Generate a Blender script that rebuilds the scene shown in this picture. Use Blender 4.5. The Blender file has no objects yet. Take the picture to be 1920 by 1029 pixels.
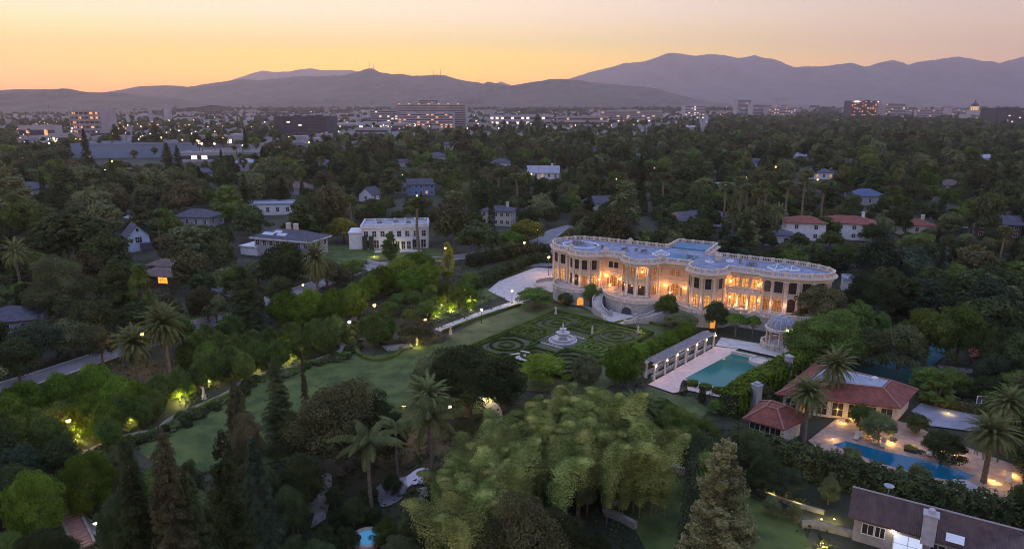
import bpy, math, random
import numpy as np
from math import sin, cos, pi, radians
from mathutils import Vector, Matrix
random.seed(7)
RNG = np.random.default_rng(7)
scene = bpy.context.scene
# ---------------------------------------------------------------- camera, sky, sun, exposure
CAM_H = 44.0
FOC = 1280.0                      # focal length in pixels of a 1920 wide frame (24 mm)
PITCH = math.atan(324 / FOC)
_c, _s = cos(PITCH), sin(PITCH)
cam_data = bpy.data.cameras.new('camera')
cam = bpy.data.objects.new('camera', cam_data)
scene.collection.objects.link(cam)
cam.location = (0, 0, CAM_H)
cam.rotation_euler = (pi / 2 - PITCH, 0, 0)
cam_data.sensor_width = 36
cam_data.lens = 24
cam_data.clip_start = 0.5
cam_data.clip_end = 60000
scene.camera = cam

SUN_AZ = radians(-46)             # where the sun went down, measured from +Y towards +X
world = bpy.data.worlds.new('World')
scene.world = world
world.use_nodes = True
wn, wl = world.node_tree.nodes, world.node_tree.links
wn.clear()
w_out = wn.new('ShaderNodeOutputWorld')
w_add = wn.new('ShaderNodeAddShader')
bg1 = wn.new('ShaderNodeBackground')
bg2 = wn.new('ShaderNodeBackground')
sky = wn.new('ShaderNodeTexSky')
sky.sky_type = 'NISHITA'
sky.sun_disc = False
sky.sun_elevation = radians(1.0)
sky.sun_rotation = SUN_AZ
sky.air_density = 1.5
sky.dust_density = 2.0
wl.new(sky.outputs[0], bg1.inputs[0])
bg1.inputs[1].default_value = 0.05
tc = wn.new('ShaderNodeTexCoord')
sep = wn.new('ShaderNodeSeparateXYZ')
wl.new(tc.outputs['Generated'], sep.inputs[0])
def ramp(stops):
    r = wn.new('ShaderNodeValToRGB')
    e = r.color_ramp.elements
    while len(e) < len(stops):
        e.new(0.5)
    for el, (p, col) in zip(e, stops):
        el.position = p
        el.color = (*col, 1)
    wl.new(sep.outputs[2], r.inputs[0])
    return r
OVER = (0.46, 0.60, 1.05)
r_sun = ramp([(0.0, (2.9, 0.70, 0.0)), (0.022, (3.05, 1.05, 0.0)), (0.040, (2.7, 1.28, 0.0)), (0.062, (1.95, 1.32, 0.0)),
              (0.085, (1.5, 1.18, 0.32)), (0.11, (1.26, 1.04, 0.60)), (0.15, (1.08, 0.91, 0.70)), (0.25, (0.74, 0.69, 0.74)), (0.45, (0.50, 0.57, 0.90)), (1.0, OVER)])
r_far = ramp([(0.0, (1.35, 0.60, 0.22)), (0.045, (1.35, 0.76, 0.22)), (0.065, (1.14, 0.77, 0.32)), (0.09, (0.90, 0.65, 0.38)), (0.14, (0.62, 0.53, 0.50)),
              (0.25, (0.47, 0.46, 0.62)), (0.45, (0.44, 0.52, 0.90)), (1.0, OVER)])
dot = wn.new('ShaderNodeVectorMath'); dot.operation = 'DOT_PRODUCT'
wl.new(tc.outputs['Generated'], dot.inputs[0])
dot.inputs[1].default_value = (sin(SUN_AZ), cos(SUN_AZ), 0)
mr = wn.new('ShaderNodeMapRange')
mr.interpolation_type = 'SMOOTHSTEP'
wl.new(dot.outputs['Value'], mr.inputs[0])
mr.inputs[1].default_value = 0.10
mr.inputs[2].default_value = 0.88
mixw = wn.new('ShaderNodeMix'); mixw.data_type = 'RGBA'
wl.new(mr.outputs[0], mixw.inputs[0])
wl.new(r_far.outputs[0], mixw.inputs[6])
wl.new(r_sun.outputs[0], mixw.inputs[7])
wl.new(mixw.outputs[2], bg2.inputs[0])
bg2.inputs[1].default_value = 1.0
wl.new(bg1.outputs[0], w_add.inputs[0])
wl.new(bg2.outputs[0], w_add.inputs[1])
wl.new(w_add.outputs[0], w_out.inputs[0])

sun_d = bpy.data.lights.new('sun', 'SUN')
sun_d.energy = 0.22
sun_d.angle = radians(14)
sun_d.color = (1.0, 0.72, 0.45)
sun_o = bpy.data.objects.new('sun', sun_d)
scene.collection.objects.link(sun_o)
_sd = Vector((sin(SUN_AZ), cos(SUN_AZ), sin(radians(7))))
sun_o.rotation_euler = _sd.to_track_quat('Z', 'Y').to_euler()
scene.view_settings.view_transform = 'Standard'
scene.view_settings.look = 'None'
scene.view_settings.exposure = 0.5
scene.view_settings.gamma = 1
scene.cycles.use_denoising = True
scene.cycles.use_adaptive_sampling = True
scene.cycles.adaptive_threshold = 0.01
scene.cycles.max_bounces = 5
scene.cycles.diffuse_bounces = 3
scene.cycles.transmission_bounces = 4
scene.cycles.transparent_max_bounces = 4
scene.cycles.volume_bounces = 1
scene.cycles.sample_clamp_indirect = 4
scene.cycles.use_light_tree = True
scene.cycles.filter_width = 1.0

# ---------------------------------------------------------------- geometry helpers
def ray(px, py):
    v = 514.5 - py
    return (px - 960, _c * FOC + _s * v, -_s * FOC + _c * v)
def G(px, py, z=0.0):
    """ground point (at height z) seen at a pixel of the 1920 wide photograph"""
    dx, dy, dz = ray(px, py)
    t = (z - CAM_H) / dz
    return (dx * t, dy * t)
def at_depth(px, py, Y):
    dx, dy, dz = ray(px, py)
    t = Y / dy
    return (dx * t, Y, CAM_H + dz * t)
def proj(x, y, z):
    dz = z - CAM_H
    d = y * _c - dz * _s
    u = y * _s + dz * _c
    if d < 1: return (-9999, 9999, 1)
    return (960 + x / d * FOC, 514.5 - u / d * FOC, d)
def GP(pts, z=0.0):
    return [G(p[0], p[1], z) for p in pts]
def inside(p, poly):
    x, y = p; r = False; n = len(poly); j = n - 1
    for i in range(n):
        xi, yi = poly[i]; xj, yj = poly[j]
        if (yi > y) != (yj > y) and x < (xj - xi) * (y - yi) / (yj - yi) + xi:
            r = not r
        j = i
    return r

class MB:
    lift = 0.0
    def __init__(s):
        s.v, s.f, s.m = [], [], []
    def add(s, vs, fs, m=0):
        o = len(s.v)
        s.v += [tuple(v) for v in vs]
        s.f += [tuple(i + o for i in f) for f in fs]
        s.m += [m] * len(fs)
        return s
    def box(s, x, y, z, sx, sy, sz, rz=0.0, m=0):
        """x, y: centre; z: underside"""
        c, n = cos(rz), sin(rz); vs = []
        for dz in (0, sz):
            for a, b in ((-1, -1), (1, -1), (1, 1), (-1, 1)):
                u, v = a * sx / 2, b * sy / 2
                vs.append((x + u * c - v * n, y + u * n + v * c, z + dz))
        return s.add(vs, [(3, 2, 1, 0), (4, 5, 6, 7), (0, 1, 5, 4), (1, 2, 6, 5), (2, 3, 7, 6), (3, 0, 4, 7)], m)
    def prism(s, poly, z0, z1, m=0, top=True, bottom=True):
        n = len(poly)
        a = sum(poly[i][0] * poly[(i + 1) % n][1] - poly[(i + 1) % n][0] * poly[i][1] for i in range(n))
        if a < 0: poly = poly[::-1]
        vs = [(p[0], p[1], z0) for p in poly] + [(p[0], p[1], z1) for p in poly]
        fs = [(i, (i + 1) % n, n + (i + 1) % n, n + i) for i in range(n)]
        if top: fs.append(tuple(range(n, 2 * n)))
        if bottom: fs.append(tuple(range(n - 1, -1, -1)))
        return s.add(vs, fs, m)
    def sheet(s, poly, z, m=0):
        MB.lift += 0.004; z = z + MB.lift
        n = len(poly)
        a = sum(poly[i][0] * poly[(i + 1) % n][1] - poly[(i + 1) % n][0] * poly[i][1] for i in range(n))
        if a < 0: poly = poly[::-1]
        return s.add([(p[0], p[1], z) for p in poly], [tuple(range(n))], m)
    def ribbon(s, path, w, z0, z1, m=0, closed=False):
        if z0 == -0.2 or z0 == -.3: MB.lift += 0.004; z1 = z1 + MB.lift
        """solid strip of width w along a 2d path; z1 may be a list"""
        n = len(path); L, R = [], []
        for i, p in enumerate(path):
            a = path[(i - 1) % n] if closed or i > 0 else p
            b = path[(i + 1) % n] if closed or i < n - 1 else p
            dx, dy = b[0] - a[0], b[1] - a[1]; l = math.hypot(dx, dy) or 1
            L.append((p[0] - dy / l * w / 2, p[1] + dx / l * w / 2)); R.append((p[0] + dy / l * w / 2, p[1] - dx / l * w / 2))
        za = z0 if hasattr(z0, '__len__') else [z0] * n
        zb = z1 if hasattr(z1, '__len__') else [z1] * n
        vs = []
        for i in range(n):
            vs += [(*L[i], za[i]), (*R[i], za[i]), (*R[i], zb[i]), (*L[i], zb[i])]
        fs = []
        for i in range(n if closed else n - 1):
            a, b = 4 * i, 4 * ((i + 1) % n)
            fs += [(a + 3, a + 2, b + 2, b + 3), (a + 2, a + 1, b + 1, b + 2), (a, a + 3, b + 3, b), (a + 1, a, b, b + 1)]
        if not closed:
            e = 4 * (n - 1)
            fs += [(0, 1, 2, 3), (e + 3, e + 2, e + 1, e)]
        return s.add(vs, fs, m)
    def tube(s, pts, rs, n=8, m=0):
        pts = [Vector(p) for p in pts]
        if not hasattr(rs, '__len__'): rs = [rs] * len(pts)
        vs, fs = [], []
        for i, p in enumerate(pts):
            d = (pts[min(i + 1, len(pts) - 1)] - pts[max(i - 1, 0)]).normalized()
            a = d.orthogonal().normalized(); b = d.cross(a)
            for k in range(n):
                t = 2 * pi * k / n
                vs.append(p + (a * cos(t) + b * sin(t)) * rs[i])
        for i in range(len(pts) - 1):
            for k in range(n):
                fs.append((i * n + k, i * n + (k + 1) % n, (i + 1) * n + (k + 1) % n, (i + 1) * n + k))
        fs.append(tuple(range(n - 1, -1, -1))); fs.append(tuple((len(pts) - 1) * n + k for k in range(n)))
        return s.add(vs, fs, m)
    def lathe(s, prof, x=0, y=0, z=0, n=16, m=0):
        vs, fs = [], []
        for r, h in prof:
            for k in range(n):
                t = 2 * pi * k / n
                vs.append((x + r * cos(t), y + r * sin(t), z + h))
        for i in range(len(prof) - 1):
            for k in range(n):
                fs.append((i * n + k, i * n + (k + 1) % n, (i + 1) * n + (k + 1) % n, (i + 1) * n + k))
        fs.append(tuple(range(n - 1, -1, -1))); fs.append(tuple((len(prof) - 1) * n + k for k in range(n)))
        return s.add(vs, fs, m)
    def mesh(s, name, mats, smooth=False):
        me = bpy.data.meshes.new(name)
        me.from_pydata(s.v, [], s.f)
        for mt in (mats if isinstance(mats, (list, tuple)) else [mats]): me.materials.append(mt)
        if any(s.m): me.polygons.foreach_set('material_index', s.m)
        if smooth: me.polygons.foreach_set('use_smooth', [True] * len(s.f))
        me.update()
        return me
    def build(s, name, mats, parent=None, smooth=False, loc=None, rz=0):
        return put(name, s.mesh(name, mats, smooth), parent, loc, rz)

def put(name, me, parent=None, loc=None, rz=0.0, scale=None):
    o = bpy.data.objects.new(name, me)
    scene.collection.objects.link(o)
    if parent is not None: o.parent = parent
    if loc is not None: o.location = loc
    if rz: o.rotation_euler = (0, 0, rz)
    if scale is not None: o.scale = scale
    return o
def empty(name, x=0, y=0, z=0, rz=0.0):
    o = put(name, None, None, (x, y, z), rz)
    o.empty_display_size = 0.3
    return o
def tag(o, label=None, cat=None, group=None, kind=None):
    if label: o['label'] = label
    if cat: o['category'] = cat
    if group: o['group'] = group
    if kind: o['kind'] = kind
    return o
def dup(o, parent=None):
    c = o.copy()
    scene.collection.objects.link(c)
    if parent is not None: c.parent = parent
    for ch in list(o.children): dup(ch, c)
    return c

# ---------------------------------------------------------------- materials
MATS = {}
def mat(name, col, col2=None, scale=1.0, rough=0.85, metal=0.0, emit=None, bump=0.0, detail=4.0, rand=0.0, spec=0.3, coords='Object', contrast=0.5):
    if name in MATS: return MATS[name]
    m = bpy.data.materials.new(name); m.use_nodes = True
    nt = m.node_tree; N, L = nt.nodes, nt.links
    b = N['Principled BSDF']
    b.inputs['Base Color'].default_value = (*col, 1)
    b.inputs['Roughness'].default_value = rough
    b.inputs['Metallic'].default_value = metal
    b.inputs['Specular IOR Level'].default_value = spec
    if col2 is not None or bump:
        t = N.new('ShaderNodeTexCoord'); nz = N.new('ShaderNodeTexNoise')
        nz.inputs['Scale'].default_value = scale; nz.inputs['Detail'].default_value = detail
        L.new(t.outputs[coords], nz.inputs['Vector'])
        if col2 is not None:
            mp = N.new('ShaderNodeMapRange'); L.new(nz.outputs['Fac'], mp.inputs[0])
            mp.inputs[1].default_value = 0.5 - contrast / 2 * 0.6; mp.inputs[2].default_value = 0.5 + contrast / 2 * 0.6
            mx = N.new('ShaderNodeMix'); mx.data_type = 'RGBA'
            L.new(mp.outputs[0], mx.inputs[0])
            mx.inputs[6].default_value = (*col, 1); mx.inputs[7].default_value = (*col2, 1)
            src = mx.outputs[2]
            if rand:
                oi = N.new('ShaderNodeObjectInfo'); hs = N.new('ShaderNodeHueSaturation')
                m2 = N.new('ShaderNodeMapRange'); L.new(oi.outputs['Random'], m2.inputs[0])
                m2.inputs[3].default_value = 1 - rand; m2.inputs[4].default_value = 1 + rand
                L.new(m2.outputs[0], hs.inputs['Value']); L.new(src, hs.inputs['Color']); src = hs.outputs[0]
            L.new(src, b.inputs['Base Color'])
        if bump:
            bp = N.new('ShaderNodeBump'); bp.inputs['Strength'].default_value = bump
            L.new(nz.outputs['Fac'], bp.inputs['Height']); L.new(bp.outputs[0], b.inputs['Normal'])
    if emit:
        b.inputs['Emission Color'].default_value = (*emit[0], 1)
        b.inputs['Emission Strength'].default_value = emit[1]
    MATS[name] = m
    return m
def leaf_mat(name, c1, c2, trans=0.25, rand=0.38):
    """leaves: colour differs from leaf to leaf, from clump to clump and from tree to tree"""
    m = bpy.data.materials.new(name); m.use_nodes = True
    nt = m.node_tree; N, L = nt.nodes, nt.links
    N.clear()
    out = N.new('ShaderNodeOutputMaterial'); df = N.new('ShaderNodeBsdfDiffuse'); tr = N.new('ShaderNodeBsdfTranslucent'); ms = N.new('ShaderNodeMixShader')
    geo = N.new('ShaderNodeNewGeometry'); oi = N.new('ShaderNodeObjectInfo'); t = N.new('ShaderNodeTexCoord'); nz = N.new('ShaderNodeTexNoise')
    nz.inputs['Scale'].default_value = 0.45; nz.inputs['Detail'].default_value = 2
    L.new(t.outputs['Object'], nz.inputs['Vector'])
    a = N.new('ShaderNodeMath'); a.operation = 'MULTIPLY_ADD'; L.new(geo.outputs['Random Per Island'], a.inputs[0]); a.inputs[1].default_value = 0.5
    b = N.new('ShaderNodeMapRange'); L.new(nz.outputs['Fac'], b.inputs[0]); b.inputs[1].default_value = 0.35; b.inputs[2].default_value = 0.65; b.inputs[4].default_value = 0.6
    L.new(b.outputs[0], a.inputs[2])
    mx = N.new('ShaderNodeMix'); mx.data_type = 'RGBA'; L.new(a.outputs[0], mx.inputs[0])
    mx.inputs[6].default_value = (*c1, 1); mx.inputs[7].default_value = (*c2, 1)
    hs = N.new('ShaderNodeHueSaturation'); L.new(mx.outputs[2], hs.inputs['Color'])
    v = N.new('ShaderNodeMapRange'); L.new(oi.outputs['Random'], v.inputs[0]); v.inputs[3].default_value = 1 - rand; v.inputs[4].default_value = 1 + rand
    L.new(v.outputs[0], hs.inputs['Value'])
    fr = N.new('ShaderNodeMath'); fr.operation = 'MULTIPLY'; L.new(oi.outputs['Random'], fr.inputs[0]); fr.inputs[1].default_value = 7.13
    fr2 = N.new('ShaderNodeMath'); fr2.operation = 'FRACT'; L.new(fr.outputs[0], fr2.inputs[0])
    h = N.new('ShaderNodeMapRange'); L.new(fr2.outputs[0], h.inputs[0]); h.inputs[3].default_value = 0.487; h.inputs[4].default_value = 0.52
    L.new(h.outputs[0], hs.inputs['Hue'])
    L.new(hs.outputs[0], df.inputs[0]); L.new(hs.outputs[0], tr.inputs[0])
    ms.inputs[0].default_value = trans
    L.new(df.outputs[0], ms.inputs[1]); L.new(tr.outputs[0], ms.inputs[2]); L.new(ms.outputs[0], out.inputs[0])
    MATS[name] = m
    return m
LF = {
 'dark':   leaf_mat('leaf_dark', (0.025, 0.036, 0.016), (0.095, 0.118, 0.045)),
 'green':  leaf_mat('leaf_green', (0.034, 0.060, 0.015), (0.155, 0.205, 0.050)),
 'bright': leaf_mat('leaf_bright', (0.045, 0.088, 0.012), (0.18, 0.255, 0.035)),
 'olive':  leaf_mat('leaf_olive', (0.05, 0.065, 0.03), (0.19, 0.205, 0.09)),
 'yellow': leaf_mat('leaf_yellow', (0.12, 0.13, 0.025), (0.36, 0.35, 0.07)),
 'brown':  leaf_mat('leaf_brown', (0.040, 0.042, 0.022), (0.150, 0.135, 0.062)),
 'blue':   leaf_mat('leaf_blue', (0.022, 0.036, 0.024), (0.080, 0.108, 0.062)),
 'bamboo': leaf_mat('leaf_bamboo', (0.055, 0.085, 0.018), (0.42, 0.44, 0.13)),
 'palm':   leaf_mat('leaf_palm', (0.05, 0.065, 0.025), (0.175, 0.19, 0.075)),
 'pine':   leaf_mat('leaf_pine', (0.07, 0.07, 0.035), (0.24, 0.215, 0.10)),
}
BARK = mat('bark', (0.10, 0.075, 0.055), (0.19, 0.15, 0.115), scale=3, bump=0.4)
BARK_PALE = mat('bark_pale', (0.30, 0.27, 0.22), (0.2, 0.17, 0.14), scale=3, bump=0.3)
STONE = mat('stone_facade', (0.56, 0.40, 0.27), (0.45, 0.31, 0.21), scale=1.3, bump=0.15)
STONE_TRIM = mat('stone_trim', (0.56, 0.49, 0.42), (0.45, 0.385, 0.33), scale=2.5)
PODIUM = mat('podium_stone', (0.40, 0.37, 0.35), (0.27, 0.25, 0.24), scale=2.2, bump=0.5, detail=8)
PAVING = mat('pale_paving', (0.50, 0.46, 0.43), (0.38, 0.35, 0.33), scale=0.9, detail=8)
DECK = mat('pink_paving', (0.62, 0.46, 0.40), (0.50, 0.37, 0.33), scale=1.4, detail=8)
ROOF_BLUE = mat('roof_membrane', (0.20, 0.23, 0.32), (0.10, 0.125, 0.19), scale=0.8, rough=0.6, detail=8)
GLASS_DARK = mat('dark_glass', (0.035, 0.028, 0.028), rough=0.12, spec=0.6)
WOOD_DARK = mat('dark_wood_frame', (0.06, 0.035, 0.022), rough=0.5)
LIT = mat('lit_window', (0.3, 0.16, 0.06), rough=0.2, emit=((1.0, 0.42, 0.10), 1.1))
def lit_mat(name, c1, c2, s, scale):
    m = mat(name, (0.2, 0.1, 0.05), rough=0.25)
    N, L = m.node_tree.nodes, m.node_tree.links; b = N['Principled BSDF']
    t = N.new('ShaderNodeTexCoord'); nz = N.new('ShaderNodeTexNoise'); r = N.new('ShaderNodeMapRange'); mx = N.new('ShaderNodeMix'); mx.data_type = 'RGBA'
    nz.inputs['Scale'].default_value = scale
    L.new(t.outputs['Object'], nz.inputs['Vector']); L.new(nz.outputs['Fac'], r.inputs[0])
    r.inputs[1].default_value = 0.35; r.inputs[2].default_value = 0.65
    L.new(r.outputs[0], mx.inputs[0]); mx.inputs[6].default_value = (*c1, 1); mx.inputs[7].default_value = (*c2, 1)
    L.new(mx.outputs[2], b.inputs['Emission Color']); b.inputs['Emission Strength'].default_value = s
    return m
LIT_ROOM = lit_mat('lit_room_window', (1.0, 0.48, 0.13), (0.40, 0.12, 0.03), .75, 2.6)
LIT_DIM = lit_mat('dim_lit_window', (0.75, 0.28, 0.07), (0.15, 0.05, 0.02), 0.42, 2.4)
def bulb(name, col, s): return mat(name, (0.8, 0.8, 0.8), emit=(col, s))
BULB_O = bulb('orange_lamp_glass', (1.0, 0.36, 0.04), 40)
BULB_W = bulb('white_lamp_glass', (1.0, 0.82, 0.60), 40)
BULB_Y = bulb('yellow_lamp_glass', (0.95, 0.85, 0.12), 12)
BULB_R = bulb('red_lamp_glass', (1.0, 0.05, 0.02), 25)
IRON = mat('black_iron', (0.03, 0.03, 0.03), rough=0.5)

# ---------------------------------------------------------------- ground, streets, lawns
def ground():
    m = mat('ground_soil', (0.018, 0.024, 0.010), (0.045, 0.045, 0.026), scale=0.12, detail=14, coords='Object')
    b = MB()
    # one sheet to the horizon, finer near the camera
    xs = [-22000, -9000, -4000, -2000, -900, -400, -150, 0, 150, 400, 900, 2000, 4000, 9000, 22000]
    ys = [-300, 0, 60, 120, 250, 500, 900, 1500, 2500, 4000, 7000, 12000, 20000, 30000]
    vs = [(x, y, 0) for y in ys for x in xs]; n = len(xs)
    fs = [(j * n + i, j * n + i + 1, (j + 1) * n + i + 1, (j + 1) * n + i) for j in range(len(ys) - 1) for i in range(n - 1)]
    b.add(vs, fs)
    tag(b.build('ground', m), 'dark earth and undergrowth reaching to the hills', kind='structure')
ground()
ASPH = mat('asphalt_pale', (0.22, 0.215, 0.23), (0.16, 0.155, 0.165), scale=0.25, detail=10)
def struct(name, bmb, m, label=None):
    return tag(bmb.build(name, m), label, kind='structure')
def smooth_path(pts, k=4):
    out = []
    P = [Vector((*p, 0)) for p in pts]
    for i in range(len(P) - 1):
        a, b, c, d = P[max(i - 1, 0)], P[i], P[i + 1], P[min(i + 2, len(P) - 1)]
        for j in range(k):
            t = j / k
            q = 0.5 * ((2 * b) + (c - a) * t + (2 * a - 5 * b + 4 * c - d) * t * t + (3 * b - 3 * c + d - a) * t ** 3)
            out.append((q.x, q.y))
    out.append((P[-1].x, P[-1].y))
    return out
STREET = smooth_path(GP([(1120, 415), (1048, 432), (1006, 455), (870, 481), (712, 497), (600, 532), (495, 567), (370, 612), (205, 664), (95, 700), (-60, 750), (-250, 830)]), 5)
struct('road', MB().ribbon(STREET, 5.2, -0.3, 0.02), ASPH, 'pale asphalt street winding behind the clipped tree rows')
KERB = mat('kerb_concrete', (0.45, 0.43, 0.42), (0.33, 0.32, 0.31), scale=1)
def off_path(path, d):
    out = []
    for i, p in enumerate(path):
        a, b = path[max(i - 1, 0)], path[min(i + 1, len(path) - 1)]
        dx, dy = b[0] - a[0], b[1] - a[1]; l = math.hypot(dx, dy) or 1
        out.append((p[0] - dy / l * d, p[1] + dx / l * d))
    return out
kb = MB()
for d in (2.75, -2.75): kb.ribbon(off_path(STREET, d), 0.3, -0.3, 0.13)
struct('kerb', kb, KERB)
struct('driveway', MB().ribbon(smooth_path(GP([(330, 515), (375, 528), (430, 547), (505, 572)]), 4), 4.5, -0.3, 0.016), ASPH, 'pale driveway beside the brown timber house')
LAWN1_PX = [(660, 606), (646, 622), (632, 636), (645, 648), (648, 658), (622, 669), (588, 680), (533, 694), (493, 704), (457, 716), (430, 738), (349, 775),
            (320, 789), (292, 810), (262, 822), (262, 850), (300, 872), (345, 888), (420, 880), (560, 860), (760, 800), (930, 770), (980, 700), (900, 650), (850, 636), (835, 642),
            (795, 650), (745, 655), (700, 668), (668, 660), (662, 640), (672, 622)]
LAWN2_PX = [(838, 630), (905, 600), (976, 573), (1010, 566), (1060, 572), (1108, 584), (1130, 600), (1215, 592), (1262, 612), (1300, 622), (1225, 680), (1212, 705), (1090, 740), (960, 730), (930, 690), (880, 650)]
GRASS_A = mat('lawn_grass', (0.030, 0.054, 0.011), (0.090, 0.118, 0.026), scale=0.30, detail=15, bump=0.2)
GRASS_B = mat('lawn_grass_pale', (0.042, 0.060, 0.015), (0.098, 0.11, 0.035), scale=0.30, detail=15, bump=0.2)
struct('lawn', MB().sheet(GP(LAWN1_PX), 0.03), GRASS_A, 'broad dark green lawn curving below the clipped trees')
struct('lawn', MB().sheet(GP(LAWN2_PX), 0.034), GRASS_B, 'mown lawn round the hedge parterre before the mansion')
struct('lawn', MB().sheet(GP([(1134, 962), (1239, 884), (1310, 899), (1330, 1060), (1225, 1060), (1190, 992)]), 0.03), GRASS_A, 'dark walled lawn in the lower middle of the view')
struct('lawn', MB().sheet(GP([(1405, 930), (1500, 985), (1560, 1100), (1380, 1100), (1360, 950)]), 0.03), GRASS_A, 'sloping lawn left of the slate roofed house')
struct('lawn', MB().sheet(GP([(395, 560), (425, 575), (425, 590), (330, 612), (318, 600), (370, 575)]), 0.03), GRASS_A, 'small lawn below the brown timber house')
struct('lawn', MB().sheet(GP([(590, 460), (760, 462), (850, 470), (830, 490), (700, 488), (560, 520), (480, 505)]), 0.03), GRASS_A, 'front lawns of the villas beyond the street')
struct('lawn', MB().sheet(GP([(800, 585), (828, 600), (900, 572), (960, 548), (915, 540), (880, 545), (830, 560)]), 0.03), GRASS_A, 'small lawn with uplit shrubs left of the driveway')
struct('pavement', MB().sheet([(-900, 690), (-420, 560), (-150, 640), (0, 760), (230, 800), (420, 1000), (1000, 1150), (1900, 1300), (2600, 3600), (-2900, 3600)], 0.05), mat('city_pavement', (0.17, 0.155, 0.16), (0.075, 0.075, 0.07), scale=0.012, detail=14), 'grey streets and yards of the distant city')
struct('lawn', MB().sheet(GP([(1215, 724), (1262, 740), (1300, 745), (1330, 770), (1300, 800), (1230, 790), (1200, 750)]), 0.03), GRASS_B, 'small lawn below the near end of the pool deck')
# garden path along the lawn
GPATH = smooth_path(GP([(672, 575), (664, 596), (650, 612), (634, 627), (632, 638), (643, 648), (640, 657), (618, 666), (586, 677), (533, 691), (493, 701), (457, 712), (430, 735), (385, 756), (349, 772), (320, 786), (292, 806), (228, 820), (155, 850), (95, 872)]), 4)
PATHM = mat('garden_path', (0.25, 0.235, 0.21), (0.16, 0.15, 0.135), scale=1.2, detail=8)
struct('path', MB().ribbon(GPATH, 1.1, -0.2, 0.045), PATHM, 'narrow pale path bounding the dark lawn')
struct('path', MB().ribbon(GP([(822, 620), (900, 590), (975, 566)]), 2.6, -0.2, 0.045), PAVING, 'straight pale drive beside the parterre lawn')
struct('path', MB().sheet(GP([(966, 571), (915, 545), (935, 528), (1004, 502), (1048, 505), (1052, 540), (1020, 556)]), 0.04), PAVING, 'pale forecourt at the left end of the mansion')
struct('path', MB().sheet(GP([(985, 500), (1000, 470), (1010, 440), (1040, 440), (1040, 500)]), 0.028), ASPH, 'pale service drive behind the forecourt')
struct('path', MB().ribbon(smooth_path(GP([(1060, 563), (1100, 575), (1122, 590)]), 3), 1.2, -0.2, 0.04), PATHM)
struct('path', MB().ribbon(smooth_path(GP([(1205, 596), (1235, 600), (1262, 610)]), 3), 1.2, -0.2, 0.041), PATHM)
struct('path', MB().sheet(GP([(610, 887), (563, 917), (560, 958), (590, 963), (582, 992), (610, 974), (623, 926), (622, 890)]), 0.03), PATHM, 'grey gravel clearing beside the drooping palm')
struct('path', MB().ribbon(smooth_path(GP([(265, 762), (300, 742), (335, 728)]), 3), 1.3, -0.2, 0.03), PATHM)
struct('path', MB().ribbon(smooth_path(GP([(500, 815), (540, 806), (575, 800)]), 3), 1.0, -0.2, 0.03), PATHM)
struct('path', MB().ribbon(smooth_path(GP([(790, 915), (800, 950), (785, 985), (740, 995)]), 3), 1.2, -0.2, 0.03), PATHM)
struct('path', MB().ribbon(smooth_path(GP([(900, 745), (925, 765), (930, 790)]), 3), 2.0, -0.2, 0.03), DECK)
struct('path', MB().sheet(GP([(715, 650), (770, 644), (775, 652), (728, 660)]), 0.045), PATHM)
struct('path', MB().ribbon(smooth_path(GP([(30, 905), (110, 930), (165, 985), (250, 1015), (340, 985), (420, 1000)]), 3), 1.2, -0.2, 0.03), PATHM)
# pond
WATER_SKY = mat('pond_water', (0.3, 0.3, 0.35), rough=0.04, metal=0.35, spec=0.9)
struct('pond', MB().sheet(smooth_path(GP([(705, 916), (728, 897), (760, 895), (783, 880), (806, 880), (800, 905), (768, 912), (755, 934), (728, 950), (712, 948), (705, 916)]), 3)[:-1], 0.03), WATER_SKY, 'still pond under the palms reflecting the evening sky')

# parterre: clipped box hedges laid out as scrolls
PA, PB, PC = [Vector((*G(*p), 0)) for p in ((922, 636), (1042, 586), (1223, 627))]
HEDGE = leaf_mat('leaf_box_hedge', (0.035, 0.052, 0.014), (0.13, 0.16, 0.04), trans=0.1)
PE1, PE2 = PC - PB, PA - PB
def pt(a, b):
    q = PB + PE1 * a + PE2 * b
    return (q.x, q.y)
struct('parterre_soil', MB().sheet([pt(0, 0), pt(1, 0), pt(1, 1.35), pt(0, 1.35)], 0.045), mat('parterre_gravel', (0.085, 0.085, 0.045), (0.06, 0.062, 0.034), scale=1.5), 'gravel ground between the low box hedges')
W1, W2 = PE1.length, PE2.length
def leafy_ribbon(path, w, h, n_per_m=22, size=0.13, mb=None):
    """low clipped hedge: ribbon body with a bumpy skin of small leaves"""
    mb = mb or MB()
    mb.ribbon(path, w, 0.0, h)
    for i in range(len(path) - 1):
        a, b = Vector((*path[i], 0)), Vector((*path[i + 1], 0)); L = (b - a).length
        if L < 1e-3: continue
        d = (b - a) / L; nrm = Vector((-d.y, d.x, 0))
        for _ in range(int(L * n_per_m)):
            u = random.random() * L; sd = random.choice((-1, 1, 0, 0))
            if sd: p = a + d * u + nrm * sd * w / 2 + Vector((0, 0, random.random() * h)); nn = nrm * sd
            else: p = a + d * u + nrm * (random.random() - .5) * w + Vector((0, 0, h)); nn = Vector((0, 0, 1))
            nn = (nn + Vector((random.gauss(0, .5), random.gauss(0, .5), random.gauss(0, .5)))).normalized()
            t1 = nn.orthogonal().normalized(); t2 = nn.cross(t1); s_ = size * random.uniform(.6, 1.3)
            q = p + nn * .02
            mb.add([q + t1 * s_, q + t2 * s_ * .7, q - t1 * s_, q - t2 * s_ * .7], [(0, 1, 2, 3)])
    return mb
def hedge_thing(name, label, path, w, h, group=None, m=None, **k):
    o = leafy_ribbon(path, w, h, **k).build(name, m or HEDGE)
    return tag(o, label, 'hedge', group)
def rect(a0, b0, a1, b1, gap=0.0):
    return [pt(a0, b0), pt(a1, b0), pt(a1, b1), pt(a0, b1), pt(a0, b0)]
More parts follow.
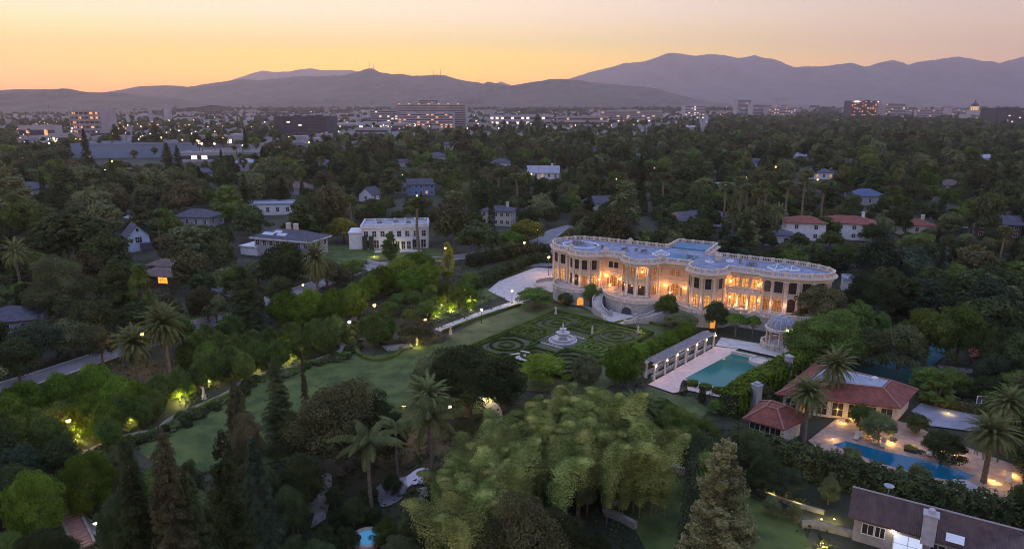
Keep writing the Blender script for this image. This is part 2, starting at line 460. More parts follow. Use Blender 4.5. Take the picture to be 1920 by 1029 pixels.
def circ(ca, cb, r, t0=0, t1=2 * pi, n=18):
    return [pt(ca + r * cos(t0 + (t1 - t0) * i / n) / W1, cb + r * sin(t0 + (t1 - t0) * i / n) / W2) for i in range(n + 1)]
tag(leafy_ribbon(rect(0, 0, 1, 1.35), 0.75, 0.65).build('border_hedge', HEDGE), 'outer clipped border hedge framing the whole parterre', 'hedge')
FC_A, FC_B = 0.5, 0.66
quads = [(0.03, 0.05, 0.37, 0.50, 'far left'), (0.63, 0.05, 0.97, 0.50, 'far right'), (0.03, 0.82, 0.37, 1.29, 'near left'), (0.63, 0.82, 0.97, 1.29, 'near right'),
         (0.40, 0.05, 0.60, 0.36, 'steps side'), (0.40, 0.96, 0.60, 1.29, 'bamboo side'), (0.03, 0.54, 0.33, 0.78, 'left middle'), (0.67, 0.54, 0.97, 0.78, 'right middle')]
for (a0, b0, a1, b1, nm) in quads:
    mb = MB(); leafy_ribbon(rect(a0, b0, a1, b1), 0.5, 0.5, mb=mb)
    ca, cb = (a0 + a1) / 2, (b0 + b1) / 2
    ra, rb = (a1 - a0) * W1 / 2, (b1 - b0) * W2 / 2; r = min(ra, rb)
    leafy_ribbon(circ(ca, cb, r * 0.78), 0.4, 0.5, mb=mb)
    leafy_ribbon(circ(ca, cb, r * 0.35, n=10), 0.4, 0.5, mb=mb)
    for sa in (-1, 1):
        for sb in (-1, 1):
            x, y = ca + sa * (a1 - a0) * .5, cb + sb * (b1 - b0) * .5
            t = math.atan2(-sb, -sa)
            leafy_ribbon(circ(x, y, r * 0.42, t - .75, t + .75, 7), 0.35, 0.45, mb=mb)
            if ra > r * 1.25: leafy_ribbon(circ(ca + sa * (ra - r * .45) / W1, cb + sb * r * .3 / W2, r * .28, n=8), 0.35, 0.45, mb=mb)
    tag(mb.build('scroll_hedge', HEDGE), 'clipped scroll hedge bed on the %s of the parterre' % nm, 'hedge', 'scroll hedge beds of the parterre')
# fountain
def fountain():
    x, y = pt(FC_A, FC_B)
    FS = mat('fountain_stone', (0.50, 0.49, 0.48), (0.36, 0.35, 0.35), scale=2)
    r = tag(empty('fountain', x, y, 0.05, math.atan2(PE1.y, PE1.x)), 'tiered stone fountain with round basins in the middle of the parterre', 'fountain'); r.scale = (.82, .82, .82)
    pl = MB(); a = 4.6
    outer = [(-a, -a * .9), (a, -a * .9), (a, a * .9), (-a, a * .9)]
    pl.ribbon(outer, 0.35, 0, 0.3, closed=True); pl.box(0, 0, 0.0, 2 * a - .5, 1.8 * a - .5, 0.06)
    pl.build('plinth', PAVING, r)
    q = MB(); q.lathe([(3.3, 0.06), (3.3, .45), (3.0, .45), (3.0, .2), (0.1, .2)], n=36); q.build('curb_ring', FS, r)
    q = MB(); q.lathe([(2.2, .2), (2.3, .75), (2.5, .85), (2.5, .95), (2.2, .95), (2.1, .6), (.2, .6)], n=32); q.build('basin', FS, r)
    q = MB(); q.lathe([(0.9, .6), (.8, 1.0), (1.15, 1.3), (1.15, 1.7), (1.3, 1.8), (1.55, 2.1), (1.6, 2.25), (1.3, 2.2), (.25, 2.0), (.22, 2.7), (.3, 2.8), (.8, 3.05), (.85, 3.15), (.6, 3.1), (.15, 3.05), (.12, 3.5), (.22, 3.8), (.18, 4.1), (.1, 4.3), (.14, 4.5), (.02, 4.7)], n=20)
    q.build('tiers', FS, r, smooth=False)
    w = MB(); w.lathe([(2.1, .8), (2.1, .86), (.5, .86)], n=28); w.build('water', WATER_SKY, r)
fountain()

# pools
def water_mat(name, c, e):
    m = mat(name, c, rough=0.05, spec=0.16)
    N, L = m.node_tree.nodes, m.node_tree.links; b = N['Principled BSDF']
    t = N.new('ShaderNodeTexCoord'); nz = N.new('ShaderNodeTexNoise'); nz.inputs['Scale'].default_value = 2.2; nz.inputs['Detail'].default_value = 5
    bp = N.new('ShaderNodeBump'); bp.inputs['Strength'].default_value = 0.12; bp.inputs['Distance'].default_value = 0.05
    L.new(t.outputs['Object'], nz.inputs['Vector']); L.new(nz.outputs['Fac'], bp.inputs['Height']); L.new(bp.outputs[0], b.inputs['Normal'])
    b.inputs['Emission Color'].default_value = (*e, 1); b.inputs['Emission Strength'].default_value = 1.0  # water glows by itself, in the spa as well
    return m
# both pools have a faint glow put into the water itself, no lamp inside
POOL1 = water_mat('pool_water_teal', (0.002, 0.065, 0.068), (0.0, 0.030, 0.033))
POOL2 = water_mat('pool_water_blue', (0.006, 0.045, 0.09), (0.0, 0.02, 0.05))
P_TL, P_TR, P_BR, P_BL = G(1372, 664), G(1462, 684), G(1382, 738), G(1284, 711)
struct('pool_water', MB().sheet([P_TL, P_TR, P_BR, P_BL], 0.06), POOL1, 'teal swimming pool water below the pergola')
struct('pool_deck', MB().sheet(GP([(1341, 651), (1385, 655), (1284, 711), (1382, 738), (1360, 748), (1290, 733), (1262, 738), (1215, 722)]), 0.045), DECK, 'pink paved deck along the teal pool')
struct('pool_deck', MB().sheet(GP([(1341, 650), (1352, 634), (1490, 657), (1470, 674), (1385, 655)]), 0.10), PAVING, 'pale stone terrace between the teal pool and the domed gazebo')
cp = MB(); cp.ribbon([P_TL, P_BL, P_BR], 0.5, 0.0, 0.16); cp.ribbon([P_TL, P_TR], 0.5, 0.0, 0.75)
struct('pool_kerb', cp, STONE_TRIM, 'raised stone edge of the teal pool')
x, y = G(1425, 682)
struct('pool_kerb', MB().lathe([(1.9, 0), (1.9, .7), (1.6, .7), (1.6, .5), (0.1, .5)], x, y, 0.05, 24), STONE_TRIM, 'round raised spa basin at the end of the teal pool')
PO2 = GP([(1562, 836), (1585, 829), (1648, 846), (1720, 862), (1790, 880), (1828, 894), (1800, 905), (1740, 895), (1650, 870)])
struct('patio', MB().sheet(GP([(1515, 828), (1570, 785), (1600, 772), (1660, 785), (1720, 800), (1745, 815), (1800, 835), (1870, 862), (1990, 905), (1990, 985), (1880, 950), (1740, 930), (1560, 870)]), 0.05), mat('tan_patio', (0.38, 0.27, 0.21), (0.27, 0.19, 0.15), scale=1.2, detail=8), 'tan paved patio round the blue pool')
struct('pool_water', MB().sheet(PO2, 0.09), POOL2, 'long blue swimming pool beyond the dark hedge')
pk = MB(); pk.ribbon(PO2, 0.35, 0.0, 0.14, closed=True); struct('pool_kerb', pk, STONE_TRIM, 'pale edge of the blue pool')
x, y = G(690, 1012)
struct('pool_water', MB().lathe([(1.35, 0), (1.35, .25), (.1, .25)], x, y, 0.02, 28), water_mat('spa_water', (0.1, 0.3, 0.45), (0.02, 0.09, 0.15)), 'small round spa at the bottom edge')
struct('pool_kerb', MB().lathe([(1.75, 0), (1.75, .4), (1.37, .4), (1.37, .0)], x, y, 0.02, 28), STONE_TRIM)
struct('sports_court', MB().sheet(GP([(1708, 772), (1727, 757), (1765, 766), (1838, 782), (1838, 812), (1745, 800)]), 0.05), mat('court_grey', (0.25, 0.26, 0.32), (0.19, 0.20, 0.25), scale=.6, detail=8), 'grey paved basketball court beside the red tiled house')
TEN = GP([(1570, 640), (1775, 625), (1775, 665), (1712, 722), (1530, 680)])
struct('tennis_court', MB().sheet(TEN, 0.05), mat('court_teal', (0.015, 0.10, 0.12), (0.01, 0.075, 0.095), scale=.5), 'teal tennis court behind the red tiled house')
tl = MB()
for a, b in (((1600, 688), (1740, 640)), ((1640, 700), (1765, 655)), ((1690, 632), (1735, 700)), ((1650, 660), (1720, 682))): tl.ribbon(GP([a, b]), .22, 0.052, 0.06)
struct('court_lines', tl, mat('white_line', (0.7, 0.7, 0.7)))
struct('patio', MB().sheet(GP([(1815, 655), (1850, 650), (1850, 668), (1818, 672)]), 0.05), mat('red_paving', (0.35, 0.10, 0.08), (0.25, 0.08, 0.06), scale=1), 'red paved terrace right of the tennis court')
struct('path', MB().ribbon(GP([(1760, 690), (1850, 700), (1960, 720)]), 2.2, -.2, 0.04), PATHM)

# ---------------------------------------------------------------- mountains and hills, built at their distance
from mathutils import noise
def ridge(name, label, prof, Y, depth, m, seed, rough=0.05, nx=260, ny=30, foot=0.0):
    pts = [at_depth(px, py, Y) for px, py in prof]
    xs = [p[0] for p in pts]; zs = [p[2] for p in pts]
    X = np.linspace(xs[0], xs[-1], nx); Zr = np.interp(X, xs, zs)
    vs = []
    for j in range(ny):
        t = j / (ny - 1) * 2 - 1                    # -1 front foot, 0 crest, +1 back foot
        for i in range(nx):
            f = (1 - abs(t)) ** (0.85 if t < 0 else 1.2)
            q = Vector((X[i] / depth * 3.0 + seed, t * 1.6, seed))
            g = noise.ridged_multi_fractal(q * 1.7, 0.9, 2.1, 5, 1.0, 2.0) if False else noise.fractal(q * 2.2, 0.9, 2.1, 6)
            spur = abs(noise.noise(Vector((X[i] / depth * 4.5 + seed + t * .6, t * .35, seed * 2))))
            a = min(1.0, abs(t) * 2.6) * (1 - abs(t))
            h = Zr[i] * (f + a * (rough * 4 * g - 0.55 * spur))
            crest = (1 - min(1, abs(t) * 6)) * Zr[i] * rough * 0.28 * noise.fractal(Vector((X[i] / depth * 26, seed, 0)), 0.8, 2.1, 5)
            vs.append((X[i], Y + t * depth, max(h + crest, 0) - (6 if abs(t) == 1 else 0) + foot))
    fs = [(j * nx + i, j * nx + i + 1, (j + 1) * nx + i + 1, (j + 1) * nx + i) for j in range(ny - 1) for i in range(nx - 1)]
    me = bpy.data.meshes.new(name); me.from_pydata(vs, [], fs); me.materials.append(m); me.polygons.foreach_set('use_smooth', [True] * len(fs)); me.update()
    return tag(put(name, me), label, kind='structure')
MTN = mat('mountain_chaparral', (0.055, 0.055, 0.05), (0.11, 0.10, 0.09), scale=0.006, detail=12)
HILL = mat('hill_brush', (0.05, 0.042, 0.03), (0.11, 0.085, 0.06), scale=0.012, detail=12)
ridge('mountains', 'tall hazy blue mountain range behind the city',
      [(960, 178), (1000, 170), (1065, 146), (1100, 136), (1140, 124), (1170, 117), (1205, 111), (1240, 100), (1256, 96), (1275, 96), (1300, 101), (1325, 99), (1352, 99), (1380, 104), (1398, 103), (1412, 100), (1430, 107), (1450, 110), (1475, 120), (1500, 126), (1560, 136), (1620, 142), (1700, 150), (1900, 160)], 10500, 2600, MTN, 3.1)
ridge('mountains', 'blue mountain ridges with several peaks on the right skyline',
      [(1380, 190), (1440, 150), (1490, 124), (1530, 122), (1560, 118), (1590, 115), (1612, 121), (1632, 120), (1655, 113), (1670, 111), (1688, 113), (1700, 120), (1715, 116), (1738, 112), (1765, 107), (1790, 103), (1812, 108), (1835, 112), (1855, 112), (1870, 118), (1890, 110), (1920, 102), (1980, 92), (2080, 96), (2250, 130)], 9000, 2200, MTN, 8.4)
ridge('mountains', 'faint far ridge above the brown hills',
      [(380, 175), (440, 148), (470, 138), (494, 131), (520, 134), (545, 133), (565, 128), (583, 126), (605, 130), (640, 130), (662, 130), (690, 137), (740, 150), (850, 160), (900, 165), (940, 152), (1000, 170)], 12000, 2000, MTN, 5.5, rough=.03)
ridge('hills', 'brown hazy hills with masts on the crest, left of centre',
      [(150, 196), (200, 178), (233, 168), (267, 160), (317, 158), (340, 160), (360, 164), (383, 157), (417, 152), (430, 150), (443, 147), (493, 148), (520, 146), (553, 141), (600, 141), (640, 139), (672, 132), (686, 127), (700, 126), (713, 133), (740, 138), (752, 137), (775, 141), (800, 140), (820, 139), (835, 140), (850, 145), (873, 150), (900, 153), (923, 160), (960, 178), (1010, 196)], 5600, 1500, HILL, 1.7)
ridge('hills', 'wooded hill in front of the tall mountains',
      [(860, 196), (900, 160), (915, 151), (930, 153), (957, 159), (985, 154), (1007, 151), (1030, 146), (1050, 145), (1083, 148), (1113, 153), (1160, 157), (1200, 161), (1237, 165), (1252, 172), (1280, 180), (1310, 186), (1345, 194)], 4700, 1100, HILL, 4.2)
ridge('hills', 'low dark wooded hill at the left edge',
      [(-250, 182), (-120, 172), (0, 168), (30, 167), (60, 166), (100, 165), (125, 165), (150, 170), (200, 173), (230, 173), (280, 180), (320, 183), (360, 190), (400, 197)], 3300, 800, HILL, 6.6)
ridge('hills', 'dark shoulder of wooded hill near the hospital',
      [(700, 196), (760, 186), (830, 178), (870, 172), (900, 168), (925, 180), (950, 196)], 4000, 600, HILL, 9.3)

def haze():
    m = bpy.data.materials.new('haze_air'); m.use_nodes = True
    N, L = m.node_tree.nodes, m.node_tree.links; N.clear()
    o = N.new('ShaderNodeOutputMaterial'); v = N.new('ShaderNodeVolumePrincipled')
    v.inputs['Color'].default_value = (0.84, 0.71, 0.74, 1)
    v.inputs['Density'].default_value = HAZE_D
    v.inputs['Anisotropy'].default_value = 0.65
    L.new(v.outputs[0], o.inputs['Volume'])
    b = MB(); b.box(0, 7200, -1.2, 40000, 15400, 1250)
    tag(b.build('haze', m), 'pale evening haze over the valley', kind='stuff')
HAZE_D = 0.000095
haze()
# ---------------------------------------------------------------- vegetation
def cards(P, Nn, size, aspect, rng, T=None):
    """leaf quads at points P with normals Nn; T optional long axis"""
    n = len(P)
    Nn = Nn / (np.linalg.norm(Nn, axis=1, keepdims=True) + 1e-9)
    R = rng.normal(size=(n, 3)) if T is None else T
    T1 = np.cross(Nn, R); T1 /= (np.linalg.norm(T1, axis=1, keepdims=True) + 1e-9)
    T2 = np.cross(Nn, T1)
    s = (size * rng.uniform(.6, 1.35, n))[:, None]
    v = np.stack([P + T2 * s, P + T1 * s * aspect, P - T2 * s, P - T1 * s * aspect], axis=1).reshape(-1, 3)
    return v
def quads_mesh(name, v, m):
    n = len(v) // 4
    me = bpy.data.meshes.new(name)
    me.vertices.add(len(v)); me.loops.add(4 * n); me.polygons.add(n)
    me.vertices.foreach_set('co', v.astype(np.float32).ravel())
    me.loops.foreach_set('vertex_index', np.arange(4 * n, dtype=np.int32))
    me.polygons.foreach_set('loop_start', np.arange(0, 4 * n, 4, dtype=np.int32))
    me.update(calc_edges=True); me.validate()
    me.materials.append(m)
    return me
def unit(rng, n):
    d = rng.normal(size=(n, 3)); return d / np.linalg.norm(d, axis=1, keepdims=True)
def blob_cloud(bl, n, size, rng, shell=0.72, aspect=.6, inner=0.12):
    """bl: rows cx cy cz rx rz"""
    bl = np.array(bl); w = bl[:, 3] ** 2; k = rng.choice(len(bl), n, p=w / w.sum())
    d = unit(rng, n); d[:, 2] = np.where(rng.random(n) < .55, np.abs(d[:, 2]), d[:, 2])
    r = np.where(rng.random(n) < inner, rng.uniform(.1, .7, n), rng.uniform(shell, 1.06, n))
    r *= 1 + .22 * rng.normal(size=n) * (rng.random(n) < .12)
    P = bl[k, :3] + d * r[:, None] * np.stack([bl[k, 3], bl[k, 3], bl[k, 4]], 1)
    return cards(P, d + rng.normal(size=(n, 3)) * .55, size, aspect, rng)
def trunk_mb(h, r, limbs, rng, spread, top):
    b = MB(); lean = rng.normal(size=2) * .03 * h
    b.tube([(0, 0, -.4), (lean[0] * .3, lean[1] * .3, h * .5), (lean[0], lean[1], h)], [r * 1.3, r, r * .75], 7)
    for i in range(limbs):
        a = 2 * pi * i / limbs + rng.uniform(-.4, .4); e = spread * rng.uniform(.5, .95); z = top * rng.uniform(.6, .95)
        b.tube([(lean[0], lean[1], h * rng.uniform(.75, .98)), (cos(a) * e * .45, sin(a) * e * .45, h + (z - h) * .4), (cos(a) * e, sin(a) * e, z)], [r * .55, r * .36, r * .1], 5)
    return b
# every shape: (crown vertices, trunk) at a nominal size R (half width), H (height)
def shape_oak(rng, n, size, R=5, H=10, nb=42, bottom=.2):
    bl = []
    for i in range(nb):
        d = unit(rng, 1)[0]; d[2] = abs(d[2]) * 1.0 - .25 * rng.random()
        rr = rng.uniform(.18, .36) * R
        f = rng.uniform(.70, 1.02)
        bl.append((d[0] * (R - rr) * f, d[1] * (R - rr) * f, H * (bottom + .16) + max(d[2], -.3) * (H * (1 - bottom - .16) - rr * .8) * f, rr, rr * rng.uniform(.65, .85)))
    bl.append((0, 0, H * .55, R * .62, H * .30))
    return blob_cloud(bl, n, size, rng), trunk_mb(H * .35, R * .06, 6, rng, R * .7, H * .8)
def shape_round(rng, n, size, R=4, H=7, bottom=.03):
    """clipped dense ball or drum on a short trunk"""
    bl = [(0, 0, H * (.5 + bottom / 2), R * .80, H * (.43 - bottom / 2))]
    for i in range(75):
        d = unit(rng, 1)[0]; q = rng.uniform(.70, .84)
        bl.append((d[0] * R * q, d[1] * R * q, H * (.5 + bottom / 2) + d[2] * H * (q * .5 - bottom / 2), R * rng.uniform(.15, .27), R * rng.uniform(.13, .22)))
    return blob_cloud(bl, n, size, rng, .86, inner=.05), trunk_mb(H * .3, R * .06, 4, rng, R * .5, H * .6)
def shape_tall(rng, n, size, R=3.5, H=15, nb=46):
    bl = []
    for i in range(nb):
        t = rng.random(); z = H * (.12 + .86 * t); pr = R * (1 - .62 * max(0, t - .35) ** 1.3 / .65 ** 1.3) * (0.75 + .25 * min(1, t * 5))
        a = rng.uniform(0, 2 * pi); rr = rng.uniform(.22, .38) * R; f = rng.uniform(.55, 1.0)
        bl.append((cos(a) * (pr - rr) * f, sin(a) * (pr - rr) * f, min(z, H - rr), rr, rr * 1.25))
    return blob_cloud(bl, n, size, rng), trunk_mb(H * .3, R * .08, 5, rng, R * .6, H * .8)
def shape_conifer(rng, n, size, R=3.2, H=18, gap=1.0, droop=.25, taper=.85):
    P, Nn, T = [], [], []; tb = MB(); tb.tube([(0, 0, -.4), (0, 0, H * .5), (0, 0, H * .99)], [R * .11, R * .07, .03], 7)
    z = H * .07; per = []
    while z < H * .985:
        t = z / H; rr = R * (1 - t) ** taper * rng.uniform(.82, 1.12) + .12
        for k in range(rng.integers(6, 9)):
            a = rng.uniform(0, 2 * pi); per.append((z, a, rr * rng.uniform(.75, 1.1)))
        z += gap * rng.uniform(.5, .9) * (1 - .5 * t)
    L = np.array([p[2] for p in per]); k = rng.choice(len(per), n, p=L ** 1.4 / (L ** 1.4).sum()); per = np.array(per)
    u = rng.random(n) ** .6; z0, a, l = per[k, 0], per[k, 1], per[k, 2]
    w = (rng.random(n) - .5) * (1 - .55 * u) * l * .62
    x = cos(a) if False else np.cos(a); y = np.sin(a)
    PP = np.stack([x * u * l - y * w, y * u * l + x * w, z0 - droop * l * u ** 1.5 + .35 * l * u * .4 + rng.normal(size=n) * .10 - np.abs(w) * .25], 1)
    NN = np.stack([x * .5, y * .5, np.ones(n)], 1) + rng.normal(size=(n, 3)) * .55
    TT = np.stack([-y, x, np.zeros(n)], 1)
    for (z0, a, l) in per[::3]:
        tb.tube([(0, 0, z0), (cos(a) * l * .8, sin(a) * l * .8, z0 - droop * l * .5)], [.07, .02], 4)
    return cards(PP, NN, size, .5, rng, TT), tb
def shape_cypress(rng, n, size, R=1.1, H=14):
    t = rng.random(n) ** .9; a = rng.uniform(0, 2 * pi, n); r = R * np.sqrt(np.clip(np.minimum(t * 6, 1) * (1 - t ** 2.2), 0, 1)) * rng.uniform(.75, 1.08, n)
    r *= 1 + .12 * np.sin(t * 40 + a * 3)
    P = np.stack([np.cos(a) * r, np.sin(a) * r, H * (.03 + .97 * t)], 1)
    Nn = np.stack([np.cos(a), np.sin(a), np.full(n, .35)], 1) + rng.normal(size=(n, 3)) * .45
    tb = MB(); tb.tube([(0, 0, -.4), (0, 0, H * .9)], [R * .18, .04], 6)
    return cards(P, Nn, size, .5, rng), tb
def frond(rng, v, base, az, el, L, leaf, nl, curl=1.25, wid=.035, hang=.5):
    """arching rachis with two rows of leaflets"""
    pts = []; p = np.array(base, float); d = el
    st = 10
    for i in range(st + 1):
        pts.append(p.copy())
        p = p + np.array([cos(az) * cos(d), sin(az) * cos(d), sin(d)]) * L / st
        d -= curl / st * (0.6 + .9 * i / st)
    pts = np.array(pts); side = np.array([-sin(az), cos(az), 0])
    for i in range(nl):
        t = (i + .5) / nl * st; k = min(int(t), st - 1); q = pts[k] + (pts[k + 1] - pts[k]) * (t - k); fw = pts[k + 1] - pts[k]; fw /= np.linalg.norm(fw)
        ll = leaf * math.sin(pi * min(1, .18 + .82 * (i + .5) / nl)) ** .6
        for sg in (-1, 1):
            dr = side * sg + fw * .75 + np.array([0, 0, -hang]) + rng.normal(size=3) * .12; dr /= np.linalg.norm(dr)
            wv = np.cross(dr, np.cross(side * sg, fw)); wv = fw * wid
            tip = q + dr * ll
            v += [q - wv, q + wv, tip + wv * .4, tip - wv * .4]
def shape_datepalm(rng, nf=58, nl=34, R=3.6, H=9, leaf=.5, wid=.055):
    v = []
    for i in range(nf):
        u = i / nf; el = radians(86 - 128 * u ** .9) + rng.normal() * .06; az = i * 2.39996 + rng.normal() * .1
        frond(rng, v, (0.12 * cos(az), .12 * sin(az), H - .1 - .5 * u), az, el, R * 1.18 * rng.uniform(.88, 1.05), leaf, nl, curl=1.35, wid=wid)
    tb = MB(); tb.tube([(0, 0, -.4), (0, 0, H * .3), (0, 0, H * .85), (0, 0, H - .9), (0, 0, H - .3), (0, 0, H)], [.46, .36, .34, .55, .5, .2], 10)
    return np.array(v), tb
def shape_queen(rng, nf=16, nl=46, R=4.2, H=13):
    v = []
    for i in range(nf):
        u = i / nf; el = radians(72 - 70 * u) + rng.normal() * .08; az = i * 2.39996 + rng.normal() * .15
        L = R * 1.2 * rng.uniform(.85, 1.1)
        for _ in range(2): frond(rng, v, (0, 0, H), az + rng.normal() * .02, el, L, .95, nl, curl=1.9, wid=.05, hang=1.4)
    tb = MB(); tb.tube([(0, 0, -.4), (.15, 0, H * .5), (0, 0, H - .8), (0, 0, H)], [.26, .2, .17, .12], 8)
    return np.array(v), tb
def shape_fanpalm(rng, R=1.9, H=20, n=260, wid=.2):
    d = unit(rng, n); d[:, 2] = d[:, 2] * .9 + .05
    P = d * R * rng.uniform(.45, 1, n)[:, None] + np.array([0, 0, H])
    v = cards(P, np.cross(d, rng.normal(size=(n, 3))), .55, .35, rng, None)
    sk = rng.uniform(0, 1, 120); a = rng.uniform(0, 2 * pi, 120)
    P2 = np.stack([np.cos(a) * .5, np.sin(a) * .5, H - .4 - sk * 2.2], 1)
    v = np.concatenate([v, cards(P2, np.stack([np.cos(a), np.sin(a), a * 0], 1), .35, .4, rng)])
    tb = MB(); tb.tube([(0, 0, -.4), (.2, 0, H * .5), (0, 0, H)], [.36, .24, .18], 7)
    return v, tb
def shape_bamboo(rng, n=9500, H=12):
    """one arching culm: whorls of drooping leaf sprays, thinning to a bent tip"""
    ln = rng.uniform(1.0, 2.8)
    def path(t): return np.stack([ln * t ** 3.2 * 1.3, 0 * t, H * (t - .20 * t ** 6)], -1)
    nw = 80; wt = .16 + .84 * (np.arange(nw) + .5) / nw; wa = rng.uniform(0, 2 * pi, nw); wr = rng.uniform(.6, 1.12, nw)
    k = rng.integers(0, nw, n); t = wt[k] + rng.normal(size=n) * .008
    c = path(t); a = wa[k] + rng.normal(size=n) * 1.3
    u = rng.random(n) ** .6
    r = 1.75 * (np.sin(pi * np.clip((t - .05) / .97, 0, 1) ** 1.35) ** .8 * .85 + .10) * wr[k] * u
    P = c + np.stack([np.cos(a) * r, np.sin(a) * r, .25 * r - .55 * r * u + rng.normal(size=n) * .07], 1)
    T = np.stack([np.cos(a) * .8, np.sin(a) * .8, -np.ones(n) * .9], 1) + rng.normal(size=(n, 3)) * .3
    Nn = np.stack([np.cos(a), np.sin(a), np.full(n, 1.2)], 1) + rng.normal(size=(n, 3)) * .35
    v = cards(P, Nn, .118, .26, rng, np.cross(Nn, T))
    tb = MB(); tt = np.linspace(0, 1, 7); pp = path(tt); tb.tube([tuple(p) for p in pp], [.08, .07, .07, .06, .05, .03, .01], 5)
    return v, tb
def shape_cloud(rng, n, size, R=2.2, H=4):
    """cloud-pruned small tree: separate round pads"""
    bl = []
    for i in range(16):
        a = i * 2.4; e = R * .72 * math.sqrt(i / 16); z = H * (.88 - .42 * (e / R) ** 2) + rng.normal() * .08
        bl.append((cos(a) * e, sin(a) * e, z, R * rng.uniform(.24, .32), R * .2))
    return blob_cloud(bl, n, size, rng, .85, inner=.03), trunk_mb(H * .45, R * .07, 7, rng, R * .6, H * .8)

PROTO = {}
def proto(kind, variant, lod, leafm):
    """crown mesh, trunk mesh, nominal R, nominal H (cached; colours share the shape)"""
    key = (kind, variant, lod)
    if key not in PROTO:
        rng = np.random.default_rng(hash((sum(map(ord, kind)), variant, lod)) % 99991)
        q = {0: (1.0, 1.0), 1: (.30, 1.75), 2: (.07, 3.4), 3: (3.0, .58)}[lod]
        def N(x): return int(x * q[0])
        z = q[1]
        if kind == 'oak': v, t = shape_oak(rng, N(15000), .17 * z); R, H = 5, 10
        elif kind == 'round': v, t = shape_round(rng, N(12000), .15 * z); R, H = 4, 7
        elif kind == 'tall': v, t = shape_tall(rng, N(14000), .17 * z); R, H = 3.5, 15
        elif kind == 'conifer': v, t = shape_conifer(rng, N(20000), .16 * z, 3.6, 18, gap=.7, taper=.62, droop=.35); R, H = 2.9, 18
        elif kind == 'pine': v, t = shape_conifer(rng, N(22000), .16 * z, 3.4, 19, gap=.8, droop=-.12, taper=.62); R, H = 3.4, 19
        elif kind == 'cypress': v, t = shape_cypress(rng, N(5000), .14 * z); R, H = 1.1, 14
        elif kind == 'date': v, t = shape_datepalm(rng, nf=(84, 46, 22, 84)[lod], nl=(36, 16, 7, 36)[lod], wid=(.06, .12, .25, .06)[lod]); R, H = 4.1, 9
        elif kind == 'queen': v, t = shape_queen(rng); R, H = 4.2, 13
        elif kind == 'fan': v, t = shape_fanpalm(rng); R, H = 1.9, 20
        elif kind == 'bamboo': v, t = shape_bamboo(rng); R, H = 1.6, 12
        elif kind == 'cloud': v, t = shape_cloud(rng, N(6000), .11 * z); R, H = 2.2, 4
        elif kind == 'bush': v, t = shape_oak(rng, N(5000), .14 * z, 2, 2.4, nb=22, bottom=.0); R, H = 2, 2.4
        PROTO[key] = (v, t, R, H, {}, t.mesh(kind + '_trunk', BARK))
    v, t, R, H, cm, tm = PROTO[key]
    if leafm not in cm:
        if cm: me = next(iter(cm.values())).copy(); me.materials[0] = LF[leafm]
        else: me = quads_mesh(kind + '_crown', v, LF[leafm])
        cm[leafm] = me
    return cm[leafm], tm, R, H
NAMES = dict(oak='broadleaf_tree', round='clipped_tree', tall='tall_tree', conifer='conifer_tree', pine='pine_tree', cypress='cypress_tree',
             date='date_palm', queen='feather_palm', fan='fan_palm', bamboo='bamboo', cloud='cloud_pruned_tree', bush='shrub')
CATS = dict(oak='tree', round='tree', tall='tree', conifer='conifer', pine='pine tree', cypress='cypress', date='palm tree', queen='palm tree', fan='palm tree', bamboo='bamboo', cloud='tree', bush='shrub')
TREES = []      # (x, y, radius) of everything planted
NIND = 0
def plant(kind, x, y, h, r, leafm, label=None, group=None, lod=None, name=None, rz=None, z=0.0):
    global NIND
    NIND += 1
    d = math.hypot(x, y)
    if lod is None: lod = 0 if d < 175 else 1
    if lod == 0 and kind in ('oak', 'round', 'conifer', 'pine', 'tall') and (r > 6 or d < 90): lod = 3
    var = random.randrange(3 if kind not in ('date', 'queen', 'bamboo') else (2 if kind != 'bamboo' else 6))
    cm, tm, R, H = proto(kind, var, lod, leafm)
    rt = empty(name or NAMES[kind], x, y, z, random.uniform(0, 2 * pi) if rz is None else rz)
    rt.scale = (r / R, r / R, h / H)
    tag(rt, label, CATS[kind], group)
    put('crown' if kind != 'bamboo' else 'foliage', cm, rt); put('trunk' if kind != 'bamboo' else 'culm', tm, rt)
    TREES.append((x, y, r))
    return rt
def T(kind, px, ptop, h, wpx, leafm, label, group=None, **k):
    """tree whose top shows at pixel (px, ptop), of height h metres and wpx pixels wide"""
    x, y = G(px, ptop, h)
    d = proj(x, y, h * .6)[2]
    if kind == 'oak': wpx *= 1.12
    if kind in ('date', 'queen'): wpx *= .88
    return plant(kind, x, y, h, wpx * d / FOC / 2, leafm, label, group, **k)
# ---- trees placed one by one
T('round', 52, 884, 8, 108, 'bright', 'big round clipped tree in the bottom left corner, left of the garden steps')
T('round', 152, 850, 7.5, 102, 'bright', 'big round clipped tree just above the top of the garden steps')
T('oak', 85, 768, 7, 75, 'green', 'small leafy tree left of the lamp near the lower left edge')
T('oak', 95, 820, 5.5, 90, 'dark', 'low dark tree between the two big round clipped trees and the left edge')
T('oak', 25, 822, 7, 80, 'blue', 'blue green tree at the left edge above the big clipped ball')
T('oak', 75, 985, 5, 110, 'dark', 'dark shrubby tree at the bottom edge left of the garden steps')
T('oak', 12, 985, 5, 70, 'green', 'green bushy tree cut off by the bottom left corner')
T('tall', 232, 828, 13, 62, 'dark', 'slender dark tree just left of the reddish conifer, over the steps')
T('conifer', 298, 795, 18, 96, 'brown', 'tall reddish brown conifer between the lawn and the bottom edge')
T('conifer', 412, 800, 20, 112, 'dark', 'largest dark green conifer at the bottom, right of the reddish one')
T('conifer', 240, 868, 14, 90, 'dark', 'dark conifer in front of the slender dark tree at the bottom left')
T('conifer', 470, 815, 17, 84, 'blue', 'dark conifer between the largest conifer and the gravel clearing')
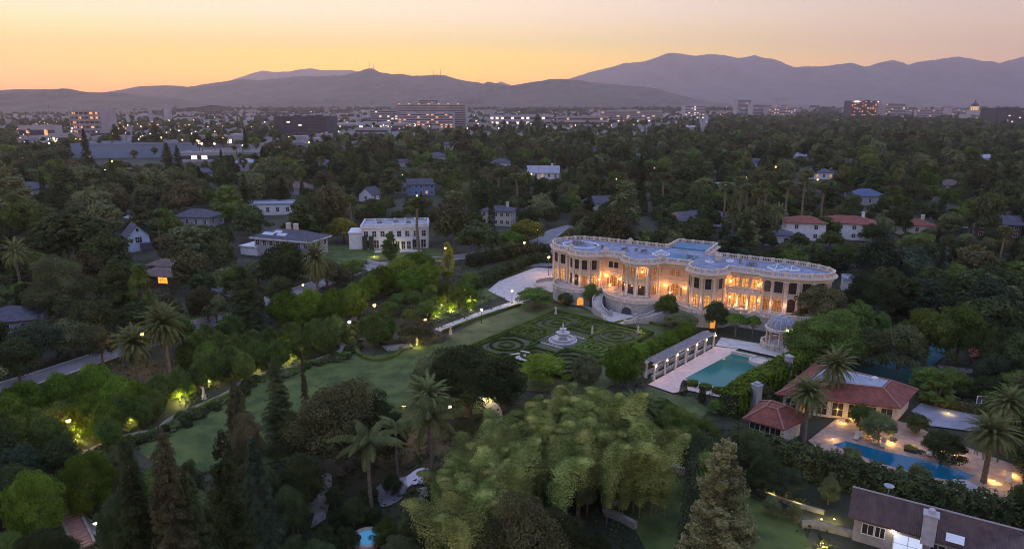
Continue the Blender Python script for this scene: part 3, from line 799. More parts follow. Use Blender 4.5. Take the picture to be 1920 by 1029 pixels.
T('conifer', 348, 880, 13, 80, 'dark', 'lower dark conifer between the reddish one and the largest one')
T('conifer', 512, 668, 13, 62, 'dark', 'dark pointed conifer standing against the pale edge of the lawn')
T('conifer', 438, 712, 12, 60, 'brown', 'brownish conifer at the curve of the lawn, left of the dark pointed one')
T('oak', 455, 765, 10, 78, 'brown', 'brown leafed tree below the brownish conifer')
T('conifer', 565, 655, 12, 18, 'brown', 'thin bare looking conifer alone on the lawn')
T('oak', 628, 703, 13, 200, 'brown', 'very wide brown topped oak covering the lower edge of the lawn')
T('oak', 700, 732, 10, 120, 'dark', 'dark oak joined to the right side of the very wide brown topped oak')
T('oak', 565, 755, 9, 90, 'dark', 'dark rounded tree at the lower left of the very wide oak')
T('oak', 560, 830, 9, 90, 'dark', 'dark tree above the gravel clearing')
T('oak', 540, 900, 7, 80, 'dark', 'dark low tree left of the gravel clearing')
T('oak', 500, 945, 6, 80, 'blue', 'blue green tree at the bottom between conifers and gravel clearing')
T('oak', 600, 985, 4, 70, 'dark', 'low dark shrubby tree under the gravel clearing')
T('oak', 875, 632, 12, 190, 'dark', 'very wide dark oak between the lawn and the parterre')
T('oak', 945, 662, 9, 90, 'dark', 'dark tree on the right flank of the very wide dark oak')
T('oak', 805, 655, 9, 80, 'olive', 'greener tree on the left flank of the very wide dark oak')
T('date', 803, 742, 8, 120, 'palm', 'date palm beside the white star bright lamp')
T('queen', 690, 828, 9, 160, 'palm', 'drooping feather palm above the gravel clearing')
T('queen', 805, 780, 10, 150, 'palm', 'taller drooping feather palm above the pond')
T('queen', 742, 800, 7, 110, 'palm', 'short drooping feather palm between the two taller ones')
T('oak', 770, 960, 4.5, 80, 'dark', 'dark shrubby tree in front of the pond')
T('oak', 720, 970, 3.5, 60, 'green', 'green shrub beside the small round spa')
T('oak', 660, 925, 4, 60, 'dark', 'small dark tree left of the pond')
T('oak', 650, 985, 3, 50, 'dark', 'dark low shrub left of the small round spa')
T('oak', 750, 1000, 3.5, 80, 'olive', 'olive shrub right of the small round spa')
T('oak', 985, 915, 12, 170, 'brown', 'brown topped wide oak at the bottom under the bamboo')
T('oak', 905, 955, 9, 130, 'dark', 'dark oak at the bottom left of the wide brown topped one')
T('oak', 1060, 955, 8, 110, 'dark', 'dark oak at the bottom right of the wide brown topped one')
T('oak', 840, 985, 8, 90, 'green', 'green tree at the bottom edge left of the dark oaks')
T('oak', 1120, 1000, 3, 60, 'dark', 'low dark tree below the walled lawn')
T('oak', 1085, 860, 7, 70, 'olive', 'olive tree at the lower right edge of the bamboo')
T('pine', 1362, 822, 20, 215, 'pine', 'tall pale brown pine at the bottom, left of the slate roofed house')
T('cypress', 1302, 832, 15, 40, 'blue', 'dark narrow cypress between the walled lawn and the tall pale pine')
T('oak', 1270, 752, 6, 90, 'green', 'green tree just above the walled lawn, right of the bamboo')
T('oak', 1320, 795, 8, 90, 'dark', 'dark tree above the tall pale pine')
T('oak', 1415, 800, 6, 80, 'dark', 'dark tree left of the long dark hedge')
T('oak', 1440, 850, 5, 80, 'dark', 'dark tree between the pale pine and the long dark hedge')
T('round', 1168, 645, 7, 76, 'bright', 'bright green round tree between parterre and pergola')
T('round', 1100, 665, 5.5, 60, 'olive', 'olive round tree left of the bright green one by the parterre')
T('oak', 1022, 655, 6, 92, 'bright', 'light green bushy tree below the parterre')
T('cypress', 1283, 712, 2.6, 15, 'dark', 'small clipped cone at the left corner of the teal pool')
T('cypress', 1318, 724, 2.6, 15, 'dark', 'small clipped cone at the near corner of the teal pool')
T('date', 250, 640, 7.5, 104, 'palm', 'spreading date palm at the left of a pair beside the street')
T('date', 305, 605, 9.5, 110, 'palm', 'taller date palm of the pair beside the orange street lamp')
T('date', 591, 483, 12, 68, 'palm', 'tall date palm standing alone in front of the dark hipped roof villa')
T('date', 1567, 683, 7.5, 96, 'palm', 'date palm in front of the red tiled roof')
T('date', 1517, 735, 7, 104, 'palm', 'date palm between the two red tiled roofs')
T('date', 1862, 808, 6.8, 122, 'palm', 'date palm at the right end of the blue pool')
T('date', 1893, 755, 7, 96, 'palm', 'date palm at the right edge beside the basketball court')
# round and oval clipped trees along the garden path
LR = [(706, 583, 6.5, 76, 'big ball tree beside the white lamp and the lawn bed')]
T('round', 706, 583, 6.5, 76, 'green', 'single big ball tree beside the white lamp and the lawn bed')
T('oak', 780, 592, 5.5, 68, 'brown', 'pink tinged umbrella tree right of the single big ball tree', )
rows = [(529, 546, 7, 64), (580, 541, 7, 62), (622, 543, 7, 66), (660, 531, 7.5, 62), (560, 556, 6, 60)]
for a in rows: T('round', a[0], a[1], a[2], a[3], 'bright', 'yellow green clipped tree in the row at the foot of the lone tall date palm', 'clipped trees around the lone tall date palm')
for a in [(628, 592, 5.5, 52), (590, 598, 5.5, 56), (545, 604, 5.5, 52), (505, 612, 5.5, 50), (470, 618, 5.5, 50), (440, 625, 5.5, 50), (610, 615, 5, 50), (560, 624, 5, 46), (520, 636, 5, 50), (480, 640, 5, 52)]:
    T('round', a[0], a[1], a[2], a[3], 'green', 'dark green clipped tree in the double row between street and garden path', 'clipped trees between street and garden path')
for a in [(430, 590, 5.5, 52), (385, 606, 5.5, 48), (408, 622, 5.5, 56), (368, 620, 5, 46), (350, 638, 5.5, 46), (385, 640, 5.5, 50), (430, 648, 5.5, 54), (405, 662, 5, 50), (455, 660, 5, 44), (372, 672, 5, 44)]:
    T('round', a[0], a[1], a[2], a[3], 'green', 'bushy clipped tree right of the pair of date palms', 'clipped trees right of the pair of date palms')
for a in [(38, 716, 6.5, 84), (108, 697, 6.5, 66), (172, 680, 6.5, 66), (215, 706, 6, 70), (250, 716, 6, 64), (165, 738, 6, 72), (190, 752, 5.5, 60), (12, 738, 6, 60)]:
    T('round', a[0], a[1], a[2], a[3], 'bright', 'clipped tree in the lower left row beside the street', 'clipped trees beside the street at the lower left')
for a in [(715, 498, 7, 66), (750, 482, 7.5, 70), (785, 472, 7.5, 66), (800, 492, 7, 50), (690, 515, 6, 48), (765, 505, 6, 60)]:
    T('round', a[0], a[1], a[2], a[3], 'bright', 'tall clipped green tree in the mass between white villa and garden', 'tall clipped trees before the white villa')
for a in [(745, 545, 4.5, 40), (775, 540, 5, 44), (810, 528, 5, 40), (730, 560, 4, 40), (800, 560, 4, 44), (835, 520, 6, 40), (855, 530, 6, 40), (880, 505, 5, 40), (870, 515, 5, 40), (770, 575, 3.5, 44)]:
    T('oak', a[0], a[1], a[2], a[3], 'green', 'small garden tree among the uplit shrubs left of the driveway', 'small trees among the uplit shrubs')
for a in [(215, 745, 5, 56), (62, 764, 5.5, 66), (22, 778, 5.5, 60), (108, 752, 5, 56), (262, 742, 4.5, 46), (300, 700, 5, 52), (330, 690, 5, 48), (285, 730, 4.5, 46), (200, 780, 4.5, 50)]:
    T('round', a[0], a[1], a[2], a[3], 'green', 'darker clipped tree in the lower left row, second line from the street', 'second line of clipped trees at the lower left')
# hand placed trees of the middle distance
T('oak', 130, 385, 17, 170, 'dark', 'huge dark tree left of the blue gabled cottage')
T('oak', 60, 430, 12, 90, 'dark', 'dark tree at the left edge beside the huge dark tree')
T('tall', 208, 488, 13, 78, 'dark', 'tall dark leafy tree left of the brown timber house')
T('tall', 258, 497, 12, 62, 'green', 'tall green tree touching the brown timber house')
T('oak', 165, 545, 11, 100, 'dark', 'dark tree below the huge dark tree, left of the tall leafy pair')
T('oak', 60, 590, 9, 110, 'blue', 'grey blue tree left of the street at the left edge')
T('oak', 125, 588, 8, 90, 'olive', 'greyish olive tree beside the bend of the street')
T('oak', 20, 620, 9, 70, 'dark', 'dark tree at the left edge below the blue roof')
T('oak', 95, 545, 6, 60, 'bright', 'yellowish green low tree beside the huge dark tree')
T('oak', 40, 525, 6, 60, 'green', 'green low tree above the blue roof at the left edge')
T('round', 358, 420, 9, 110, 'olive', 'wide domed olive tree right of the blue gabled cottage')
T('oak', 383, 535, 8, 66, 'brown', 'dark brownish tree right of the brown timber house')
T('conifer', 450, 497, 13, 66, 'dark', 'dark conifer at the end of the driveway below the hipped roof villa')
T('round', 528, 455, 11, 90, 'dark', 'dark domed tree in front of the hipped roof villa')
T('tall', 425, 348, 13, 72, 'green', 'tall green tree behind the hipped roof villa')
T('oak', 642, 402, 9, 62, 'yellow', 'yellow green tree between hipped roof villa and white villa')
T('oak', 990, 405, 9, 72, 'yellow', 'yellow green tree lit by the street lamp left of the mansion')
T('oak', 958, 430, 6, 60, 'bright', 'bright green small tree beside the yellow green one')
T('oak', 895, 405, 12, 86, 'dark', 'dark tree between white villa and the yellow green tree')
T('tall', 838, 455, 10, 34, 'yellow', 'narrow pale tree behind the uplit shrubs')
T('tall', 730, 438, 8, 42, 'green', 'small green tree in front of the white villa')
T('cypress', 716, 348, 13, 12, 'dark', 'dark narrow cypress behind the white villa')
T('fan', 782, 378, 15, 40, 'palm', 'tall thin palm whose trunk crosses the white villa')
T('fan', 852, 365, 14, 36, 'palm', 'tall thin palm right of the white villa')
T('date', 876, 368, 9, 44, 'palm', 'date palm behind the dark tree right of the white villa')
T('oak', 700, 370, 6, 30, 'dark', 'small dark tree behind the white villa')
# around the mansion
T('oak', 1108, 527, 5.5, 36, 'green', 'narrow green tree at the left of the curved terrace stairs')
T('round', 1061, 549, 2.8, 32, 'dark', 'clipped dark ball before the left arched garage')
T('oak', 1003, 535, 5, 70, 'green', 'spreading green tree at the lower left of the mansion')
T('oak', 1252, 546, 6.0, 48, 'green', 'green tree against the mansion terrace, right of the curved stairs')
T('oak', 1278, 582, 4.2, 70, 'olive', 'rounded olive shrub tree below the terrace')
T('oak', 1346, 560, 6.5, 52, 'dark', 'dark green tree before the right curved podium')
T('cloud', 1382, 588, 4.5, 48, 'bright', 'cloud pruned tree left of the domed gazebo', lod=0)
T('cloud', 1414, 592, 4.2, 34, 'bright', 'smaller cloud pruned tree next to the domed gazebo', lod=0)
T('oak', 1565, 574, 11, 150, 'green', 'broad green tree at the right corner of the domed gazebo')
T('oak', 1515, 588, 9, 80, 'green', 'green tree touching the gazebo, in front of the broad one')
T('oak', 1698, 594, 10, 90, 'olive', 'olive tree standing before the teal tennis court')
T('oak', 1752, 562, 12, 105, 'green', 'left tree of the big leafy pair beyond the tennis court')
T('oak', 1812, 556, 12, 105, 'green', 'right tree of the big leafy pair beyond the tennis court')
T('oak', 1630, 600, 9, 80, 'dark', 'dark tree at the left end of the tennis court')
T('cypress', 1868, 610, 10, 34, 'dark', 'dark column tree right of the tennis court')
T('oak', 1900, 600, 9, 80, 'dark', 'dark tree at the right edge beside the column tree')
T('oak', 1545, 518, 11, 100, 'brown', 'brown grey tree behind the right end of the mansion')
T('oak', 1640, 505, 11, 110, 'dark', 'dark tree behind the broad green tree right of the mansion')
T('oak', 1788, 685, 5, 80, 'green', 'leafy shrub tree between tennis court and basketball court')
T('oak', 1750, 680, 5, 70, 'green', 'leafy shrub tree behind the basketball court, nearest the red tiled roof')
T('oak', 1860, 700, 5, 70, 'dark', 'dark shrub tree behind the basketball hoop')
T('oak', 1912, 690, 6, 70, 'green', 'green tree at the right edge above the palms')
T('oak', 1655, 765, 5, 66, 'olive', 'olive tree with golden uplights beside the blue pool')
T('oak', 1620, 752, 4.5, 50, 'green', 'green shrub tree right of the date palm by the blue pool')
T('oak', 1775, 803, 5, 80, 'dark', 'dark tree with golden uplights between basketball court and pool')
T('oak', 1725, 770, 3.5, 44, 'dark', 'dark shrub between the red tiled house and the basketball court')
T('oak', 1600, 835, 3.5, 46, 'olive', 'light shrub overhanging the near side of the blue pool')
T('oak', 1725, 868, 3.5, 50, 'olive', 'brownish shrub overhanging the middle of the blue pool')
T('oak', 1430, 715, 4, 50, 'olive', 'grey green shrub tree beside the white chimney')
T('oak', 1480, 868, 4.5, 70, 'blue', 'dark shrub before the long hedge left of the slate roofed house')
T('oak', 1560, 885, 4, 40, 'olive', 'pale shrub just left of the slate roofed house')
T('oak', 1450, 925, 2.6, 36, 'olive', 'pale round shrub beside the low garden wall')
T('oak', 1492, 940, 2.4, 30, 'olive', 'second pale round shrub further along the low garden wall')
for a in ((205, 905, 9, 70, 'dark'), (265, 915, 8, 70, 'blue'), (330, 930, 8, 80, 'dark'), (385, 945, 7, 70, 'dark'), (440, 920, 8, 70, 'blue'), (300, 985, 5, 80, 'dark'), (400, 1000, 4, 80, 'blue'), (480, 1000, 4, 80, 'dark'), (250, 980, 4, 60, 'green'), (500, 860, 8, 70, 'dark'), (230, 940, 6, 50, 'dark'), (545, 1000, 3.5, 60, 'dark'), (460, 870, 8, 70, 'brown'), (345, 850, 8, 60, 'dark')):
    T('oak', a[0], a[1], a[2], a[3], a[4], 'dark undergrowth tree between the conifers at the bottom left', 'undergrowth trees between the conifers', lod=0)
T('oak', 1548, 402, 8, 56, 'green', 'green tree between the two wings of the red roofed white villa')
T('oak', 1500, 432, 6, 40, 'dark', 'dark tree before the left wing of the red roofed white villa')
T('oak', 1560, 430, 6, 50, 'green', 'green shrub tree before the gap of the red roofed white villa')
T('oak', 1640, 415, 7, 50, 'dark', 'dark tree at the right end of the red roofed white villa')
T('conifer', 1008, 213, 24, 22, 'dark', 'tall dark conifer rising over the city right of centre')
T('conifer', 978, 225, 17, 16, 'dark', 'smaller dark conifer left of the tall one over the city')
T('conifer', 155, 240, 26, 20, 'dark', 'tall dark conifer before the left end of the long pale hall')
T('conifer', 310, 266, 22, 30, 'dark', 'tall dark conifer before the middle of the long pale hall')
T('conifer', 330, 272, 18, 20, 'dark', 'second dark conifer before the middle of the long pale hall')
T('conifer', 213, 232, 24, 26, 'dark', 'dark conifer left of centre before the power plant')
T('conifer', 288, 236, 22, 28, 'dark', 'dark conifer right of the power plant')
for a in ((1245, 745, 3, 50), (1290, 765, 4, 60), (1330, 780, 4, 50), (1215, 755, 3, 40), (1265, 790, 5, 60), (1345, 745, 2.5, 36)):
    T('oak', a[0], a[1], a[2], a[3], 'green', 'green shrub on the slope between pool deck and bamboo', 'shrubs between pool deck and bamboo', lod=0)
for a in ((1000, 870, 5, 80, 'green'), (1060, 865, 5, 80, 'dark'), (1110, 850, 5, 70, 'green'), (1160, 845, 5, 70, 'dark'), (1205, 840, 5, 60, 'green'), (940, 905, 5, 70, 'dark'), (880, 935, 6, 80, 'green'), (830, 950, 6, 60, 'dark')):
    T('oak', a[0], a[1], a[2], a[3], a[4], 'leafy shrub at the foot of the bamboo grove', 'shrubs at the foot of the bamboo', lod=0)
for a in ((690, 905, 2.5, 36), (815, 905, 3.5, 40), (700, 950, 2.2, 40), (765, 955, 2.2, 40), (625, 905, 3, 36), (575, 900, 3, 40), (630, 950, 3, 40), (555, 950, 3, 40), (735, 885, 3, 40)):
    T('oak', a[0], a[1], a[2], a[3], 'dark', 'low dark shrub round the pond and the gravel clearing', 'shrubs round the pond', lod=0)
T('oak', 100, 470, 15, 120, 'olive', 'large olive green tree at the left below the huge dark tree')
T('oak', 190, 420, 14, 90, 'dark', 'tall dark tree on the right flank of the huge dark tree')
for a in ((250, 600, 7, 60), (335, 585, 7, 56), (300, 560, 7, 60), (400, 545, 7, 50), (470, 540, 7, 50), (520, 510, 8, 60), (610, 480, 8, 60), (660, 480, 6, 50), (640, 500, 5, 44), (480, 480, 8, 56), (180, 600, 8, 60)):
    T('oak', a[0], a[1], a[2], a[3], random.choice(('dark', 'green', 'olive', 'brown')), 'garden tree along the far side of the winding street', 'trees along the far side of the street')
for px, pt_, h in ((1390, 338, 17), (1440, 330, 18), (1512, 326, 19), (1402, 352, 15), (1362, 348, 16), (1478, 345, 15), (1546, 352, 14), (936, 322, 15), (968, 330, 14), (1886, 432, 13), (1425, 360, 14), (655, 372, 13), (1245, 330, 14)):
    T('fan', px, pt_, h, 30, 'palm', 'tall slim palm rising out of the trees beyond the mansion and villas', 'tall palms among the far trees')
for px, pt_ in ((1385, 372), (1415, 385), (1376, 395), (860, 350), (1460, 395)):
    T('date', px, pt_, 9, 44, 'palm', 'bushy palm among the trees beyond the mansion', 'bushy palms beyond the mansion')
# bamboo grove
POLY_B = [(835, 850), (870, 800), (915, 770), (960, 738), (1005, 705), (1060, 692), (1120, 694), (1180, 706), (1225, 742), (1262, 790), (1225, 800), (1150, 795), (1080, 800), (1000, 815), (940, 850), (905, 905), (850, 935), (828, 890)]
cx, cy = G(1050, 800, 9)
for j in range(19):
    for i in range(22):
        px = 822 + i * 22 + (j % 2) * 11 + random.uniform(-11, 11); pt_ = 690 + j * 13 + random.uniform(-9, 9)
        if not inside((px, pt_), POLY_B): continue
        h = random.uniform(8.5, 13)
        x, y = G(px, pt_, h)
        plant('bamboo', x, y, h, random.uniform(1.2, 2.0), 'bamboo', 'feathery bamboo stem arching in the big grove at the bottom centre', 'bamboo stems of the big grove', lod=0,
              rz=random.uniform(0, 6.28))
# ---------------------------------------------------------------- the mansion (local x runs along the facade, local -y is the garden side)
MO = G(1110, 471, 11.5); MA = radians(-30)
mansion = empty('mansion', MO[0], MO[1], 0, MA)
tag(mansion, 'long two storey stone mansion with curved bays, blue flat roof and balustrade, warmly lit', 'mansion')
def arc(u0, u1, base, peak, n=14):
    """circular arc from (u0,base) bulging to peak, given as (u, v), v to the front"""
    c = (u1 - u0) / 2; s = peak - base; R = (c * c + s * s) / (2 * s); um = (u0 + u1) / 2; cv = peak - R
    a = math.asin(min(1, c / R))
    if s > c: a = pi - a
    return [(um + R * sin(t), cv + R * cos(t)) for t in [(-a + 2 * a * i / n) for i in range(n + 1)]]
def ell(cu, cv, ru, rv, t0, t1, n=24):
    return [(cu + ru * sin(t), cv + rv * cos(t)) for t in [(t0 + (t1 - t0) * i / n) for i in range(n + 1)]]
OUT = []
OUT += ell(-6.5, -9.2, 7.2, 7.2, -pi, 0, 30)[:-1]
OUT += [(-6.6, -2.0)]
OUT += arc(-6.5, 1.9, -1.7, 1.0)[1:]
OUT += [(1.95, -2.2), (6.6, -2.2)]
OUT += arc(6.65, 15.4, -1.6, 1.9)
OUT += [(15.45, -2.3), (22.0, -2.3)]
OUT += arc(22.05, 29.8, -.8, 4.0)
OUT += [(29.85, -1.6), (36.4, -1.6), (36.45, -0.9)]
OUT += ell(38.6, -7.1, 10.6, 6.3, -0.05, pi, 34)[1:]
OUT += [(22.2, -13.6), (22.0, -24.6), (12.4, -24.6), (12.2, -16.4)]
P2 = [(u, -v) for u, v in OUT]          # local xy
def offset(poly, d):
    """move a closed outline outwards by d (mitred)"""
    n = len(poly)
    area = sum(poly[i][0] * poly[(i + 1) % n][1] - poly[(i + 1) % n][0] * poly[i][1] for i in range(n))
    sg = 1 if area > 0 else -1; out = []
    for i in range(n):
        p, a, b = poly[i], poly[i - 1], poly[(i + 1) % n]
        d1 = (p[0] - a[0], p[1] - a[1]); d2 = (b[0] - p[0], b[1] - p[1])
        l1, l2 = math.hypot(*d1) or 1, math.hypot(*d2) or 1
        n1 = (d1[1] / l1 * sg, -d1[0] / l1 * sg); n2 = (d2[1] / l2 * sg, -d2[0] / l2 * sg)
        mx, my = n1[0] + n2[0], n1[1] + n2[1]; ml = math.hypot(mx, my)
        if ml < .2: out.append((p[0] + n1[0] * d, p[1] + n1[1] * d)); continue
        mx, my = mx / ml, my / ml; k = d / max(.5, mx * n1[0] + my * n1[1])
        out.append((p[0] + mx * k, p[1] + my * k))
    return out
def ring(mb, poly, o0, o1, z0, z1, m=0):
    a, b = offset(poly, o0), offset(poly, o1); n = len(poly)
    vs = [(*p, z0) for p in a] + [(*p, z0) for p in b] + [(*p, z1) for p in b] + [(*p, z1) for p in a]
    fs = []
    for i in range(n):
        j = (i + 1) % n
        for k in range(4): fs.append((k * n + i, k * n + j, ((k + 1) % 4) * n + j, ((k + 1) % 4) * n + i))
    mb.add(vs, fs, m)
ZF = 2.8
b = MB(); b.prism(offset(P2, -0.45), 0.0, 10.35, bottom=False); b.build('wall', STONE, mansion)
b = MB(); ring(b, P2, -.5, -.30, ZF, ZF + .5); ring(b, P2, -.5, -.36, 6.35, 6.6); ring(b, P2, -.5, -.12, 9.45, 9.75); ring(b, P2, -.5, -.2, 9.75, 10.0)
b.build('wall_moulding', STONE_TRIM, mansion)
b = MB(); ring(b, P2, -.5, .25, 10.0, 10.15); ring(b, P2, -.5, .48, 10.15, 10.34); ring(b, P2, -.5, .55, 10.34, 10.45); b.build('cornice', STONE_TRIM, mansion)
b = MB(); b.prism(offset(P2, -0.25), 10.35, 10.52, bottom=False); b.build('roof', ROOF_BLUE, mansion)
def resample(poly, step, closed=True):
    n = len(poly); pts = []; carry = 0.0
    for i in range(n if closed else n - 1):
        a, c = poly[i], poly[(i + 1) % n]; L = math.hypot(c[0] - a[0], c[1] - a[1]); 
        if L < 1e-6: continue
        t = carry
        while t < L:
            pts.append((a[0] + (c[0] - a[0]) * t / L, a[1] + (c[1] - a[1]) * t / L, math.atan2(c[1] - a[1], c[0] - a[0]))); t += step
        carry = t - L
    return pts
def balustrade(poly, z, h=.95, closed=True, ped=2.4, mb=None, off=0.0):
    mb = mb or MB(); q = offset(poly, off) if closed and off else poly
    if closed:
        ring(mb, q, -.16, .16, z, z + .14); ring(mb, q, -.17, .17, z + h - .15, z + h)
    else:
        mb.ribbon(q, .32, z, z + .14); mb.ribbon(q, .34, z + h - .15, z + h)
    for (x, y, a) in resample(q, .34, closed): mb.box(x, y, z + .14, .14, .14, h - .29, a)
    for (x, y, a) in resample(q, ped, closed): mb.box(x, y, z + .01, .62, .44, h + .08, a)
    return mb
balustrade(P2, 10.45, .95, off=-.15).build('balustrade', STONE_TRIM, mansion)
def station(u, front=True, poly=None):
    """point of the front outline at u with its outward direction angle (local)"""
    best = None; q = poly or P2
    n = len(q)
    for i in range(n):
        a, c = q[i], q[(i + 1) % n]
        lo, hi = min(a[0], c[0]), max(a[0], c[0])
        if hi - lo > 1e-3 and lo - 1e-6 <= u <= hi + 1e-6:
            t = (u - a[0]) / (c[0] - a[0]); y = a[1] + (c[1] - a[1]) * t
            if best is None or (y < best[1] if front else y > best[1]):
                best = (u, y, math.atan2(c[1] - a[1], c[0] - a[0]) if c[0] > a[0] else math.atan2(a[1] - c[1], a[0] - c[0]))
    return best
WALLP = offset(P2, -.45)
def win_meshes(w, h, arched, glass, nm, door=False):
    """window standing on z=0, facing -y: glass pane mesh and frame mesh"""
    prof = [(-w / 2, 0), (w / 2, 0)]
    if arched:
        r = w / 2; hs = h - r
        prof += [(r * cos(t), hs + r * sin(t)) for t in [pi * i / 10 for i in range(11)]]
    else: prof += [(w / 2, h), (-w / 2, h)]
    g = MB(); n = len(prof)
    g.add([(x, -.03, z) for x, z in prof] + [(x, .12, z) for x, z in prof], [tuple(range(n))] + [(i, n + i, n + (i + 1) % n, (i + 1) % n) for i in range(n)])
    f = MB()
    for i in range(n):                                   # dark wooden frame following the outline
        (x0, z0), (x1, z1) = prof[i], prof[(i + 1) % n]
        L = math.hypot(x1 - x0, z1 - z0)
        if L < 1e-4: continue
        f.tube([(x0, -.06, z0), (x1, -.06, z1)], .055, 4)
    cols = 2 if w < 1.6 else 3
    for i in range(1, cols): f.box(-w / 2 + w * i / cols, -.06, 0, .07, .06, h - (.02 if arched and cols == 2 else (.3 if arched else 0)))
    rows = max(2, int(h / .8)); top = h - w / 2 if arched else h
    for i in range(1, rows): f.box(0, -.06, top * i / rows, w, .05, .05)
    if arched: f.box(0, -.065, top - .04, w, .06, .09)
    s = MB()                                             # stone surround
    pr = prof[1:] + [prof[0]]
    for i in range(len(pr) - 1):
        (x0, z0), (x1, z1) = pr[i], pr[i + 1]
        if math.hypot(x1 - x0, z1 - z0) < 1e-4: continue
        k0, k1 = 1.0, 1.0
        s.tube([(x0 * 1.09, -.05, z0 + (.06 if z0 > h * .6 else 0)), (x1 * 1.09, -.05, z1 + (.06 if z1 > h * .6 else 0))], .09, 4)
    if not door: s.box(0, -.10, -.16, w + .4, .26, .16)
    return g.mesh(nm + '_pane', glass), f.mesh(nm + '_frame', WOOD_DARK), s.mesh(nm + '_surround', STONE_TRIM)
WM = {}
def mwin(u, z, w, h, arched=False, glass=GLASS_DARK, poly=None, door=False, pos=None):
    k = (w, h, arched, glass.name, door)
    if k not in WM: WM[k] = win_meshes(w, h, arched, glass, 'door' if door else 'window', door)
    x, y, a = pos or station(u, poly=poly or WALLP)
    g = put('door' if door else 'window', WM[k][0], mansion, (x + sin(a) * .0, y, z), a)
    put('frame', WM[k][1], g); put('surround', WM[k][2], g)
    if glass is not GLASS_DARK and z > ZF + 1: g['label'] = 'lit upper window'
    return g
def mcol(u, z0=ZF, z1=9.45, r=.27, poly=None, pos=None):
    x, y, a = pos or station(u, poly=offset(P2, -.32))
    b = MB(); b.lathe([(r * 1.5, 0), (r * 1.5, .22), (r * 1.25, .3), (r, .42), (r * 1.02, (z1 - z0) * .4), (r * .88, z1 - z0 - .45), (r * 1.05, z1 - z0 - .4), (r * 1.45, z1 - z0 - .12), (r * 1.5, z1 - z0)], n=12)
    if 'col' + str((r, z0, z1)) not in WM: WM['col' + str((r, z0, z1))] = b.mesh('column', STONE_TRIM, smooth=True)
    put('column', WM['col' + str((r, z0, z1))], mansion, (x, y, z0))
def side_pos(poly_c, ru, rv, t, d=-.45):
    """station on the left end ellipse"""
    u, v = poly_c[0] + (ru + d) * sin(t), poly_c[1] + (rv + d) * cos(t)
    return (u, -v, -t + 0.0) if False else (u, -v, math.atan2(-(poly_c[1] * 0 + (rv + d) * -sin(t)), (ru + d) * cos(t)))
# left end
LC = (-6.5, -9.2)
for i, t in enumerate((-.28, -.66, -1.05, -1.45, -1.85)):
    p = side_pos(LC, 7.2, 7.2, t)
    mwin(0, 7.15, 1.5, 2.2, pos=p); mwin(0, ZF + .05, 1.35, 3.2, True, LIT_ROOM if i < 2 else LIT_DIM, pos=p, door=True)
for t in (-.10, -.47, -.86, -1.25, -1.65): mcol(0, pos=side_pos(LC, 7.2, 7.2, t, -.30))
# bays: (window stations), (column stations)
for u, gl in zip((-5.2, -3.4, -1.5, .4), (GLASS_DARK, GLASS_DARK, LIT_DIM, LIT_ROOM)):
    mwin(u, 7.15, 1.2, 2.2); mwin(u, ZF + .05, 1.15, 3.1, True, gl, door=True)
for u in (-6.1, -4.3, -2.45, -.5, 1.35): mcol(u)
for u, g1, g2 in zip((7.75, 9.9, 12.3, 14.4), (LIT_DIM, LIT_DIM, LIT_DIM, LIT_DIM), (GLASS_DARK, GLASS_DARK, GLASS_DARK, LIT_DIM)):
    mwin(u, 7.0, 1.25, 2.35, False, g1); mwin(u, ZF + .05, 1.5, 2.6, False, g2, door=True)
for u in (7.0, 8.8, 11.1, 13.45, 15.1): mcol(u, r=.30)
for u, g2 in zip((22.9, 24.7, 27.0, 29.0), (LIT_ROOM, LIT_ROOM, LIT_ROOM, LIT_DIM)):
    mwin(u, 7.15, 1.25, 2.2); mwin(u, ZF + .05, 1.2, 3.1, True, g2, door=True)
for u in (22.35, 23.8, 25.85, 28.05, 29.5): mcol(u)
for u, g2 in zip((37.5, 39.7, 42.2, 44.7, 47.0), (LIT_DIM, LIT_DIM, GLASS_DARK, GLASS_DARK, GLASS_DARK)):
    mwin(u, 7.1, 1.6, 2.3); mwin(u, ZF + .05, 1.6, 3.2, True, g2, door=True)
for u in (36.75, 38.5, 41.0, 41.35, 43.4, 45.9, 48.0): mcol(u)
# recesses
mwin(3.6, 7.7, 1.05, 1.35); mwin(4.9, 7.7, 1.05, 1.35)
mwin(4.35, ZF + .05, 1.6, 3.1, True, LIT_DIM, door=True); mwin(3.05, ZF + .5, .55, 1.9, False, LIT_DIM); mwin(5.65, ZF + .5, .55, 1.9, False, LIT_DIM)
mwin(17.8, 7.6, 1.05, 1.45, False, LIT_DIM); mwin(19.1, 7.6, 1.05, 1.45, False, LIT_DIM)
mwin(18.5, ZF + .05, 1.6, 3.1, True, LIT_DIM, door=True); mwin(17.1, ZF + .5, .55, 1.9, False, LIT_DIM); mwin(19.9, ZF + .5, .55, 1.9, False, LIT_DIM)
# loggia between the last bay and the right end: balcony over three tall openings
for u in (31.2, 33.1, 35.0):
    mwin(u, 7.2, 1.35, 1.9, False, LIT_ROOM); mwin(u, ZF + .05, 1.35, 3.1, False, LIT_ROOM, door=True)
bb = MB(); bb.box(33.1, 1.25, 6.2, 6.4, 1.9, .45); bb.build('balcony', STONE_TRIM, mansion)
balustrade([(30.05, .45), (36.15, .45)], 6.65, .8, closed=False, ped=1.5).build('balcony_balustrade', STONE_TRIM, mansion)
for u in (30.3, 32.15, 34.05, 35.9): mcol(0, ZF, 6.2, .22, pos=(u, .5, 0))
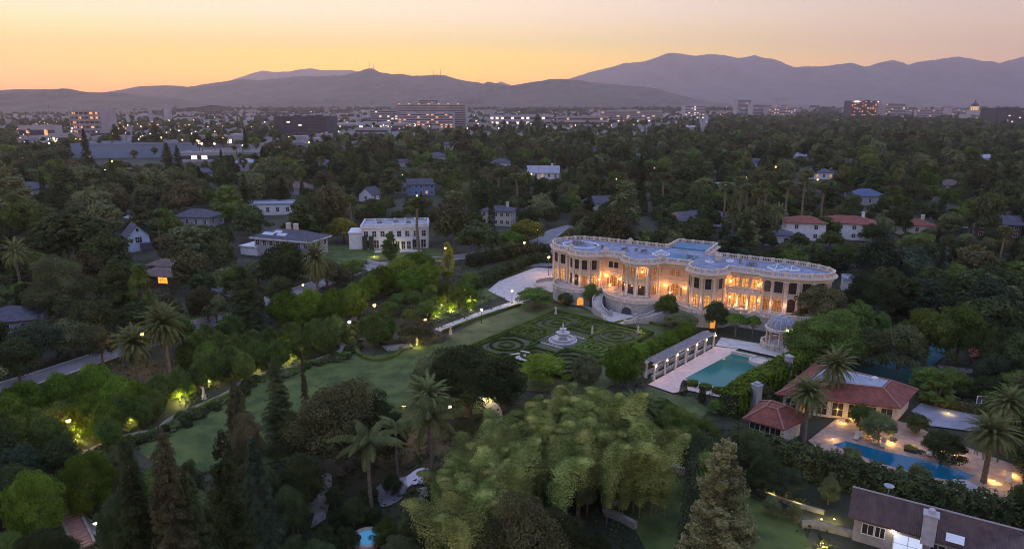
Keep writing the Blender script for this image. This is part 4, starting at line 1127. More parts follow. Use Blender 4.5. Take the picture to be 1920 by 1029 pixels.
# rear windows, seen only from the side
for u in (-4, 0, 4, 8, 26, 30, 34, 38, 42):
    p = station(u, front=False, poly=WALLP)
    if p: mwin(0, 7.15, 1.3, 2.1, pos=(p[0], p[1], p[2] + pi)); mwin(0, ZF + .05, 1.3, 3.0, True, LIT_DIM, pos=(p[0], p[1], p[2] + pi), door=True)
# roof furniture: skylights, plant, chimneys
SKY_FR = mat('skylight_frame', (0.7, 0.72, 0.75), rough=.5); SKY_GL = mat('skylight_glass', (0.10, 0.16, 0.26), rough=.1, spec=.8)
def skylight(u, v, r, h, n=10):
    g = MB(); g.lathe([(r, 0), (r, .25), (.05, h)], n=n); o = g.build('skylight', SKY_GL, mansion, loc=(u, -v, 10.52))
    f = MB()
    for k in range(n): f.tube([(r * cos(2 * pi * k / n), r * sin(2 * pi * k / n), .27), (0, 0, h + .03)], .055, 4)
    f.lathe([(r + .1, 0), (r + .1, .3), (r - .1, .3), (r - .1, .02)], n=n); f.build('frame', SKY_FR, o)
skylight(13.2, -8.5, 1.9, 1.15, 12); skylight(24.5, -6.6, .9, .6, 4); skylight(38.2, -7.2, 1.9, 1.1, 4); skylight(41.0, -8.0, 1.5, .9, 4); skylight(28.2, -9.5, .8, .5, 6)
PLANTM = mat('roof_plant_metal', (0.10, 0.10, 0.12), (0.3, 0.3, 0.32), scale=2, rough=.5)
def plant_unit(u, v, w=2.0, d=1.2, h=.8):
    b = MB(); b.box(0, 0, 0, w, d, .12)
    k = 0
    for i in range(int(w / .75)):
        for j in range(max(1, int(d / .7))):
            hh = h * random.uniform(.5, 1); b.box(-w / 2 + .4 + i * .75, -d / 2 + .35 + j * .65, .12, .55, .5, hh); b.lathe([(.2, 0), (.2, .08), (.05, .1)], -w / 2 + .4 + i * .75, -d / 2 + .35 + j * .65, .12 + hh, 8)
    b.build('roof_plant', PLANTM, mansion, loc=(u, -v, 10.52))
for a in ((-7.5, -9.5, 3.2, 1.6), (-2.8, -9.0, 1, 1), (-.8, -8.4, 1.2, .8), (4.3, -9.2, 1.6, .8), (7.2, -9.5, 1.2, .8), (9.0, -9.2, 1.6, .8), (33.2, -8.2, 2.6, 1.4), (30.5, -9.5, 1.0, 1.2), (20.0, -8.0, 1.8, .8)): plant_unit(*a)
def chimney(u, v, w=.9, h=1.5):
    b = MB(); b.box(0, 0, 0, w, w * .7, h); b.box(0, 0, h, w + .25, w * .7 + .25, .2); b.box(-w * .25, 0, h + .2, .25, .25, .3); b.box(w * .25, 0, h + .2, .25, .25, .3)
    b.build('chimney', STONE_TRIM, mansion, loc=(u, -v, 10.52))
chimney(15.0, -2.6, 1.1, 1.3); chimney(25.7, -9.6, 1.3, 1.0); chimney(-6.2, -2.4, .8, 1.1); chimney(6.8, -1.6, .7, 1.0); chimney(3.2, -15.8, .8, 1.1); chimney(2.0, -3.4, .9, 1.0)
curb = MB(); ring(curb, [(c[0], -c[1]) for c in ell(-7, -9.3, 4.3, 3.6, -pi, pi, 26)[:-1]], 0, .18, 10.52, 10.75); curb.build('roof_kerb', SKY_FR, mansion)
rw = MB(); rw.prism([(12.9, 17), (21.4, 17), (21.4, 24.0), (12.9, 24.0)], 10.52, 10.8); rw.prism([(14, 4.5), (21, 4.5), (21, 11.2), (14, 11.2)], 10.52, 10.66); rw.build('roof_step', mat('roof_blue_step', (0.10, 0.20, 0.28), (0.07, 0.15, 0.22), scale=.4), mansion)
# podium, terraces and stairs
def disc(cu, cv, r, n=26, t0=-pi * .62, t1=pi * .62): return [(cu + r * sin(t), -(cv + r * cos(t))) for t in [t0 + (t1 - t0) * i / n for i in range(n + 1)]]
T1 = [(x, y) for x, y in disc(-3.2, -1.0, 6.2)]
T2 = [(u, -v) for u, v in arc(3.2, 19.4, .6, 6.6, 24)]
T3 = [(x, y) for x, y in disc(26.0, .6, 6.0)]
pd = MB()
pd.prism(T1 + [(1, 3), (-7, 3)], 0, ZF, bottom=False); pd.prism([(2.4, 3), (2.4, -.6)] + T2 + [(20.2, -.6), (20.2, 3)], 0, ZF - .004, bottom=False)
pd.prism(T3 + [(30, 3), (22, 3)], 0, ZF - .002, bottom=False); pd.prism([(19.9, 3), (19.9, .0), (22.5, .0), (22.5, 3)], 0, ZF - .006, bottom=False)
pd.prism([(30.6, 3), (30.6, -2.4), (40, -2.6), (48.5, -.5), (52, 4), (52, 9), (47, 9), (44, 4)], 0, ZF - .008, bottom=False)
pd.build('podium', PODIUM, mansion)
balustrade(T1[:-3], ZF, .85, closed=False, ped=2.2).build('terrace_balustrade', STONE_TRIM, mansion)
balustrade(T2, ZF, .85, closed=False, ped=2.2).build('terrace_balustrade', STONE_TRIM, mansion)
balustrade(T3[4:], ZF, .85, closed=False, ped=2.2).build('terrace_balustrade', STONE_TRIM, mansion)
balustrade([(31.8, -2.3), (40, -2.5), (48.2, -.4), (51.5, 4)], ZF, .85, closed=False, ped=2.4).build('terrace_balustrade', STONE_TRIM, mansion)
# arched grotto door in the middle of the curved wall, garages under the other terraces
def pod_door(pos, w, h, glass, nm):
    prof = [(-w / 2, 0), (w / 2, 0)] + [(w / 2 * cos(t), h - w / 2 + w / 2 * sin(t)) for t in [pi * i / 12 for i in range(13)]]
    g = MB(); n = len(prof); g.add([(x, -.08, z) for x, z in prof] + [(x, .2, z) for x, z in prof], [tuple(range(n))] + [(i, n + i, n + (i + 1) % n, (i + 1) % n) for i in range(n)])
    o = g.build(nm, glass, mansion, loc=(pos[0], pos[1], .02), rz=pos[2])
    s = MB()
    for i in range(1, n - 1):
        s.tube([(prof[i][0] * 1.06, -.1, prof[i][1]), (prof[(i + 1) % n][0] * 1.06, -.1, prof[(i + 1) % n][1])], .13, 5)
    s.build('arch_surround', PODIUM, o)
pod_door((11.2, -6.62, 0), 2.3, 2.0, mat('grotto_dark', (0.05, 0.05, 0.07), rough=.4), 'arched_door')
GAR = mat('orange_garage_glow', (0.5, 0.25, 0.08), emit=((1.0, .38, .04), .55))
for t in (-.25, .45): pod_door((-3.2 + 6.2 * sin(t), -(-1.0 + 6.2 * cos(t)), t), 1.5, 2.0, GAR, 'garage_door')
pod_door((26 + 6 * sin(.55), -(.6 + 6 * cos(.55)), .55), 1.3, 2.1, GAR, 'garage_door')
def stair(path, w, z0, z1, nm='stairs'):
    q = smooth_path(path, 8); n = len(q); s = MB()
    for i in range(n - 1):
        z = z0 + (z1 - z0) * (i + .5) / (n - 1)
        s.ribbon([q[i], q[i + 1]], w, 0, z)
    s.build(nm, PAVING, mansion)
    for sg in (-1, 1):
        r = off_path(q, sg * w / 2); zz = [z0 + (z1 - z0) * i / (n - 1) for i in range(n)]
        m = MB(); m.ribbon(r, .24, 0, [z + .6 for z in zz])
        m.box(r[-1][0], r[-1][1], 0, .6, .6, z1 + 1.15); m.build('stair_parapet', PODIUM, mansion)
stair([(3.6, -2.2), (3.9, -5.5), (5.6, -8.6), (8.2, -10.2)], 1.9, ZF, .35)
stair([(19.0, -2.2), (18.6, -5.5), (17.0, -8.4), (14.4, -10.0)], 1.9, ZF, .35)
b = MB(); b.prism([(7.9, -6.2), (14.6, -6.2), (14.8, -11.0), (12.9, -13.2), (9.2, -13.2), (7.6, -11.0)], 0, .32, bottom=False)
for k in range(2): b.box(11.0, -13.5 - .4 * k, 0, 4.2, .42, .20 - .1 * k)
b.build('landing', PAVING, mansion)
b = MB(); balustrade([(7.6, -11.2), (8.9, -13.1)], .32, .8, False, 2.2, b); balustrade([(14.6, -11.2), (13.2, -13.1)], .32, .8, False, 2.2, b); b.build('terrace_balustrade', STONE_TRIM, mansion)
# left forecourt round terrace
b = MB(); b.ribbon([(x, y) for x, y in disc(-13.5, -7.5, 4.4, 20, -pi * .95, .1)], .35, 0, .9); b.build('forecourt_parapet', STONE_TRIM, mansion)
# shrubs in pots, tables are too small to tell; wall lanterns, their light and added fill lights
LAMP = 1.3
def plight(x, y, z, col, e, parent=None, r=.15):
    d = bpy.data.lights.new('lamp_or_fill_light', 'POINT'); d.energy = e * LAMP; d.color = col; d.shadow_soft_size = r
    o = bpy.data.objects.new('lamp_or_fill_light', d); scene.collection.objects.link(o); o.location = (x, y, z)
    if parent is not None: o.parent = parent
    return o
WARM = (1.0, .50, .17)
def lantern(u, z, e=60, dy=.55, big=1.0, pos=None):
    x, y, a = pos or station(u, poly=WALLP)
    nx, ny = sin(a), -cos(a)
    b = MB(); b.lathe([(.05, -.3), (.11 * big, -.2), (.15 * big, .1), (.06, .25), (.02, .35)], n=8)
    o = b.build('wall_lantern', BULB_O, mansion, loc=(x + nx * .32, y + ny * .32, z))
    c = MB(); c.tube([(-nx * .32, -ny * .32, -.1), (0, 0, -.3)], .03, 4); c.lathe([(.17 * big, .1), (.02, .42)], n=8); c.build('bracket', IRON, o)
    plight(x + nx * (dy + .3), y + ny * (dy + .3), z, WARM, e * .5, mansion)
for u, z, e in ((2.5, 5.9, 120), (3.6, 3.7, 40), (5.9, 5.4, 60), (12.35, 8.7, 150), (16.3, 5.4, 130), (17.6, 3.8, 60), (20.6, 5.4, 60), (1.2, 5.0, 25), (30.3, 8.3, 90), (35.8, 8.3, 90), (30.35, 5.0, 80), (35.85, 5.0, 80)):
    lantern(u, z, e)
for u, z in ((31.8, 4.2), (34.2, 4.2)): plight(u, -.1, z, WARM, 90, mansion)
for u in (23.8, 28.0, -4.3, -.5): plight(*[station(u, poly=WALLP)[i] + (0, -.9)[i] for i in (0, 1)], 4.6, WARM, 12, mansion)  # unseen fill lights on bays and ends, added to warm the facade
for t in (-.47, -.86): p = side_pos(LC, 7.2, 7.2, t, .6); plight(p[0], p[1], 4.6, WARM, 14, mansion)
for u in (38.5, 41.0): p = station(u, poly=WALLP); plight(p[0], p[1] - .9, 4.6, WARM, 12, mansion)

for u in (-5.6, -2.4, .9, 4.3, 7.4, 9.6, 12.0, 14.8, 18.4, 21.2, 23.4, 25.9, 28.6, 38.6, 41.4, 44.2):
    p = station(u, poly=WALLP); plight(p[0] + sin(p[2]) * .9, p[1] - cos(p[2]) * .9, 4.9, WARM, 17, mansion)  # more fill lights added along the front, without lanterns
# terrace dining set under the loggia lights
def patio_table(u, v, label):
    a = MA; x = MO[0] + u * cos(a) + v * sin(a); y = MO[1] + u * sin(a) - v * cos(a)
    r = tag(empty('terrace_table', x, y, ZF, a), label, 'table', 'round tables on the mansion terrace')
    t = MB(); t.lathe([(.75, .70), (.78, .74), (.05, .75)], n=18); t.build('tabletop', STONE_TRIM, r)
    l = MB(); l.lathe([(.35, 0), (.3, .06), (.06, .12), (.06, .7)], n=10); l.build('pedestal', IRON, r)
patio_table(33.0, 1.2, 'round stone table on the mansion terrace before the lit loggia')

# ---------------------------------------------------------------- domed gazebo, pergola, pool hedge
def gazebo():
    x, y = G(1461, 652); r = tag(empty('domed_gazebo', x, y, 0, radians(20)), 'round white stone gazebo with a grey blue dome beside the teal pool', 'gazebo')
    b = MB(); b.lathe([(3.5, 0), (3.5, .35), (3.2, .35), (3.2, .6), (.1, .6)], n=32); b.build('base', PAVING, r)
    col = MB(); col.lathe([(.3, 0), (.3, .15), (.2, .25), (.17, 2.6), (.2, 2.65), (.3, 2.85), (.3, 2.95)], n=12); cm = col.mesh('column', STONE_TRIM, True)
    for k in range(8): put('column', cm, r, (2.35 * cos(k * pi / 4), 2.35 * sin(k * pi / 4), .6))
    b = MB(); b.lathe([(2.05, 3.55), (2.7, 3.55), (2.7, 3.9), (2.85, 3.95), (2.85, 4.1), (2.5, 4.15), (2.05, 4.1), (2.05, 3.55)], n=36); b.build('entablature', STONE_TRIM, r)
    d = MB(); d.lathe([(2.55, 4.12), (2.5, 4.5), (2.25, 5.1), (1.8, 5.6), (1.2, 5.95), (.5, 6.12), (.15, 6.15), (.15, 6.35), (.02, 6.4)], n=36)
    o = d.build('dome', mat('dome_slate', (0.20, 0.22, 0.27), (0.13, 0.15, 0.19), scale=2, rough=.45), r)
    rb = MB()
    for k in range(16):
        t = k * pi / 8; rb.tube([(2.54 * cos(t), 2.54 * sin(t), 4.3), (2.27 * cos(t), 2.27 * sin(t), 5.1), (1.81 * cos(t), 1.81 * sin(t), 5.62), (.5 * cos(t), .5 * sin(t), 6.14)], .04, 4)
    rb.build('rib', STONE_TRIM, o)
    s = MB()
    for k in range(4): s.box(0, -3.3 - k * .4, 0, 2.4, .42, .55 - .13 * k)
    s.build('steps', PAVING, r)
    for sx in (-1, 1):
        q = MB(); q.ribbon([(sx * 1.4, -3.0), (sx * 1.5, -5.0)], .3, 0, [1.3, .9]); q.box(sx * 1.5, -5.2, 0, .6, .6, 1.4); q.build('stair_parapet', STONE_TRIM, r)
    q = MB(); balustrade([(3.2 * cos(t), 3.2 * sin(t)) for t in [radians(a) for a in range(-50, 232, 12)]], .6, .7, False, 1.6, q); q.build('balustrade', STONE_TRIM, r)
    for k in (4.9, 5.9, 5.4, 4.4):
        m = MB(); m.lathe([(.13, 0), (.13, .18), (.02, .2)], n=8); m.build('dome_lamp', BULB_Y, r, loc=(2.72 * cos(k), 2.72 * sin(k), 4.15))
    plight(0, 0, 3.2, (1, .75, .5), 12, r)
gazebo()
def pergola():
    A0, B0 = Vector((*G(1226, 712), 0)), Vector((*G(1337, 652), 0)); d = (B0 - A0); L = d.length; a = math.atan2(d.y, d.x)
    r = tag(empty('pergola', A0.x, A0.y, 0, a), 'long pergola of stone columns and timber beams beside the teal pool', 'pergola')
    c = MB(); c.lathe([(.28, 0), (.28, .12), (.19, .2), (.16, 2.35), (.2, 2.4), (.28, 2.6)], n=10); cm = c.mesh('column', STONE_TRIM, True)
    nC = 7
    for k in range(nC):
        for w in (0, 1.5): put('column', cm, r, (L * k / (nC - 1), w, .0))
    for w in (0, 1.5):
        b = MB(); b.box(L / 2, w, 2.6, L + 1, .22, .3); b.build('beam', STONE_TRIM, r)
    b = MB()
    for k in range(int(L / .42)): b.box(.2 + k * .42, .75, 2.9, .12, 2.3, .14)
    b.build('rafters', mat('grey_timber', (0.30, 0.29, 0.30), (0.2, 0.19, 0.2), scale=3), r)
    b = MB(); b.box(L / 2, 1.95, 0, L, .3, .7); b.box(L / 2, .45, 0, L, .35, .55); b.build('low_wall', PODIUM, r)
    for k in range(nC):
        m = MB(); m.lathe([(.07, 0), (.1, .1), (.02, .22)], n=8); m.build('pergola_lamp', BULB_W, r, loc=(L * k / (nC - 1) + .2, -.2, 2.35))
        if k % 2 == 0: plight(L * k / (nC - 1) + .2, -.5, 2.2, (1, .62, .40), 26, r)
    for k in range(8):
        q = A0 + d * (L * (k + .3) / 7.4 / L) + Vector((-d.y, d.x, 0)).normalized() * (4.3 + (k % 2) * .9)
        plant('oak', q.x, q.y, random.uniform(4.2, 4.9), random.uniform(1.9, 2.3), 'bright', 'bright green cloud pruned tree in the row behind the pergola', 'cloud pruned row behind the pergola', lod=0)
pergola()
CORE = mat('hedge_inside', (0.03, 0.04, 0.015), (0.05, 0.05, 0.03), scale=3)
def trim_path(p, t):
    p = list(p)
    for k in (0, -1):
        a, b = Vector(p[k]), Vector(p[1 if k == 0 else -2]); q = a + (b - a).normalized() * min(t, (b - a).length * .9); p[k] = (q.x, q.y)
    return p
def thick_hedge(name, label, path, w, h, m, size=.16, dens=26, ws=1.0):
    """tall clipped or loose hedge made of leaves over a woody core"""
    rng = np.random.default_rng(len(path) * 17 + int(w * 10)); P, Nn = [], []
    core = MB(); core.ribbon(trim_path(path, .7), w * .66, 0, h * .84)
    for i in range(len(path) - 1):
        a, b = np.array(path[i]), np.array(path[i + 1]); L = np.linalg.norm(b - a); d = (b - a) / L; nr = np.array([-d[1], d[0]])
        n = int(L * dens * (w + 2 * h)); u = rng.random(n) * L; f = rng.random(n) * (w + 2 * h)
        side = np.where(f < h, -1, np.where(f < 2 * h, 1, 0)); z = np.where(side == 0, h, np.where(f < h, f, f - h))
        off = np.where(side == 0, (f - 2 * h) - w / 2, side * w / 2)
        bump = .18 * np.sin(u * 1.9 + z * 2.2 + i) + .14 * np.sin(u * 4.3 + off * 3) + rng.normal(size=n) * .10
        off = off + side * bump * ws; z = z + (side == 0) * bump * ws
        if i == 0: u = np.where(rng.random(n) < .12, 0, u); off = np.where(u == 0, (rng.random(n) - .5) * w, off); z = np.where(u == 0, rng.random(n) * h, z)
        if i == len(path) - 2: u = np.where(rng.random(n) < .12, L, u); off = np.where(u == L, (rng.random(n) - .5) * w, off); z = np.where(u == L, rng.random(n) * h, z)
        p = a[None] + d[None] * u[:, None] + nr[None] * off[:, None]
        P.append(np.column_stack([p, z])); Nn.append(np.column_stack([nr[0] * side, nr[1] * side, (side == 0) + .25]) + rng.normal(size=(n, 3)) * .5)
    v = cards(np.concatenate(P), np.concatenate(Nn), size, .6, rng)
    r = empty(name, *path[0]); tag(r, label, 'hedge')
    me = quads_mesh(name + '_leaves', v, LF[m]); put('foliage', me, r, (-path[0][0], -path[0][1], 0)); core.build('branches', CORE, r, loc=(-path[0][0], -path[0][1], 0))
    return r
thick_hedge('clipped_hedge', 'thick bright green clipped hedge along the right side of the teal pool', smooth_path(GP([(1515, 693), (1475, 713), (1435, 734), (1398, 757), (1364, 782)]), 4), 3.0, 3.8, 'bright', size=.19, dens=60)
thick_hedge('tall_hedge', 'long tall dark hedge between the blue pool and the slate roofed house', smooth_path(GP([(1372, 850), (1420, 860), (1500, 886), (1580, 910), (1680, 936), (1800, 970), (1920, 1008), (2060, 1052)]), 2), 2.3, 3.2, 'dark', size=.22, dens=44, ws=2.2)
thick_hedge('driveway_hedge', 'dark hedge along the far edge of the pale forecourt', smooth_path(GP([(845, 560), (905, 532), (960, 508), (1005, 492), (1040, 492)]), 3), 2.5, 2.3, 'dark', size=.22, dens=30, ws=1.6)
thick_hedge('street_hedge', 'long dark hedge in front of the clipped trees beside the street', smooth_path(GP([(880, 500), (950, 485), (1000, 480), (1030, 478)]), 3), 3, 3.0, 'dark', size=.24, dens=26, ws=2)
thick_hedge('court_hedge', 'flowering dark hedge behind the basketball court', GP([(1728, 752), (1840, 778), (1860, 783)]), 1.0, 1.6, 'olive', size=.15, dens=20)
for i, q in enumerate(([(668, 652), (672, 664), (690, 674), (715, 676), (742, 668), (752, 655)], [(830, 624), (900, 597), (975, 573)], [(640, 640), (668, 648)], [(640, 666), (588, 683), (533, 697), (493, 707)], [(430, 741), (349, 778), (292, 812), (228, 826)], [(1275, 600), (1240, 612), (1192, 600), (1140, 612)])):
    hedge_thing('low_hedge', ['curved low box hedge round the single big ball tree', 'low box hedge along the straight pale drive', 'short low hedge at the end of the garden path', 'low hedge bordering the upper part of the garden path', 'low hedge bordering the lower part of the garden path', 'low curved hedge below the mansion landing'][i], smooth_path(GP(q), 4), .6, .5, n_per_m=14, size=.16)
for i, (px, py) in enumerate(((1297, 723), (1322, 730), (1347, 737))):
    x, y = G(px, py); b = MB(); b.box(x, y, 0, 2.2, 1.4, .45, .9, 0)
    path = [(x + .7 * cos(t), y + .55 * sin(t)) for t in [k * pi / 4 for k in range(9)]]
    hedge_thing('planter_hedge', ['clipped planter hedge at the pool corner nearest the pergola', 'clipped planter hedge in the middle of the near pool end', 'clipped planter hedge nearest the thick green hedge'][i], path, .7, .8, n_per_m=40, size=.1)
# ---------------------------------------------------------------- houses
def wm(name, c, c2=None, s=1.5): return mat(name, c, c2 or tuple(x * .8 for x in c), scale=s, detail=8)
WHITE_W = wm('white_stucco', (0.62, 0.62, 0.64)); CREAM_W = wm('cream_stucco', (0.50, 0.46, 0.40)); BLUE_W = wm('pale_blue_siding', (0.45, 0.55, 0.66)); GREY_W = wm('grey_siding', (0.33, 0.33, 0.35)); BROWN_W = wm('brown_timber', (0.13, 0.08, 0.055)); DBLUE_W = wm('blue_siding', (0.14, 0.22, 0.40))
def tile_mat(name, c, c2, sc=3.2):
    m = mat(name, c, c2, scale=1.2, detail=8)
    N, L = m.node_tree.nodes, m.node_tree.links; b = N['Principled BSDF']
    t = N.new('ShaderNodeTexCoord'); w = N.new('ShaderNodeTexWave'); w.wave_type = 'BANDS'; w.bands_direction = 'X'; w.inputs['Scale'].default_value = sc * .55; w.inputs['Distortion'].default_value = 1.2; w.inputs['Detail'].default_value = 2
    bp = N.new('ShaderNodeBump'); bp.inputs['Strength'].default_value = .8; bp.inputs['Distance'].default_value = .08
    L.new(t.outputs['Object'], w.inputs['Vector']); L.new(w.outputs['Fac'], bp.inputs['Height']); L.new(bp.outputs[0], b.inputs['Normal'])
    return m
RED_R = tile_mat('red_clay_tile', (0.26, 0.085, 0.06), (0.16, 0.055, 0.042)); SLATE_R = tile_mat('slate_shingle', (0.12, 0.082, 0.078), (0.075, 0.052, 0.052)); DARK_R = tile_mat('dark_shingle', (0.10, 0.10, 0.13), (0.065, 0.065, 0.085)); BROWN_R = tile_mat('brown_shingle', (0.17, 0.12, 0.10), (0.11, 0.08, 0.07)); FLAT_R = wm('pale_flat_roof', (0.30, 0.32, 0.38), (0.22, 0.24, 0.29), .6)
SOLAR = mat('solar_panel', (0.30, 0.33, 0.42), rough=.15, spec=.9)
def window_at(parent, x, y, z, rz, w, h, glass=GLASS_DARK, frame=None, nm='window', mull=1):
    g = MB(); g.box(0, -.03, 0, w, .1, h); o = g.build(nm, glass, parent, loc=(x, y, z), rz=rz)
    f = MB(); t = .09
    f.box(0, -.08, -t, w + 2 * t, .08, t); f.box(0, -.08, h, w + 2 * t, .08, t); f.box(-w / 2 - t / 2, -.08, 0, t, .08, h); f.box(w / 2 + t / 2, -.08, 0, t, .08, h)
    for i in range(1, mull + 1): f.box(-w / 2 + w * i / (mull + 1), -.08, 0, .06, .05, h)
    if h > 1.2: f.box(0, -.085, h * .5, w, .05, .05)
    f.build('frame', frame or WHITE_W, o); return o
def wall_windows(parent, w, d, z, n_f, n_s, glass, ww=1.1, wh=1.4, frame=None, lit_every=0):
    k = 0
    for side, n, L, dd, a in (('f', n_f, w, d / 2, 0), ('b', n_f, w, d / 2, pi), ('r', n_s, d, w / 2, pi / 2), ('l', n_s, d, w / 2, -pi / 2)):
        for i in range(n):
            u = -L / 2 + L * (i + .5) / n; k += 1
            x, y = u * cos(a) + dd * sin(a), u * sin(a) - dd * cos(a)
            g = LIT_ROOM if lit_every and k % lit_every == 0 else glass
            o = window_at(parent, x, y, z, a, ww, wh, g, frame)
def hip_roof(w, d, z, h, ov=.6, flat=0.0, gable=False, mb=None):
    b = mb or MB(); W, D = w / 2 + ov, d / 2 + ov
    run = max(W - D, 0) if not gable else W
    i = .2
    top = [(-run, 0), (run, 0)]
    if flat > 0:
        fx, fy = W - (1 - flat) * D, D * flat
        vs = [(-W, -D, z), (W, -D, z), (W, D, z), (-W, D, z), (-fx, -fy, z + h), (fx, -fy, z + h), (fx, fy, z + h), (-fx, fy, z + h)]
        b.add(vs, [(0, 1, 5, 4), (1, 2, 6, 5), (2, 3, 7, 6), (3, 0, 4, 7), (4, 5, 6, 7), (3, 2, 1, 0)])
    elif W >= D:
        vs = [(-W, -D, z), (W, -D, z), (W, D, z), (-W, D, z), (-run, 0, z + h), (run, 0, z + h)]
        b.add(vs, [(0, 1, 5, 4), (1, 2, 5), (2, 3, 4, 5), (3, 0, 4), (3, 2, 1, 0)])
    else:
        r = D - W
        vs = [(-W, -D, z), (W, -D, z), (W, D, z), (-W, D, z), (0, -r, z + h), (0, r, z + h)]
        b.add(vs, [(0, 1, 4), (1, 2, 5, 4), (2, 3, 5), (3, 0, 4, 5), (3, 2, 1, 0)])
    b.box(0, 0, z - .16, 2 * W - .04, 2 * D - .04, .158)
    return b
def house_root(name, label, px, py, zr, rz, cat='house', group=None):
    x, y = G(px, py, zr); TREES.append((x, y, 4)); return tag(empty(name, x, y, 0, rz), label, cat, group)
def simple_house(label, px, py, w, d, h, roof_h, rz, wall, roof, kind='hip', nf=4, ns=2, floors=1, chim=1, group=None, lit=0, name='house', flat=0.0, lod=0):
    r = house_root(name, label, px, py, h + roof_h * .6, rz, group=group)
    b = MB(); b.box(0, 0, -.2, w, d, h + .2)
    if kind == 'gable':
        b.add([(-w / 2, -d / 2, h), (-w / 2, d / 2, h), (-w / 2, 0, h + roof_h - .1), (w / 2, -d / 2, h), (w / 2, d / 2, h), (w / 2, 0, h + roof_h - .1)], [(0, 2, 1), (3, 4, 5)])
    b.build('wall', wall, r)
    if kind == 'hip': hip_roof(w, d, h, roof_h, flat=flat).build('roof', roof, r)
    elif kind == 'gable':
        q = MB(); W, D = w / 2 + .5, d / 2 + .5; sl = roof_h * .5 / (d / 2)
        for sg in (-1, 1):
            y0, y1 = sg * D, 0
            q.add([(-W, y0, h - sl), (W, y0, h - sl), (W, 0, h + roof_h), (-W, 0, h + roof_h), (-W, y0, h - sl - .2), (W, y0, h - sl - .2), (W, 0, h + roof_h - .2), (-W, 0, h + roof_h - .2)],
                  [(0, 1, 2, 3), (7, 6, 5, 4), (0, 4, 5, 1), (1, 5, 6, 2), (3, 7, 4, 0)] if sg < 0 else [(3, 2, 1, 0), (4, 5, 6, 7), (1, 5, 4, 0), (2, 6, 5, 1), (0, 4, 7, 3)])
        q.build('roof', roof, r)
    else:
        q = MB(); q.box(0, 0, h, w + .3, d + .3, .25); q.ribbon([(-w / 2, -d / 2), (w / 2, -d / 2), (w / 2, d / 2), (-w / 2, d / 2)], .3, h + .25, h + .7, closed=True); q.build('roof', roof, r)
    if lod == 0:
        for f in range(floors):
            wall_windows(r, w, d, h / floors * f + h / floors * .32, nf, ns, GLASS_DARK, 1.1, h / floors * .45, lit_every=lit if f == 0 else 0)
    if chim:
        c = MB(); c.box(0, 0, h * .5, .9, .8, roof_h + h * .5 + 1.0); c.box(0, 0, h + roof_h + 1.0, 1.1, 1.0, .18); c.build('chimney', wall, r, loc=(w * .28, d * .12, 0))
    return r
# blue gabled cottage with two gables
r = house_root('gabled_cottage', 'pale blue two storey cottage with steep grey roof and white gable', 255, 446, 3.5, radians(-52))
b = MB(); b.box(0, 0, -.2, 8.0, 6.0, 4.9)
b.add([(4.0, -3, 4.7), (4.0, 3, 4.7), (4.0, 0, 7.9), (-4.0, -3, 4.7), (-4.0, 3, 4.7), (-4.0, 0, 7.9)], [(0, 1, 2), (4, 3, 5)]); b.build('wall', BLUE_W, r)
q = MB()
for sg in (-1, 1):
    q.add([(-4.4, sg * 3.5, 4.2), (4.4, sg * 3.5, 4.2), (4.4, 0, 8.05), (-4.4, 0, 8.05), (-4.4, sg * 3.5, 4.0), (4.4, sg * 3.5, 4.0), (4.4, 0, 7.85), (-4.4, 0, 7.85)], [(0, 1, 2, 3), (7, 6, 5, 4), (0, 4, 5, 1), (1, 5, 6, 2), (3, 7, 4, 0)])
q.build('roof', DARK_R, r)
window_at(r, 4.0, 0, 2.7, pi / 2, 1.7, 1.7, mull=2); window_at(r, 4.0, 0, 6.1, pi / 2, .7, .9, mull=0); window_at(r, -1.5, -3, 2.4, 0, 1.2, 1.3); window_at(r, 1.5, -3, 2.4, 0, 1.2, 1.3)
q = MB(); q.box(4.35, 1.8, -.1, 1.6, 3.2, 2.6); q.build('porch', DARK_R, r)
# brown timber house with lit window
r = house_root('timber_house', 'brown timber bungalow with layered shingle roofs and orange lit window', 305, 505, 3.5, radians(-12))
b = MB(); b.box(0, 0, -.2, 10, 6.5, 3.0); b.box(-1.5, 3.5, -.2, 7, 4, 4.3); b.build('wall', BROWN_W, r)
q = hip_roof(10, 6.5, 2.8, 1.3, .9); q.build('roof', BROWN_R, r)
q = MB(); hip_roof(7, 4, 0, 1.3, .8, mb=q); q.build('upper_roof', BROWN_R, r, loc=(-1.5, 3.5, 4.1))
window_at(r, 2.4, -3.25, .9, 0, 2.6, 1.6, mat('orange_window', (0.4, .15, .03), emit=((1.0, .30, .03), 1.3)), BROWN_W, mull=3); window_at(r, -2.5, -3.25, 1, 0, 1.4, 1.3, GLASS_DARK, BROWN_W)
